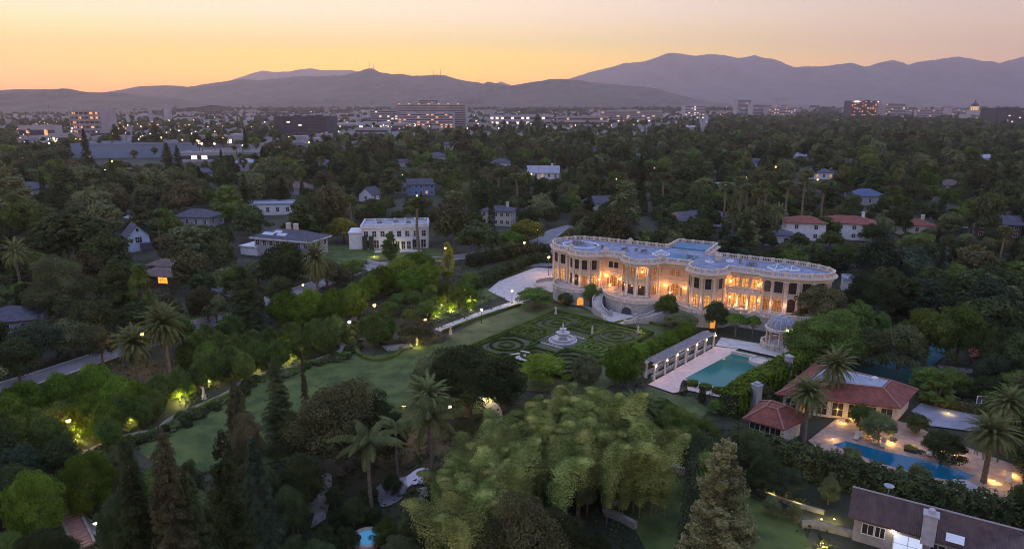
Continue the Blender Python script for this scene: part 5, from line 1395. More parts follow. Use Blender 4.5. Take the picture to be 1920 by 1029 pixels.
# dark hipped roof villa with solar panels
r = house_root('hipped_villa', 'large grey villa with dark blue hipped roof, solar panels and two chimneys', 545, 440, 6.0, radians(-20))
b = MB(); b.box(0, 0, -.2, 19, 9, 5.6); b.box(7.5, -5.5, -.2, 9, 5, 2.9); b.build('wall', GREY_W, r)
hip_roof(19, 9, 5.4, 2.2, .9).build('roof', DARK_R, r)
q = MB(); hip_roof(9, 5, 0, 1.0, .6, mb=q); q.build('porch_roof', DARK_R, r, loc=(7.5, -5.8, 2.7))
q = MB(); q.ribbon([(-10.45, -5.45), (10.45, -5.45), (10.45, 5.45), (-10.45, 5.45)], .14, 5.2, 5.5, closed=True); q.build('gutter', WHITE_W, r)
for (x, y, w) in ((-5.5, -2.9, 4.0), (-.8, -2.9, 3.2), (-3, -1.7, 2.5)):
    sl = math.atan2(2.2, 5.4); q = MB(); q.box(0, 0, 0, w, 1.5, .06); o = q.build('solar_panel', SOLAR, r, loc=(x, y, 5.4 + (5.4 + y) * math.tan(sl) + .08)); o.rotation_euler = (sl, 0, 0)
for x in (-1.0, 1.6): q = MB(); q.box(x, .6, 5.5, 1.1, 1.0, 3.6); q.box(x, .6, 9.1, 1.3, 1.2, .2); q.build('chimney', CREAM_W, r)
wall_windows(r, 19, 9, 3.3, 8, 3, GLASS_DARK, 1.2, 1.4)
for i in range(5): window_at(r, 4 + i * 1.7, -8.0, .6, 0, 1.1, 1.7, LIT_DIM if i in (0, 3) else GLASS_DARK)
q = MB(); q.box(-11.5, -1, -.1, 6, 8, 2.6); q.box(-11.5, -1, 2.5, 6.6, 8.6, .25); q.build('carport', WHITE_W, r)
# white flat roofed villa
r = house_root('white_villa', 'white two storey villa with blue flat roof, parapet and tall windows', 742, 420, 6.8, radians(6))
TREES.append((*G(742, 450), 9))
b = MB(); b.box(0, 0, -.2, 20, 11, 6.8); b.box(-11.5, -1, -.2, 5, 8, 5.2); b.build('wall', WHITE_W, r)
q = MB(); q.box(0, 0, 6.6, 20.8, 11.8, .35); q.box(-11.6, -1, 5.0, 5.2, 8.6, .3); q.build('cornice', WHITE_W, r)
q = MB(); q.box(0, 0, 6.95, 19.6, 10.6, .1); q.build('roof', FLAT_R, r)
q = MB(); balustrade([(-10, -5.5), (10, -5.5), (10, 5.5), (-10, 5.5)], 6.95, .7, True, 3.2, q); q.build('parapet', WHITE_W, r)
wall_windows(r, 20, 11, 3.9, 8, 4, GLASS_DARK, 1.2, 1.7); wall_windows(r, 20, 11, .4, 7, 4, GLASS_DARK, 1.4, 2.4)
q = MB(); q.box(2.5, -6.4, -.1, 5.5, 1.9, 3.4); q.box(2.5, -6.4, 3.3, 6, 2.4, .25); q.build('porch', WHITE_W, r)
for i in range(3): window_at(r, .8 + i * 1.7, -7.35, .3, 0, 1.1, 2.4)
for (x, y) in ((-5, 1), (0, 2), (4, 0)): q = MB(); q.box(x, y, 7.05, 1.6, 1.1, .6); q.lathe([(.4, 0), (.4, .2), (.1, .22)], x, y, 7.65, 8); q.build('roof_plant', PLANTM, r)
for x in (-7.2, -9.2): q = MB(); q.box(x, -6.0, 0, 1.3, .8, 4.2); q.build('tall_shutter', mat('dark_ivy', (.03, .04, .02)), r)
q = MB(); q.box(1, -9, -.05, 14, 3.5, .2); q.build('front_terrace', PAVING, r)
simple_house('cream two storey house with dark roof and white chimney beyond the street', 935, 388, 11, 8, 5.5, 1.5, radians(-14), CREAM_W, DARK_R, nf=5, ns=3, floors=2, lit=0)
r = simple_house('blue gabled two storey house with a lit porch among the trees', 788, 338, 13, 8, 5.6, 2.2, radians(12), DBLUE_W, DARK_R, 'gable', nf=5, ns=2, floors=2, chim=0, lit=4)
simple_house('long low grey roofed wing left of the blue gabled house', 745, 343, 12, 8, 3.2, 2.4, radians(-8), GREY_W, DARK_R, 'hip', nf=4, chim=0)
simple_house('small white gabled house left of the blue gabled house', 694, 355, 8, 7, 3.4, 3.0, radians(70), WHITE_W, DARK_R, 'gable', nf=2, ns=1, chim=0)
simple_house('grey roofed white house high up in the trees left of centre right', 1018, 315, 19, 9, 4, 3.5, radians(-6), WHITE_W, FLAT_R, 'gable', nf=5, ns=2, chim=1, lit=3)
simple_house('white villa with red tile roof, left wing beyond the mansion', 1508, 408, 12, 9, 5.8, 1.7, radians(-12), WHITE_W, RED_R, nf=2, ns=3, floors=2, chim=0, flat=0)
simple_house('white villa with red tile roof and wide chimneys beyond the mansion', 1590, 408, 16, 10, 5.4, 1.9, radians(-24), WHITE_W, RED_R, nf=4, ns=3, floors=2, chim=1, flat=0)
simple_house('low house with purple red roof and white chimney right of the red roofed villa', 1712, 413, 12, 8, 3.2, 1.8, radians(-8), CREAM_W, RED_R, nf=3, ns=2, chim=1)
simple_house('dark timber framed house near the right edge', 1868, 408, 13, 8, 5, 2.2, radians(-18), BROWN_W, DARK_R, 'gable', nf=4, ns=2, floors=2, chim=1)
simple_house('flat white carport left of the dark timber framed house', 1815, 411, 8, 5, 2.6, .4, radians(-10), WHITE_W, FLAT_R, 'flat', nf=2, ns=1, chim=0)
simple_house('low villa with pale flat roofs behind the hipped roof villa', 505, 380, 19, 10, 4.0, .5, radians(10), WHITE_W, FLAT_R, 'flat', nf=5, ns=2, chim=0)
simple_house('grey hipped house partly hidden by the domed olive tree', 372, 396, 14, 9, 3.6, 2.4, radians(-10), GREY_W, DARK_R, nf=4, chim=0)
simple_house('small pale garage right above the blue gabled cottage', 262, 404, 11, 6, 3.0, 1.0, radians(-14), GREY_W, FLAT_R, 'hip', nf=3, chim=0)
simple_house('blue roofed house at the left edge', 20, 580, 9, 8, 3.2, 2.0, radians(20), GREY_W, DARK_R, nf=3, chim=0)
simple_house('low flat blue roof at the left edge beside the blue roofed house', 58, 590, 5, 4, 2.4, .4, radians(20), GREY_W, FLAT_R, 'flat', nf=1, ns=1, chim=0)
simple_house('white house with a bright orange lit porch in the trees at upper right', 1535, 318, 15, 9, 4, 2.2, radians(-6), WHITE_W, DARK_R, 'hip', nf=4, chim=0, lit=2)
simple_house('blue roofed house behind a pale hedge at right', 1622, 358, 13, 9, 4, 2.8, radians(5), GREY_W, wm('blue_roof', (0.08, 0.11, 0.20)), 'hip', nf=3, chim=0, lit=4)
simple_house('pale low house behind the tall palms right of centre', 1330, 398, 14, 8, 3.4, 2, radians(-10), WHITE_W, DARK_R, 'hip', nf=4, chim=0)
simple_house('small white building behind the right end of the mansion', 1610, 522, 7, 4, 2.8, .5, radians(-20), CREAM_W, FLAT_R, 'flat', nf=2, ns=1, chim=0)
simple_house('white house half hidden right of the mansion centre wing', 1460, 432, 8, 7, 3.5, 1.5, radians(-15), WHITE_W, DARK_R, 'hip', nf=2, chim=0)
# generic houses peeking between the far trees
HOUSES = []
hl = [(1290, 400), (150, 330), (60, 345), (240, 330), (1130, 372), (1250, 350), (1360, 345), (1450, 345), (560, 345), (880, 325), (940, 300), (1080, 300), (1190, 290), (1300, 300), (1420, 300), (1690, 330), (1780, 340), (1890, 330), (460, 300), (520, 310), (600, 300), (700, 292), (380, 318), (20, 318), (760, 300), (650, 322), (820, 288), (1000, 285), (1600, 300), (1750, 300), (1850, 292), (1240, 280), (1120, 276), (900, 275), (840, 268), (720, 270), (650, 275), (600, 280), (560, 268), (780, 262), (1500, 288), (1380, 280)]
hl = hl[::2]
for i, (px, py) in enumerate(hl):
    x, y = G(px, py, 5)
    w = random.uniform(11, 17); k = random.choice(('gable', 'hip', 'hip'))
    simple_house('distant house with pale walls half hidden between the trees', px, py, w, random.uniform(8, 10), random.choice((3.2, 5.4)), random.uniform(1.8, 2.8), random.uniform(-.5, .5), random.choice((WHITE_W, CREAM_W, GREY_W)), random.choice((DARK_R, DARK_R, BROWN_R, FLAT_R)), k, nf=3, ns=1, chim=0, group='distant houses between the trees', lit=random.choice((0, 0, 5)))
# red tiled pool house complex, drawn from its eaves
def eave_house(name, label, pxs, z, ht, inset, wall, roof, topm=None):
    P = [Vector((*G(px, py, z), 0)) for px, py in pxs]; c = sum(P, Vector()) / 4
    r = tag(empty(name, c.x, c.y, 0), label, 'house'); q = [((p - c).x, (p - c).y) for p in P]
    TREES.append((c.x, c.y, 6))
    sh = offset(q, -.8); b = MB(); b.prism(sh, -.2, z - .1); b.build('wall', wall, r)
    ins = offset(q, -inset); m = MB(); n = 4
    ar = sum(q[i][0] * q[(i + 1) % 4][1] - q[(i + 1) % 4][0] * q[i][1] for i in range(4))
    if ar < 0: q = q[::-1]; ins = ins[::-1]
    m.add([(*p, z) for p in q] + [(*p, z + ht) for p in ins], [(i, (i + 1) % 4, 4 + (i + 1) % 4, 4 + i) for i in range(4)] + ([(4, 5, 6, 7)]) + [(3, 2, 1, 0)])
    m.prism(offset(q, -.03), z - .18, z - .004); m.build('roof', roof, r)
    hp = MB()
    for i in range(4): hp.tube([(*q[i], z + .04), (*ins[i], z + ht + .05)], .13, 5)
    for i in range(4): hp.tube([(*ins[i], z + ht + .05), (*ins[(i + 1) % 4], z + ht + .05)], .13, 5)
    hp.build('ridge_tiles', wm('ridge_tile', (0.28, 0.15, 0.12)), r)
    if topm: t = MB(); t.prism(offset(ins, -.25), z + ht, z + ht + .06); t.build('flat_roof', topm, r)
    return r, c, sh
r, c, sh = eave_house('red_tiled_house', 'low house with red tiled hipped roof and pale flat top beside the tennis court', [(1453, 738), (1690, 765), (1722, 730), (1522, 684)], 3.0, 1.5, 3.0, CREAM_W, RED_R, FLAT_R)
a = math.atan2(sh[1][1] - sh[0][1], sh[1][0] - sh[0][0])
for i in range(7):
    t = (i + .5) / 7; window_at(r, sh[0][0] + (sh[1][0] - sh[0][0]) * t, sh[0][1] + (sh[1][1] - sh[0][1]) * t, .4, a, 1.4, 2.0, LIT_DIM if i == 1 else GLASS_DARK, CREAM_W)
q = MB(); x, y = G(1474, 722); q.box(x - c.x, y - c.y, 0, .8, 1.0, 4.9, .4); q.box(x - c.x, y - c.y, 4.9, 1.0, 1.2, .15, .4); q.build('chimney', GREY_W, r)
for (px, py, w) in ((1640, 712, .8), (1560, 700, .7), (1575, 708, .9), (1545, 704, .5)): x, y = G(px, py, 4.6); q = MB(); q.box(x - c.x, y - c.y, 4.5, w, w, .5); q.lathe([(.3, 0), (.1, .2)], x - c.x, y - c.y, 5.0, 8); q.build('roof_vent', WHITE_W, r)
r, c, sh = eave_house('pool_cabana', 'small red tiled cabana with a white chimney left of the date palms', [(1393, 784), (1470, 806), (1520, 782), (1424, 752)], 2.7, 1.6, 2.2, CREAM_W, RED_R)
a = math.atan2(sh[1][1] - sh[0][1], sh[1][0] - sh[0][0])
for i in range(3): t = (i + .5) / 3; window_at(r, sh[0][0] + (sh[1][0] - sh[0][0]) * t, sh[0][1] + (sh[1][1] - sh[0][1]) * t, .3, a, 1.3, 1.9, GLASS_DARK, CREAM_W)
x, y = G(1415, 772); q = MB(); q.box(x - c.x, y - c.y, 0, 1.1, 1.1, 4.2, .5); q.box(x - c.x, y - c.y, 4.2, 1.3, 1.3, .2, .5); q.box(x - c.x, y - c.y, 4.4, .7, .7, .3, .5); q.build('chimney', GREY_W, r)
# slate roofed house at the bottom right
def slate_house():
    z0, zr = 3.0, 5.3
    R0, R1 = Vector((*G(1599, 912, zr), zr)), Vector((*G(1925, 996, zr), zr))
    E0 = Vector((*G(1574, 962, z0), z0)); d = (R1 - R0); d.z = 0; L = d.length; d.normalize(); n = Vector((d.y, -d.x, 0))
    if n.dot(E0 - R0) < 0: n = -n
    hw = abs((E0 - R0).dot(n)); a = math.atan2(d.y, d.x)
    r = tag(empty('slate_roofed_house', R0.x, R0.y, 0, a), 'single storey house with brown grey shingle roof, chimney and lit glass door at bottom right', 'house')
    L += 14; s = -1
    b = MB(); b.box(L / 2, 0, -.3, L - 1.2, 2 * (hw - .7), z0 + .2)
    b.add([(.6, -hw + .7, z0 - .1), (.6, hw - .7, z0 - .1), (.6, 0, zr - .35)], [(0, 2, 1)]); b.build('wall', wm('taupe_siding', (0.27, 0.25, 0.25)), r)
    q = MB()
    for sg in (-1, 1):
        q.add([(0, sg * hw, z0), (L, sg * hw, z0), (L, 0, zr), (0, 0, zr), (0, sg * hw, z0 - .2), (L, sg * hw, z0 - .2), (L, 0, zr - .2), (0, 0, zr - .2)], [(0, 1, 2, 3), (7, 6, 5, 4), (0, 4, 5, 1), (1, 5, 6, 2), (3, 7, 4, 0)])
    q.build('roof', SLATE_R, r)
    q = MB(); q.tube([(0, 0, zr + .02), (L, 0, zr + .02)], .1, 5); q.build('ridge_cap', wm('ridge_grey', (.3, .27, .28)), r)
    g = MB()                                # cross gable towards the garden
    x0 = L * .52; w = 4.6; yo = -hw - 6
    for sg in (-1, 1):
        g.add([(x0 + sg * w, yo, z0), (x0 + sg * w, -.5, z0), (x0, -.5, zr + .1), (x0, yo, zr + .1), (x0 + sg * w, yo, z0 - .2), (x0 + sg * w, -.5, z0 - .2), (x0, -.5, zr - .1), (x0, yo, zr - .1)], [(0, 1, 2, 3), (7, 6, 5, 4), (0, 3, 7, 4), (0, 4, 5, 1)])
    g.build('gable_roof', SLATE_R, r); g = MB(); g.box(x0, -hw - 2.4, -.3, 2 * w - 1.2, 7, z0 + .15); g.build('gable_wall', wm('taupe_siding', (0.27, 0.25, 0.25)), r)
    y = -(hw - .7)
    window_at(r, 1.9, y, 1.2, 0, 1.0, 1.1); window_at(r, 3.0, y, 1.2, 0, .8, 1.1, GLASS_DARK)
    window_at(r, 5.5, y, .1, 0, 2.4, 2.1, mat('blue_white_lit_door', (.3, .35, .4), emit=((.62, .70, 1.0), .55)), nm='glass_door'); window_at(r, 8.0, y, 1.1, 0, 1.2, 1.1)
    q = MB(); q.box(7.0, -2.0, z0 - .5, 1.15, 1.0, 3.1, 0); q.box(7.0, -2.0, 5.6, 1.35, 1.2, .15); q.lathe([(.3, 0), (.3, .4), (.15, .5)], 7.0, -2.0, 5.75, 8); q.build('chimney', wm('chimney_stone', (.42, .40, .42)), r)
    sl = math.atan2(zr - z0, hw)
    for (x, yy, ww) in ((9.2, -1.6, 1.5), (12.4, -3.2, .8)):
        q = MB(); q.box(0, 0, 0, ww, .8, .15); o = q.build('skylight', mat('skylight_white', (.7, .75, .8), rough=.2), r, loc=(x, yy, zr + yy * math.tan(sl) + .05)); o.rotation_euler = (sl, 0, 0)
    x, y2 = 3.2, .6
    q = MB(); q.tube([(x, y2, zr - .5), (x, y2, zr + .7)], .03, 5); q.lathe([(.05, 0), (.4, .12), (.5, .25), (.42, .18), (.03, .05)], x, y2, zr + .6, 14); q.build('satellite_dish', wm('dish_grey', (.3, .33, .38)), r)
    lm = MB(); lm.lathe([(.1, 0), (.1, .15), (.02, .2)], 4.1, -(hw - .6), 2.35, 8); lm.build('wall_lamp', BULB_W, r); plight(4.1, -hw + .2, 2.3, (1, .85, .6), 18, r)
    TREES.append((R0.x + 5, R0.y - 4, 7))
slate_house()

# ---------------------------------------------------------------- small things by the pools and in the garden
def basketball_hoop():
    x, y = G(1838, 790); r = tag(empty('basketball_hoop', x, y, 0, radians(-15)), 'basketball hoop with white framed clear backboard at the grey court', 'basketball hoop')
    b = MB(); b.tube([(0, .9, 0), (0, .9, 2.6), (0, .15, 3.1)], .07, 8); b.build('pole', IRON, r)
    b = MB(); b.ribbon([(-.9, 0), (.9, 0)], .04, 2.75, 3.85); b.build('backboard', mat('backboard', (.12, .13, .16), rough=.2), r)
    f = MB(); 
    for q in ((-.9, 2.75, .9, 2.75), (-.9, 3.85, .9, 3.85), (-.9, 2.75, -.9, 3.85), (.9, 2.75, .9, 3.85), (-.3, 2.9, .3, 2.9), (-.3, 3.35, .3, 3.35), (-.3, 2.9, -.3, 3.35), (.3, 2.9, .3, 3.35)): f.tube([(q[0], -.04, q[1]), (q[2], -.04, q[3])], .045, 4)
    f.build('backboard_frame', mat('white_paint', (.8, .8, .8)), r)
    h = MB(); h.tube([(.23 * cos(t), -.3 + .23 * sin(t), 2.95) for t in [k * pi / 6 for k in range(13)]], .02, 4); h.build('rim', mat('orange_rim', (.7, .2, .05)), r)
basketball_hoop()
CUSH = wm('cream_cushion', (.5, .45, .4)); TEAK = wm('teak', (.3, .17, .1))
def lounger(px, py, rz, label):
    x, y = G(px, py, .05); r = tag(empty('sun_lounger', x, y, .05, rz), label, 'sun lounger', 'loungers by the blue pool')
    b = MB(); b.box(0, 0, .22, .65, 1.9, .08); b.build('frame', TEAK, r)
    for sx in (-1, 1):
        for sy in (-1, 1): b = MB(); b.box(sx * .28, sy * .8, 0, .07, .07, .22); b.build('leg', TEAK, r)
    b = MB(); b.box(0, -.3, .30, .6, 1.25, .1); b.build('mattress', CUSH, r)
    b = MB(); b.add([(-.3, .33, .3), (.3, .33, .3), (.3, .95, .75), (-.3, .95, .75), (-.3, .3, .4), (.3, .3, .4), (.3, .9, .85), (-.3, .9, .85)], [(3, 2, 1, 0), (4, 5, 6, 7), (0, 1, 5, 4), (1, 2, 6, 5), (2, 3, 7, 6), (3, 0, 4, 7)]); b.build('backrest', CUSH, r)
for i, (px, py) in enumerate([(1606, 822), (1617, 818), (1640, 830), (1655, 836), (1742, 852), (1757, 855), (1778, 862), (1890, 902)]):
    lounger(px, py, radians(-35), ['lounger at the left end of the blue pool, nearest the pool corner', 'second lounger from the left end of the blue pool', 'third lounger from the left, before the uplit olive tree', 'fourth lounger from the left, nearest the middle of the pool', 'first lounger right of the square planter by the pool', 'second lounger right of the square planter by the pool', 'third lounger right of the square planter by the pool', 'lounger alone beside the date palm at the right end'][i])
def patio_umbrella(px, py):
    x, y = G(px, py, 2.4); r = tag(empty('patio_umbrella', x, y, .05), 'closed grey patio umbrella dome at the right end of the blue pool', 'umbrella')
    b = MB(); b.tube([(0, 0, 0), (0, 0, 2.6)], .035, 6); b.build('pole', IRON, r)
    b = MB(); b.lathe([(1.5, 2.0), (1.45, 2.06), (.8, 2.4), (.05, 2.62), (.78, 2.36), (1.42, 2.02)], n=8); b.build('canopy', wm('grey_canvas', (.35, .33, .33)), r)
patio_umbrella(1808, 905)
def planter(px, py, s, label):
    x, y = G(px, py, .05); r = tag(empty('square_planter', x, y, .05, radians(-32)), label, 'planter')
    b = MB(); b.box(0, 0, 0, s, s, .45); b.build('box', IRON, r)
    rng = np.random.default_rng(3); put('foliage', quads_mesh('planter_plants', blob_cloud([(0, 0, .5, s * .45, .3)], 500, .08, rng), LF['yellow']), r)
planter(1707, 845, 1.5, 'square dark planter with golden lit grasses beside the blue pool')
# wooden garden steps bottom left
def garden_steps():
    x0, y0 = G(118, 940, 1.2); x1, y1 = G(160, 1030, -.2)
    r = tag(empty('garden_stairs', x0, y0, 0, math.atan2(y1 - y0, x1 - x0)), 'long flight of reddish garden steps with pale edges at the bottom left corner', 'stairs')
    L = math.hypot(x1 - x0, y1 - y0); n = 18; 
    BR = wm('red_brick_step', (.30, .16, .14)); tr = MB(); ed = MB()
    for i in range(n):
        z = 1.5 - 1.5 * i / n
        tr.box(L * (i + .5) / n, 0, 0, L / n, 1.5, z + .1); ed.box(L * (i + 1) / n - .05, 0, z + .1, .1, 1.5, .03)
    tr.build('treads', BR, r); ed.build('nosing', PATHM, r)
    for sg in (-1, 1): w = MB(); w.ribbon([(0, sg * .9), (L, sg * .9)], .25, 0, [1.95, .35]); w.build('side_wall', PATHM, r)
    l = MB(); l.box(-.9, 0, 0, 1.8, 1.9, 1.6); l.build('upper_landing', BR, r)
garden_steps()
# walls of the sunken lawn and the lower garden
def low_wall(label, pxs, w, h, m=None, z=0.0):
    p = smooth_path(GP(pxs, z), 3); b = MB(); b.ribbon([(x - p[0][0], y - p[0][1]) for x, y in p], w, 0, h)
    return tag(b.build('garden_wall', m or PATHM, loc=(p[0][0], p[0][1], z)), label, 'garden wall')
low_wall('pale retaining wall along the left side of the dark walled lawn', [(1132, 960), (1180, 926), (1238, 882)], .5, .7)
low_wall('short pale wall below the dark walled lawn', [(1132, 963), (1162, 975), (1192, 991)], .5, .8)
low_wall('pale stone wall at the far end of the dark walled lawn', [(1240, 880), (1265, 882), (1295, 892)], .8, .8, PAVING)
low_wall('long low lit wall of the garden left of the slate roofed house', [(1418, 922), (1480, 945), (1545, 964)], .3, .5, PATHM)
low_wall('white retaining wall below the slate roofed house', [(1502, 988), (1530, 990), (1600, 1008), (1670, 1030)], .35, .8, PATHM)
low_wall('dark green fence between tennis court and red tiled house', [(1500, 672), (1600, 697), (1700, 726)], .12, 2.4, mat('green_screen', (.02, .06, .06)))
low_wall('white curved garden wall behind the row of clipped trees', [(312, 626), (370, 607), (426, 590)], .35, 1.0, PAVING)
low_wall('low wall in front of the clipped trees and the dark villa', [(690, 492), (710, 497), (728, 500)], .3, .9, PAVING)
def garden_bench(px, py, rz, label):
    x, y = G(px, py); r = tag(empty('stone_bench', x, y, 0, rz), label, 'bench')
    b = MB(); b.box(0, 0, .42, 1.8, .5, .1); b.build('seat', STONE_TRIM, r)
    for s in (-1, 1): b = MB(); b.box(s * .7, 0, 0, .2, .4, .42); b.build('leg', STONE_TRIM, r)
garden_bench(966, 668, .4, 'white stone bench on the small terrace left of the light green tree'); garden_bench(985, 664, -.5, 'second white bench on the small terrace nearest the light green tree')
struct('path', MB().sheet(GP([(955, 668), (975, 660), (1000, 664), (985, 680), (958, 680)]), 0.05), PAVING, 'small paved terrace with white benches')
# statues: a robed stone figure on a pedestal
def statue(px, py, label, h=2.2):
    x, y = G(px, py); r = tag(empty('garden_statue', x, y, 0, random.uniform(-.5, .5)), label, 'statue'); s = h / 2.3
    b = MB(); b.box(0, 0, 0, .7 * s, .7 * s, .12 * s); b.box(0, 0, .12 * s, .5 * s, .5 * s, .6 * s); b.box(0, 0, .72 * s, .62 * s, .62 * s, .08 * s); b.build('pedestal', STONE_TRIM, r)
    b = MB(); b.lathe([(a * s, q * s) for a, q in ((.24, .8), (.22, 1.1), (.17, 1.45), (.14, 1.62), (.19, 1.85), (.21, 1.98), (.08, 2.06), (.06, 2.12), (.10, 2.18), (.11, 2.27), (.08, 2.37), (.01, 2.4))], n=10)
    b.tube([(.18 * s, 0, 1.95 * s), (.30 * s, -.08 * s, 1.7 * s), (.16 * s, -.2 * s, 1.6 * s)], [.05 * s, .045 * s, .03 * s], 5); b.tube([(-.18 * s, 0, 1.95 * s), (-.34 * s, -.05 * s, 2.1 * s), (-.4 * s, -.1 * s, 2.35 * s)], [.05 * s, .045 * s, .03 * s], 5)
    b.build('figure', STONE_TRIM, r, smooth=True)
for px, py, l in ((472, 698, 'stone statue beside the uplit tree nearest the dark pointed conifer'), (383, 748, 'pale stone statue beside the garden path right of the date palms'), (563, 655, 'stone statue by the uplit trees nearest the bare conifer'), (224, 788, 'small stone statue left of the lowest pair of uplit trees'), (168, 800, 'stone statue right of the lower left uplit tree'), (352, 735, 'stone statue between the two uplit trees right of the date palms'),
                  (845, 627, 'stone figure at the near end of the straight pale drive'), (1042, 592, 'slender stone statue at the far corner of the parterre'), (1110, 630, 'stone statue on the parterre right of the fountain'), (1196, 628, 'stone statue beside the small yellow lamp of the parterre')):
    statue(px, py, l, 2.0)
def utility_pole(px, ptop, h, label):
    x, y = G(px, ptop, h); r = tag(empty('utility_pole', x, y, 0, .3), label, 'utility pole')
    b = MB(); b.tube([(0, 0, -.3), (0, 0, h)], [.17, .1], 8); b.build('pole', BARK, r); b = MB(); b.box(0, 0, h - .8, 2.4, .12, .14); b.build('crossarm', BARK, r)
utility_pole(297, 430, 9, 'wooden utility pole right of the blue gabled cottage'); utility_pole(1842, 345, 14, 'tall thin utility pole left of the dark timber framed house')
# ---------------------------------------------------------------- garden lamps and uplights
ORANGE = (1.0, .45, .10); WHITEL = (1.0, .80, .58); YG = (1.0, .92, .22)
def post_lamp(px, py, h, glass, col, e, label, group=None, r=.2):
    x, y = G(px, py, h); o = tag(empty('lamp_post', x, y, 0), label, 'lamp post', group)
    b = MB(); b.tube([(0, 0, 0), (0, 0, h - .3)], [.08, .05], 7); b.lathe([(.16, 0), (.14, .3), (.06, .4)], n=8); b.build('post', IRON, o)
    b = MB(); b.lathe([(.04, -r), (r * .8, -r * .6), (r, 0), (r * .8, r * .6), (.04, r)], n=10); b.build('globe', glass, o, loc=(0, 0, h))
    b = MB(); b.lathe([(r * 1.1, r * .7), (.03, r * 1.5)], n=8); b.build('cap', IRON, o, loc=(0, 0, h))
    plight(0, -.5, h - .1, col, e, o); return o
for a in ((267, 626, 6, BULB_O, ORANGE, 500, 'orange street lamp beside the pair of date palms', .32), (128, 788, 4, BULB_O, ORANGE, 220, 'orange lamp above the lower left uplit tree', .25), (702, 572, 4.5, BULB_O, ORANGE, 300, 'orange lamp behind the single big ball tree', .3),
          (797, 599, 3.5, BULB_O, ORANGE, 140, 'orange lamp right of the pink tinged umbrella tree', .24), (757, 762, 4, BULB_O, ORANGE, 200, 'orange lamp left of the date palm on the lower lawn', .25), (655, 603, 3.5, BULB_W, WHITEL, 160, 'white lamp at the head of the garden path', .25),
          (842, 762, 5, BULB_W, WHITEL, 160, 'bright white lamp between date palm and bamboo', .26), (903, 580, 3, BULB_W, WHITEL, 90, 'white lamp beside the straight pale drive', .22), (960, 545, 3, BULB_W, WHITEL, 110, 'white lamp at the edge of the pale forecourt', .22),
          (178, 980, 2.6, BULB_W, WHITEL, 40, 'white lamp right of the reddish garden steps', .16), (1029, 482, 5, BULB_O, ORANGE, 420, 'orange lamp behind the left end of the mansion', .32), (983, 455, 5, BULB_O, ORANGE, 160, 'yellow street lamp beside the yellow green tree', .28), (1008, 430, 5, BULB_O, ORANGE, 130, 'yellow street lamp further up the street by the yellow green tree', .26),
          (835, 465, 4, BULB_O, ORANGE, 80, 'orange lamp on the street right of the white villa', .24), (1257, 396, 6, BULB_O, ORANGE, 160, 'orange lamp in the trees right of centre beyond the mansion', .34), (210, 303, 7, BULB_O, ORANGE, 200, 'orange lamp below the long pale hall at upper left', .4),
          (1533, 314, 6, BULB_O, ORANGE, 900, 'very bright orange lamp in the trees at upper right', .7), (1454, 313, 6, BULB_O, ORANGE, 300, 'orange lamp left of the very bright one', .5), (568, 534, 3, BULB_O, ORANGE, 60, 'small orange lamp behind the row at the lone tall date palm', .2), (1653, 360, 4, BULB_O, ORANGE, 200, 'orange lamp right of the blue roofed house', .35),
          (790, 352, 3.5, BULB_O, ORANGE, 150, 'orange lamp at the blue gabled house', .4), (996, 326, 4, BULB_O, ORANGE, 100, 'orange lamp at the grey roofed white house', .35), (1533, 337, 4, BULB_O, ORANGE, 60, 'small orange lamp under the very bright one', .3), (782, 367, 4, BULB_Y, YG, 50, 'small yellow lamp above the white villa', .25)):
    post_lamp(a[0], a[1], a[2], a[3], a[4], a[5], a[6], r=a[7])
def uplight(px, py, col, e, label, z=.25, group=None):
    x, y = G(px, py, z); y -= .3; o = tag(empty('garden_uplight', x, y, 0), label, 'garden light', group)
    b = MB(); b.tube([(0, 0, 0), (0, 0, z - .08)], .02, 5); b.lathe([(.05, 0), (.11, .14), (.09, .14), (.03, .05)], z=z - .1, n=8); b.build('housing', IRON, o)
    b = MB(); b.lathe([(.085, 0), (.07, .03), (.01, .035)], z=z + .02, n=8); b.build('lens', BULB_Y, o)
    plight(0, 0, z + .45, col, e, o, .08)
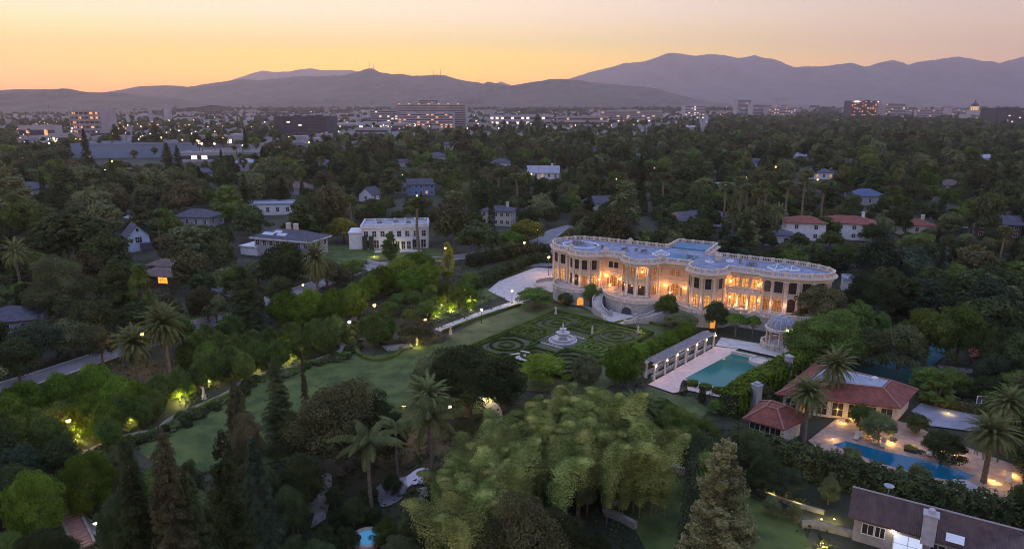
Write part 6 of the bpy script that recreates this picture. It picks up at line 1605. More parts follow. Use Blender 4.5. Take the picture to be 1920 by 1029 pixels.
UL = [(143, 822, 85, 'uplight under the lowest left clipped tree with yellow glow'), (120, 826, 40, 'uplight left of the lowest yellow glowing tree'), (243, 785, 75, 'uplight under the glowing tree below the date palms'), (340, 748, 70, 'uplight under the glowing tree right of the date palms'), (393, 713, 55, 'uplight under the small glowing tree by the garden path'),
      (466, 688, 70, 'uplight beside the statue nearest the dark pointed conifer'), (478, 690, 30, 'second uplight at that glowing tree, nearer the conifer'), (540, 672, 60, 'uplight under the glowing tree nearest the bare conifer'), (556, 664, 35, 'uplight at the statue by the bare conifer'),
      (828, 571, 30, 'uplight under the left shrub of the uplit garden'), (846, 581, 35, 'uplight under the lowest shrub of the uplit garden'), (884, 562, 45, 'uplight under the tallest shrub of the uplit garden'), (883, 580, 20, 'uplight below the tallest uplit shrub'), (817, 592, 18, 'uplight at the near edge of the uplit garden'), (875, 552, 30, 'uplight behind the tallest uplit shrub'),
      (782, 645, 30, 'uplight at the green lit trunk of the umbrella tree'), (912, 745, 45, 'yellow uplight behind the wide dark oak'), (883, 735, 30, 'green tinted uplight under the wide dark oak'), (672, 792, 25, 'small yellow uplight under the very wide brown topped oak'),
      (1196, 624, 14, 'small yellow lamp among the parterre hedges'), (1252, 655, 20, 'uplight behind the pergola, left end'), (1280, 640, 20, 'uplight behind the pergola, middle'), (1308, 628, 20, 'uplight behind the pergola, right end'),
      (1447, 924, 8, 'first wall light left of the slate roofed house'), (1494, 940, 8, 'second wall light left of the slate roofed house'), (1518, 975, 10, 'yellow light at the white retaining wall, left'), (1538, 970, 10, 'yellow light at the white retaining wall, middle'), (1562, 970, 10, 'yellow light at the white retaining wall, nearest the house'), (1541, 1022, 30, 'yellow light at the bottom edge below the white wall'),
      (757, 505, 45, 'yellow uplight at the tall clipped trees'), (703, 480, 35, 'yellow uplight below the white villa'), (740, 470, 35, 'yellow uplight at the small tree before the white villa')]
for px, py, e, l in UL: uplight(px, py, YG if py > 500 and px < 1300 else (1, .8, .3), e * 4.2, l)
GOLD = (1.0, .58, .16)
for px, py, e, l in ((1655, 825, 60, 'golden uplight under the olive tree by the blue pool'), (1668, 829, 50, 'golden uplight nearest the middle of the blue pool'), (1640, 818, 40, 'golden uplight left of the olive tree by the pool'), (1775, 845, 60, 'golden uplight under the dark tree by the court'), (1788, 851, 50, 'golden uplight right of the dark tree by the court'), (1762, 843, 30, 'golden uplight left of the dark tree by the court'),
                     (1600, 785, 60, 'golden light on the steps of the cabana terrace'), (1575, 790, 50, 'golden light beside the cabana'), (1722, 790, 30, 'golden light on the court wall'), (1776, 773, 30, 'golden light before the flowering hedge'), (1860, 900, 60, 'golden uplight on the trunk of the right date palm'), (1895, 888, 60, 'golden light on the patio at the right edge'), (1712, 838, 30, 'golden light beside the square planter'),
                     (1905, 925, 40, 'golden light in the lower right patio corner'), (1560, 822, 30, 'golden light at the left end of the blue pool')):
    uplight(px, py, GOLD, e * 1.3, l)
# bright leaf patches added to carry the uplight glow, dark ball shrubs in front
GLOW_LEAF = leaf_mat('leaf_glow', (0.12, 0.19, 0.01), (0.26, 0.36, 0.03), trans=.1)  # saturated leaf colour chosen so the pools of light read
def glow_patch(px, py, w, dpt, n, label):
    x, y = G(px, py); rng = np.random.default_rng(int(px)); a = rng.uniform(0, 2 * pi, n); q = np.sqrt(rng.random(n)); 
    P = np.stack([np.cos(a) * q * w, np.sin(a) * q * dpt + .2 * w * np.cos(a), .12 + .45 * (1 - q) * rng.random(n) + .9 * np.clip(np.sin(a) * q, 0, 1)], 1)
    tag(put('glow_patch', quads_mesh('glow_patch', cards(P, np.stack([np.zeros(n), -.5 * np.ones(n), np.ones(n)], 1) + rng.normal(size=(n, 3)) * .4, .16, .7, rng), GLOW_LEAF), None, (x, y, 0)), label, 'ivy bed')
for px, py, w, dp, l in ((145, 808, 2.6, 2.4, 'bright leaf patch added for the glow under the lowest left clipped tree'), (243, 772, 1.9, 2.2, 'bright leaf patch added for the glow below the date palms'), (340, 736, 2.0, 1.8, 'bright leaf patch added for the glow right of the date palms'), (393, 704, 1.0, 1.8, 'narrow bright leaf patch added for the glow beside the garden path'), (466, 674, 2.4, 2.0, 'bright leaf patch added for the glow beside the statue near the dark pointed conifer'), (546, 661, 2.2, 1.4, 'bright leaf patch added for the glow nearest the bare conifer'),
                      (828, 566, 1.3, 1.2, 'added glow patch at the left of the uplit garden'), (846, 577, 1.4, 1.0, 'added glow patch at the lower side of the uplit garden'), (884, 558, 1.6, 1.8, 'tallest added glow patch of the uplit garden'), (883, 576, .9, 1.0, 'small added glow patch below the tallest one'), (817, 589, 1.0, .8, 'small added glow patch at the near edge of the uplit garden')):
    glow_patch(px, py, w, dp, 1500 if w > 1.5 else 700, l)
    for k in (-.45, .5):
        if w > 1.5:
            x, y = G(px, py); plant('bush', x + k * w, y - dp * .85, .9, .55, 'dark', 'small dark ball shrub in front of an added glow patch', 'ball shrubs before the glowing ivy beds', lod=1)
for px, py, h, w, l in ((884, 538, 3.4, 30, 'slim uplit tree in the middle of the added glow patches'), (860, 546, 3.0, 26, 'small uplit tree left of the tallest added glow patch')):
    T('oak', px, py, h, w, 'bright', l, lod=0)

GI = off_path(GPATH, -1.6)
for i in range(6, len(GI) - 1):
    for k in range(2):
        q = off_path(GPATH, random.choice((1.6, 2.4, 3.2)))[i]; p_ = proj(q[0], q[1], 0)
        if any(abs(p_[0] - a[0]) < 26 and abs(p_[1] - a[1]) < 22 for a in UL): continue
        h = random.uniform(.6, 1.3)
        plant('bush', q[0] + random.uniform(-.5, .5), q[1] + random.uniform(-.5, .5), h, h * random.uniform(.7, 1.1), random.choice(('dark', 'green', 'olive')), 'low shrub in the planting bed along the garden path', 'low shrubs along the garden path', lod=1)

# ---------------------------------------------------------------- the city beyond the trees
CONC = wm('city_concrete', (0.34, 0.31, 0.31), (0.26, .24, .24), .05); DARKB = wm('city_dark_glass', (0.06, 0.055, 0.07), None, .05); WHITEB = wm('city_white', (0.36, 0.34, 0.36), (.27, .25, .26), .05); BLUEB = wm('city_blue_metal', (0.19, 0.24, 0.32), (.14, .18, .25), .05)
GW = mat('city_window', (0.05, 0.05, 0.07), rough=.2); GWL = mat('city_window_lit', (.4, .3, .2), emit=((1.0, .62, .36), .8)); GWO = mat('city_window_orange', (.4, .2, .1), emit=((1.0, .42, .16), .8)); GWW = mat('city_window_white', (.5, .5, .45), emit=((1.0, .85, .66), 1.1))
def block(label, px, ytop, wpx, Y, depth, wall, fl=3.6, lit=.25, rz=0.0, name='office_building', glass=GW, litm=GWL, cat='building', group=None, roofbox=True, bands=True):
    """city building at distance Y whose roof shows at (px, ytop)"""
    x, _, h = at_depth(px, ytop, Y); h = max(h, 5); w = wpx / FOC * Y
    r = tag(empty(name, x, Y, 0, rz), label, cat, group); TREES.append((x, Y, 1))
    b = MB(); b.box(0, 0, -.5, w, depth, h + .5); b.build('body', wall, r)
    if roofbox:
        q = MB(); q.ribbon([(-w / 2, -depth / 2), (w / 2, -depth / 2), (w / 2, depth / 2), (-w / 2, depth / 2)], .6, h, h + 1.0, closed=True)
        for _ in range(3): q.box(random.uniform(-.35, .35) * w, random.uniform(-.2, .2) * depth, h, w * random.uniform(.06, .14), depth * .2, random.uniform(1.5, 3.5))
        q.build('roof', wall, r)
    if bands:
        nf = max(1, int(h / fl)); nw = max(3, int(w / 7)); nw = min(nw, 12)
        un = MB(); un.box(0, 0, 0, w * .985, .3, h / nf * .40); um = un.mesh('window_band', glass)
        on = MB(); on.box(0, 0, 0, w / nw * .55, .4, h / nf * .40); om = on.mesh('lit_window', litm)
        for f in range(nf if group is None else 0):
            put('window_band', um, r, (0, -depth / 2 - .05, h * (f + .35) / nf))
        for f in range(nf):
            for i in range(nw):
                if random.random() < lit * .55: put('lit_window', om, r, (-w / 2 + w * (i + .5) / nw, -depth / 2 - .2, h * (f + .35) / nf))
    return r, w, h
block('long low pale blue hall with white roof edge at upper left', 252, 271, 216, 560, 10, BLUEB, fl=5, lit=0, rz=.06, name='long_hall', bands=False)
block('white wing with tall columns at the right end of the long pale hall', 378, 287, 74, 520, 10, WHITEB, fl=6, lit=.6, litm=GWW, rz=.05)
r, w, h = block('power plant building with scaffolding and many small lamps at upper left', 175, 208, 52, 985, 40, CONC, fl=6, lit=.5, litm=GWO, name='power_plant')
for i in range(7):
    q = MB(); q.box(-w / 2 + w * i / 6, -24, 0, .8, .8, h + 6); q.build('scaffold_post', CONC, r)
for i in range(6):
    q = MB(); q.box(0, -24, h * i / 5, w, .8, .8); q.build('scaffold_beam', CONC, r)
for px, t, wd, Y, l in ((136, 200, 7, 1300, 'slim pale chimney stack left of the power plant'), (202, 196, 4, 1280, 'thin dark stack just right of the power plant'), (313, 199, 13, 1400, 'broad white twin stack right of the power plant'), (281, 205, 6, 1450, 'short pale stack between power plant and twin stack')):
    x, _, hh = at_depth(px, t, Y); rr = wd / FOC * Y / 2; o = tag(empty('chimney_stack', x, Y, 0), l, 'chimney')
    q = MB(); q.lathe([(rr, 0), (rr, hh * .6), (rr * .92, hh), (rr * .8, hh)], n=14); q.build('shaft', WHITEB if wd > 6 else CONC, o)
    q = MB(); q.lathe([(rr * 1.08, 0), (rr * 1.08, 1.5), (rr, 1.5)], z=hh * .9, n=14); q.build('collar', CONC, o)
block('dark glass office block left of centre', 574, 220, 92, 950, 60, DARKB, lit=.06, litm=GWW)
block('wide low white depot left of the dark office block', 75, 237, 66, 830, 14, WHITEB, fl=8, lit=.15, litm=GWO)
block('low grey shed right of the white depot', 128, 252, 60, 700, 12, CONC, fl=8, lit=.3, litm=GWW)
block('pale low building with yellow windows right of the long hall', 405, 256, 72, 700, 12, WHITEB, fl=5, lit=.7, litm=GWW)
block('white flat hall near the centre left', 690, 232, 140, 1110, 60, WHITEB, fl=9, lit=.3, litm=GWW)
block('second white flat hall below the centre hospital', 700, 241, 60, 990, 30, WHITEB, fl=9, lit=.2, litm=GWW)
r, w, h = block('large hospital building topped with red orange lights in the centre', 812, 197, 122, 1250, 60, CONC, lit=.08, litm=GWL, name='hospital')
q = MB()
q.box(0, 0, 0, 3, 2, 1.5); qm = q.mesh('roof_light', GWO)
for i in range(0, 14, 2): put('roof_light', qm, r, (-w / 2 + w * (i + .5) / 14, -30, h + 1))
block('tower block rising on the hospital', 805, 188, 34, 1330, 40, CONC, lit=.3, litm=GWO); block('brightly lit lower wing in front of the hospital', 800, 213, 100, 1190, 40, WHITEB, lit=.55, litm=GWO); block('pale parking deck left of the hospital', 735, 208, 72, 1300, 40, CONC, lit=.3, litm=GWW)
block('long flat retail hall with bright windows right of the hospital', 975, 217, 110, 1350, 60, WHITEB, fl=7, lit=.6, litm=GWW); block('flat hall beyond the two dark conifers right of centre', 1090, 219, 90, 1350, 50, CONC, fl=7, lit=.4, litm=GWO); block('apartment row with small lit windows right of centre', 1180, 209, 110, 1500, 40, CONC, lit=.35)
block('low pale block left of the twin towers', 1300, 199, 36, 1900, 40, WHITEB, lit=.4, litm=GWW)
block('pale tower with dark top at right of centre', 1392, 188, 24, 2100, 40, WHITEB, lit=.1); block('stepped pale office block right of the pale tower', 1425, 197, 34, 2000, 40, WHITEB, lit=.15, litm=GWO); block('low wide block under the tower crane', 1462, 202, 50, 1950, 40, CONC, lit=.3)
r, w, h = block('office building with orange lit rows and white roof sign panel at right', 1617, 190, 52, 1900, 40, DARKB, lit=.75, litm=GWO)
q = MB(); q.box(-w * .32, -20.5, h - 3, w * .18, .6, 4); q.box(w * .42, -20.5, h - 3, 4, .6, 3); q.build('sign_panel', GWW, r)
block('brown office block right of the orange lit one', 1672, 195, 36, 1850, 40, CONC, lit=.3, litm=GWL); block('dark wide office block at the right edge', 1885, 204, 58, 1400, 50, DARKB, lit=.12, litm=GWW); block('low white civic building left of the domed hall', 1800, 203, 44, 2000, 40, WHITEB, lit=.3); block('low dark block between the brown office and the domed hall', 1740, 206, 44, 1700, 12, CONC, lit=.2)
block('low white block before the dark wide office block', 1830, 216, 40, 1500, 40, WHITEB, lit=.3)
def city_hall():
    x, _, hh = at_depth(1830, 187, 1900); r = tag(empty('domed_city_hall', x, 1900, 0), 'city hall tower with an orange lit colonnade and dark pointed dome', 'city hall')
    s = hh / 62.0; q = MB(); q.box(0, 0, 0, 34 * s, 30 * s, 26 * s); q.build('base', WHITEB, r)
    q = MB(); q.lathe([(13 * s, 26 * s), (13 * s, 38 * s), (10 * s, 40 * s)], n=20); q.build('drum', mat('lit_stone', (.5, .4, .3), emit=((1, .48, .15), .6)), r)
    for k in range(12): c = MB(); t = k * pi / 6; c.box(13.4 * s * cos(t), 13.4 * s * sin(t), 26 * s, 1.6 * s, 1.6 * s, 12 * s); c.build('column', WHITEB, r)
    q = MB(); q.lathe([(12 * s, 38.2 * s), (10.5 * s, 45 * s), (6 * s, 50 * s), (2.5 * s, 52 * s), (2.2 * s, 56 * s), (.3 * s, 62 * s)], n=18); q.build('dome', DARKB, r)
city_hall()
def crane():
    x, _, hh = at_depth(1458, 188, 2100); r = tag(empty('tower_crane', x, 2100, 0), 'thin tower crane above the city right of the pale tower', 'crane')
    q = MB(); q.box(0, 0, 0, 2, 2, hh); q.build('mast', CONC, r); q = MB(); q.box(8, 0, hh, 46, 1.4, 1.4); q.tube([(0, 0, hh + 7), (28, 0, hh + 1)], .4, 4); q.tube([(0, 0, hh), (0, 0, hh + 7)], .6, 4); q.build('jib', CONC, r)
crane()
for px, Y, top, l in ((693, 5600, 118, 'radio mast on the highest brown hill'), (700, 5600, 121, 'second mast beside the radio mast on the brown hill'), (812, 5600, 131, 'left mast on the flat hill crest'), (826, 5600, 129, 'right mast on the flat hill crest')):
    x, _, z1 = at_depth(px, top, Y); _, _, z0 = at_depth(px, 146, Y); o = tag(empty('radio_mast', x, Y, 0), l, 'radio mast'); q = MB(); q.tube([(0, 0, z0), (0, 0, z1)], [3.0, 1.2], 5); q.build('mast', IRON, o)
# anonymous blocks of the city, one object each
for i in range(210):
    px = random.choice((random.uniform(-20, 700), random.uniform(600, 1320), random.uniform(1250, 1930))); py = (random.uniform(203, 262) if px < 640 else random.uniform(203, 242)) if px < 1300 else random.uniform(197, 212)
    Yd = G(px, py + 6)[1]; Yd = min(Yd, 3600)
    block('low pale city building among the trees near the horizon', px, py, random.uniform(14, 52) * (1 if py < 235 else .7), Yd, random.uniform(15, 35), random.choice((CONC, WHITEB, CONC, DARKB)), fl=5, lit=random.choice((0, .05, .15)), litm=random.choice((GWL, GWW, GWO)), group='low city buildings near the horizon', name='city_building', roofbox=i % 2 == 0)
# street lights of the city: pole and head, each its own object
def lamp_mesh(nm, m, r, h):
    b = MB(); b.tube([(0, 0, 0), (0, 0, h)], .25, 5); r *= .45; b.lathe([(.1, -r), (r * .8, -r * .6), (r, 0), (r * .8, r * .6), (.1, r)], z=h + r, n=8, m=1); return b.mesh(nm, [IRON, m])
CB_W = bulb('city_lamp_white', (1.0, .80, .55), 9); CB_O = bulb('city_lamp_orange', (1.0, .42, .12), 8); CB_R = bulb('city_lamp_red', (1, .06, .02), 10)
LM = {(k, s): lamp_mesh('street_light', m, s, 9) for k, m in (('w', CB_W), ('o', CB_O), ('r', CB_R)) for s in (.7, 1.1, 1.6)}
spots = [(8, 243, 'w', 1.6), (135, 240, 'w', 1.1), (402, 220, 'w', 1.1), (313, 221, 'w', 1.6), (134, 246, 'w', 1.6), (84, 241, 'w', 1.1), (264, 237, 'o', 1.6), (378, 269, 'w', 1.6), (402, 269, 'w', 1.6), (359, 250, 'w', 1.1), (385, 244, 'w', 1.1), (737, 226, 'w', 1.6), (800, 228, 'o', 1.6), (996, 232, 'w', 1.6), (1160, 227, 'w', 1.6), (1196, 227, 'w', 1.1), (1355, 217, 'r', 1.6), (1072, 237, 'r', 1.1), (1317, 221, 'w', 1.1), (950, 225, 'w', 1.6), (920, 223, 'w', 1.6), (1217, 226, 'w', 1.1), (541, 256, 'o', 1.1), (635, 246, 'w', 1.1)]
for i in range(230):
    z = random.random()
    if z < .46: px, py = random.gauss(230, 170), random.uniform(222, 272)
    elif z < .72: px, py = random.gauss(820, 110), random.uniform(212, 240)
    elif z < .88: px, py = random.uniform(1000, 1420), random.uniform(205, 235)
    else: px, py = random.uniform(1380, 1920), random.uniform(198, 225)
    spots.append((px, py, random.choice('wwwoo'), random.choice((.7, .7, 1.1))))
for i in range(24): spots.append((random.uniform(0, 1920), random.uniform(240, 345), random.choice('woo'), .45))
LM.update({(k, .45): lamp_mesh('street_light', m, .3, 8) for k, m in (('w', CB_W), ('o', CB_O))})
LNAME = {'w': 'tiny white street light of the distant city', 'o': 'tiny orange street light of the distant city', 'r': 'tiny red light of the distant city'}
for px, py, k, s in spots:
    hh = 10.0; x, y = G(px, max(py, 199), hh)
    if y > 3500: y = 3500
    tag(put('street_light', LM[(k, s)], None, (x, y, 0)), LNAME[k], 'street light', LNAME[k][5:].replace('street light', 'street lights') + ', ' + k.replace('w', 'white').replace('o', 'orange').replace('r', 'red'))

# ---------------------------------------------------------------- the woods between: individuals first, the far mass as one object
KEEP = [LAWN1_PX, LAWN2_PX]      # places that must stay open, as seen from the drone
OPEN = [GP([(0, 735), (205, 664), (370, 614), (500, 572), (710, 500), (880, 490), (985, 485), (985, 570), (640, 650), (430, 755), (150, 870), (0, 900)]), GP(LAWN1_PX), GP(LAWN2_PX), TEN, PO2]
def zone(*p): return list(p)
VIEW = [([(1395, 840), (1925, 960), (1925, 1029), (1400, 1029)], 80), ([(1300, 700), (1400, 770), (1480, 760), (1500, 830), (1400, 800), (1300, 800)], 95), ([(800, 545), (910, 530), (910, 600), (800, 605)], 170),([(100, 775), (180, 775), (180, 835), (100, 835)], 140), ([(215, 745), (275, 745), (275, 800), (215, 800)], 140), ([(310, 710), (420, 700), (420, 760), (310, 760)], 140), ([(440, 660), (575, 645), (575, 700), (440, 710)], 140), ([(130, 930), (190, 930), (210, 1000), (150, 1000)], 75),  # (pixel polygon that nothing nearer than Y may cover, Y)
 (LAWN1_PX, 999), (LAWN2_PX, 999),
 ([(1020, 440), (1280, 440), (1570, 500), (1570, 600), (1500, 690), (1400, 770), (1215, 740), (1100, 600), (960, 575), (1000, 500)], 170),
 ([(1535, 690), (1722, 725), (1850, 770), (1925, 870), (1925, 945), (1560, 870), (1500, 830), (1395, 790)], 110), ([(1565, 905), (1925, 960), (1925, 1029), (1500, 1029), (1500, 960)], 90),
 ([(1134, 962), (1239, 884), (1310, 899), (1310, 1060), (1225, 1060), (1190, 992)], 200), ([(560, 885), (625, 885), (620, 990), (560, 990)], 200), ([(700, 880), (806, 880), (806, 950), (700, 950)], 200),
 ([(208, 418), (285, 418), (285, 478), (208, 478)], 230), ([(255, 485), (350, 485), (350, 540), (255, 540)], 190), ([(440, 425), (655, 425), (655, 485), (440, 485)], 220), ([(650, 400), (815, 400), (815, 465), (650, 465)], 245),
 ([(900, 382), (970, 382), (970, 422), (940, 422)], 260), ([(735, 330), (820, 330), (820, 362), (735, 362)], 340), ([(680, 345), (712, 345), (712, 366), (680, 366)], 320), ([(985, 303), (1050, 303), (1050, 325), (985, 325)], 430), ([(1468, 395), (1640, 395), (1640, 447), (1468, 447)], 240), ([(1685, 403), (1742, 403), (1742, 430), (1685, 430)], 260), ([(1840, 400), (1905, 400), (1905, 425), (1840, 425)], 260),
 ([(465, 370), (552, 370), (552, 392), (465, 392)], 290), ([(335, 385), (410, 385), (410, 408), (335, 408)], 280), ([(145, 265), (400, 265), (400, 300), (145, 298)], 700), ([(1500, 308), (1560, 308), (1560, 332), (1500, 332)], 460), ([(1600, 350), (1645, 350), (1645, 366), (1600, 366)], 330), ([(0, 570), (70, 570), (70, 600), (0, 600)], 150), ([(1795, 405), (1840, 405), (1840, 420), (1795, 420)], 255), ([(1600, 515), (1640, 515), (1640, 532), (1600, 532)], 175),
 ([(1560, 640), (1780, 625), (1780, 690), (1700, 722), (1560, 680)], 140), ([(1115, 1), (1116, 1), (1116, 2)], 1), ([(105, 935), (130, 935), (180, 1029), (130, 1029)], 90), ([(820, 625), (975, 560), (900, 545), (1030, 495), (1040, 560)], 190), ([(985, 435), (1040, 435), (1035, 490), (985, 490)], 230), ([(0, 728), (205, 650), (235, 655), (200, 700), (0, 760)], 150), ([(312, 628), (428, 590), (428, 600), (316, 636)], 150), ([(375, 530), (400, 526), (510, 566), (500, 576)], 170), ([(760, 560), (900, 520), (900, 600), (800, 620)], 170), ([(1380, 185), (1410, 185), (1410, 215)], 1)]
for px, py in hl: VIEW.append(([(px - 7, py - 6), (px + 9, py - 6), (px + 9, py + 1), (px - 7, py + 1)], G(px, py, 5)[1] - 3))
CITYV = [(145, 200, 205, 250, 1200), (740, 195, 885, 235, 1380), (530, 220, 622, 250, 1100), (1590, 188, 1645, 207, 1850), (1820, 188, 1840, 212, 1850), (1858, 205, 1915, 230, 1350), (1380, 188, 1450, 212, 1950), (620, 228, 760, 246, 1000), (860, 215, 1250, 232, 1250), (300, 240, 480, 285, 640), (30, 235, 120, 262, 900)]
for x0, y0, x1, y1, Yv in CITYV: VIEW.append(([(x0, y0), (x1, y0), (x1, y1), (x0, y1)], Yv))
VB = [(p, Y, min(q[0] for q in p), min(q[1] for q in p), max(q[0] for q in p), max(q[1] for q in p)) for p, Y in VIEW]
def hidden_ok(x, y, h, r):
    a = proj(x, y, h); c = proj(x, y, h * .5); w = r / a[2] * FOC * .75
    for p, Y, x0, y0, x1, y1 in VB:
        if y < Y and a[0] + w > x0 and a[0] - w < x1 and a[1] < y1 and c[1] > y0:
            for q in ((a[0], a[1] + 1), (a[0] - w, (a[1] + c[1]) / 2), (a[0] + w, (a[1] + c[1]) / 2), (c[0], c[1]), ((a[0]), (a[1] + c[1]) / 2)):
                if inside(q, p): return False
            if (x1 - x0) < 2 * w: return False
    return True
MANS = [(MO[0] + (u * cos(MA) + v * sin(MA)), MO[1] + (u * sin(MA) - v * cos(MA))) for u, v in ((-18, 16), (52, 16), (54, -19), (26, -19), (24, -29), (8, -29), (6, -21), (-18, -21))]
OPEN.append(MANS)
CELL = {}
for t in TREES: CELL.setdefault((int(t[0] // 20), int(t[1] // 20)), []).append(t)
def free(x, y, r, f=.66):
    ci, cj = int(x // 20), int(y // 20)
    for i in (-1, 0, 1):
        for j in (-1, 0, 1):
            for (a, b, q) in CELL.get((ci + i, cj + j), ()):
                if (a - x) ** 2 + (b - y) ** 2 < ((q + r) * f) ** 2: return False
    return True
def near_street(x, y, r):
    for (a, b) in STREET:
        if (a - x) ** 2 + (b - y) ** 2 < (3.4 + r * .3) ** 2: return True
    return False
cand = []
tries = 0
while len(cand) < 8500 and tries < 300000:
    tries += 1
    u = random.random(); y = 55 + 2700 * u ** 1.75; x = random.uniform(-1, 1) * (y * .80 + 25)
    big = 130 < y < 700 and random.random() < .10
    if y < 420: h = random.uniform(4.5, 11) if random.random() < .8 else random.uniform(11, 17)
    elif y < 900: h = random.uniform(5, 15)
    else: h = random.uniform(7, 13)
    r = h * random.uniform(.40, .66)
    if big: h = random.uniform(14, 19); r = random.uniform(6, 9)
    pxp = proj(x, y, 0)
    if y > 620 and pxp[0] < 640 and random.random() < .72: continue
    if y > 800 and 640 <= pxp[0] < 1330 and random.random() < .72: continue
    if y > 1500 and random.random() < .4: continue
    if not free(x, y, r): continue
    if y < 260 and (near_street(x, y, r) or any(inside((x, y), p) for p in OPEN)): continue
    if not hidden_ok(x, y, h, r): continue
    cand.append((math.hypot(x, y), x, y, h, r)); CELL.setdefault((int(x // 20), int(y // 20)), []).append((x, y, r))
for i in range(1500):
    y = random.uniform(2700, 3500); x = random.uniform(-1, 1) * (y * .82); h = random.uniform(13, 24)
    if random.random() < .5 or x < 900: cand.append((math.hypot(x, y), x, y, h, h * random.uniform(.5, .8)))
print('filler', len(cand), 'tries', tries)
cand.sort()
NI = 215
ZL = {0: 'left of the garden', 1: 'behind the garden and mansion', 2: 'right of the mansion'}
for i, (d, x, y, h, r) in enumerate(cand[:NI]):
    p = proj(x, y, h); z = 0 if p[0] < 600 else (1 if p[0] < 1250 else 2)
    k = random.random(); kind = 'oak' if k < .74 else ('tall' if k < .86 else ('conifer' if k < .97 else 'date'))
    if kind == 'date': h = min(h, 11); r = 3.6
    if kind == 'conifer': r *= .6; h *= 1.2
    lm = random.choice(('dark', 'olive', 'green', 'olive', 'brown', 'dark')) if z < 2 else random.choice(('dark', 'green', 'blue', 'dark', 'olive'))
    if kind == 'date': lm = 'palm'
    near = 'near' if d < 150 else 'middle distance'
    desc = {'oak': 'round crowned leafy tree', 'tall': 'upright leafy tree', 'conifer': 'pointed dark conifer', 'date': 'feathery palm'}[kind]
    col = {'dark': 'dark green', 'green': 'mid green', 'olive': 'olive green', 'brown': 'brownish', 'blue': 'blue green', 'palm': 'grey green'}[lm]
    lab = '%s %s in the woods %s, %s' % (col, desc, ZL[z], near)
    plant(kind, x, y, h, r, lm, lab, lab, lod=0 if d < 130 else 1)
# ivy, fern and fallen growth covering the ground between the garden trees
def ground_cover():
    rng = np.random.default_rng(11); P = []
    keep = [GP(LAWN1_PX), GP(LAWN2_PX), TEN, MANS, [P_TL, P_TR, P_BR, P_BL], GP([(1515, 828), (1570, 785), (1600, 772), (1720, 800), (1870, 862), (1990, 905), (1990, 985), (1560, 870)]), GP([(1341, 634), (1490, 657), (1470, 680), (1262, 742), (1210, 724)]),
            GP([(1134, 962), (1239, 884), (1310, 899), (1330, 1060), (1225, 1060)]), GP([(1405, 930), (1500, 985), (1560, 1100), (1380, 1100), (1360, 950)]), GP([(610, 887), (563, 917), (560, 958), (582, 992), (623, 926)]), GP([(705, 916), (728, 895), (783, 878), (808, 880), (768, 914), (728, 952)]),
            GP([(966, 571), (915, 545), (935, 528), (1004, 502), (1048, 505), (1052, 540), (1020, 556)]), GP([(1708, 772), (1727, 757), (1838, 782), (1838, 812), (1745, 800)]), GP([(818, 622), (970, 562), (985, 572), (830, 632)]), GP([(1215, 724), (1262, 740), (1300, 745), (1330, 770), (1300, 800), (1230, 790), (1200, 750)])]
    sx, sy = G(690, 1012)
    lines = GPATH[::2]
    n = 0
    while n < 15000:
        y = 40 + 150 * rng.random() ** .9; x = rng.uniform(-1, 1) * (y * .8 + 12)
        if any(inside((x, y), p) for p in keep) or near_street(x, y, .4) or (x - sx) ** 2 + (y - sy) ** 2 < 4.5: continue
        if any((a - x) ** 2 + (b - y) ** 2 < 1.2 for a, b in lines): continue
        if x > 33 and y < 92 and proj(x, y, 0)[0] > 1480: continue
        q = noise.noise(Vector((x * .25, y * .25, 3)))
        if q < -.25: continue
        P.append((x, y, .15 + .35 * max(0, q))); n += 1
    P = np.array(P); k = 7
    Q = np.repeat(P, k, 0) + rng.normal(size=(n * k, 3)) * np.array([.45, .45, .12]); Q[:, 2] = np.abs(Q[:, 2])
    v = cards(Q, np.array([0, 0, 1.0]) + rng.normal(size=(n * k, 3)) * .6, .2, .6, rng)
    tag(put('ground_cover', quads_mesh('ground_cover', v, LF['dark'])), 'low leafy ground cover between the garden trees', kind='stuff')
ground_cover()
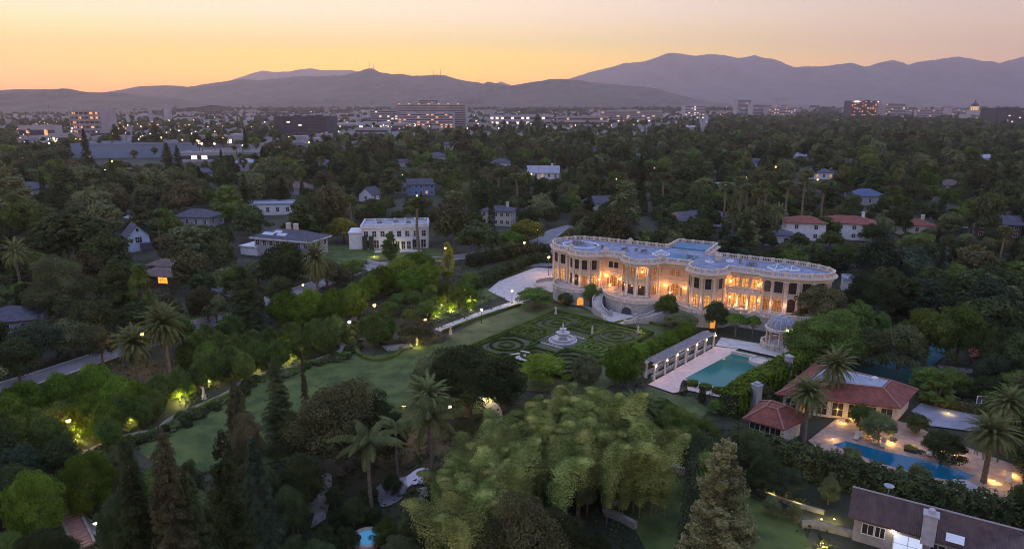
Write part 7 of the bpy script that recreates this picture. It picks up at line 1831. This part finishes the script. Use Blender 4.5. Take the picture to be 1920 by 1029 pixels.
# the rest: one object, placed with geometry nodes
coll = bpy.data.collections.new('woods_sources')
vari = [('oak', v, l) for v in (0, 1, 2) for l in ('dark', 'olive', 'brown', 'green', 'dark')] + [('tall', 0, 'dark'), ('tall', 1, 'olive'), ('conifer', 0, 'dark'), ('cypress', 0, 'dark'), ('fan', 0, 'palm')]
nomi = []
def far_proto(kind, v, l, lod):
    cm, tm, R, H = proto(kind, v, lod, l)
    me = cm if True else None
    o = bpy.data.objects.new('woods_source_%03d' % len(nomi), me); coll.objects.link(o); nomi.append((R, H)); return o
for kind, v, l in vari: far_proto(kind, v, l, 1)
for kind, v, l in vari: far_proto(kind, v, l, 2)
rest = cand[NI:]
n = len(rest); pos = np.zeros((n, 3), np.float32); idx = np.zeros(n, np.int32); rot = np.zeros((n, 3), np.float32); scl = np.zeros((n, 3), np.float32)
nv = len(vari)
for i, (d, x, y, h, r) in enumerate(rest):
    k = random.random()
    j = random.randrange(15) if k < .72 else (15 + random.randrange(2) if k < .86 else (17 if k < .92 else (18 if k < .95 else 19)))
    if vari[j][0] == 'fan' and d > 900: j = 0
    kind = vari[j][0]
    if kind in ('conifer',): r *= .45; h *= 1.25
    if kind == 'cypress': r = 1.3; h = 14
    if kind == 'fan': r = 1.9; h = random.uniform(14, 20)
    if d > 520: j += nv
    R, H = nomi[j]
    pos[i] = (x, y, 0); idx[i] = j; rot[i] = (0, 0, random.uniform(0, 6.28)); scl[i] = (r / R, r / R, h / H)
me = bpy.data.meshes.new('woods'); me.vertices.add(n); me.vertices.foreach_set('co', pos.ravel())
at = me.attributes.new('idx', 'INT', 'POINT'); at.data.foreach_set('value', idx)
at = me.attributes.new('rot', 'FLOAT_VECTOR', 'POINT'); at.data.foreach_set('vector', rot.ravel())
at = me.attributes.new('scl', 'FLOAT_VECTOR', 'POINT'); at.data.foreach_set('vector', scl.ravel())
wo = tag(put('woods', me), 'wooded valley of far treetops reaching to the city', kind='stuff')
ng = bpy.data.node_groups.new('woods_scatter', 'GeometryNodeTree')
ng.interface.new_socket('Geometry', in_out='INPUT', socket_type='NodeSocketGeometry'); ng.interface.new_socket('Geometry', in_out='OUTPUT', socket_type='NodeSocketGeometry')
gi = ng.nodes.new('NodeGroupInput'); go = ng.nodes.new('NodeGroupOutput'); ip = ng.nodes.new('GeometryNodeInstanceOnPoints'); ci = ng.nodes.new('GeometryNodeCollectionInfo')
ci.inputs['Collection'].default_value = coll; ci.inputs['Separate Children'].default_value = True; ci.inputs['Reset Children'].default_value = True
def na(nm, tp):
    q = ng.nodes.new('GeometryNodeInputNamedAttribute'); q.data_type = tp; q.inputs['Name'].default_value = nm; return q
a1, a2, a3 = na('idx', 'INT'), na('rot', 'FLOAT_VECTOR'), na('scl', 'FLOAT_VECTOR')
er = ng.nodes.new('FunctionNodeEulerToRotation')
L = ng.links; L.new(gi.outputs[0], ip.inputs['Points']); L.new(ci.outputs[0], ip.inputs['Instance']); ip.inputs['Pick Instance'].default_value = True
L.new([o for o in a1.outputs if o.enabled][0], ip.inputs['Instance Index']); L.new([o for o in a2.outputs if o.enabled][0], er.inputs[0]); L.new(er.outputs[0], ip.inputs['Rotation']); L.new([o for o in a3.outputs if o.enabled][0], ip.inputs['Scale'])
L.new(ip.outputs[0], go.inputs[0])
md = wo.modifiers.new('scatter', 'NODES'); md.node_group = ng
print(NIND)
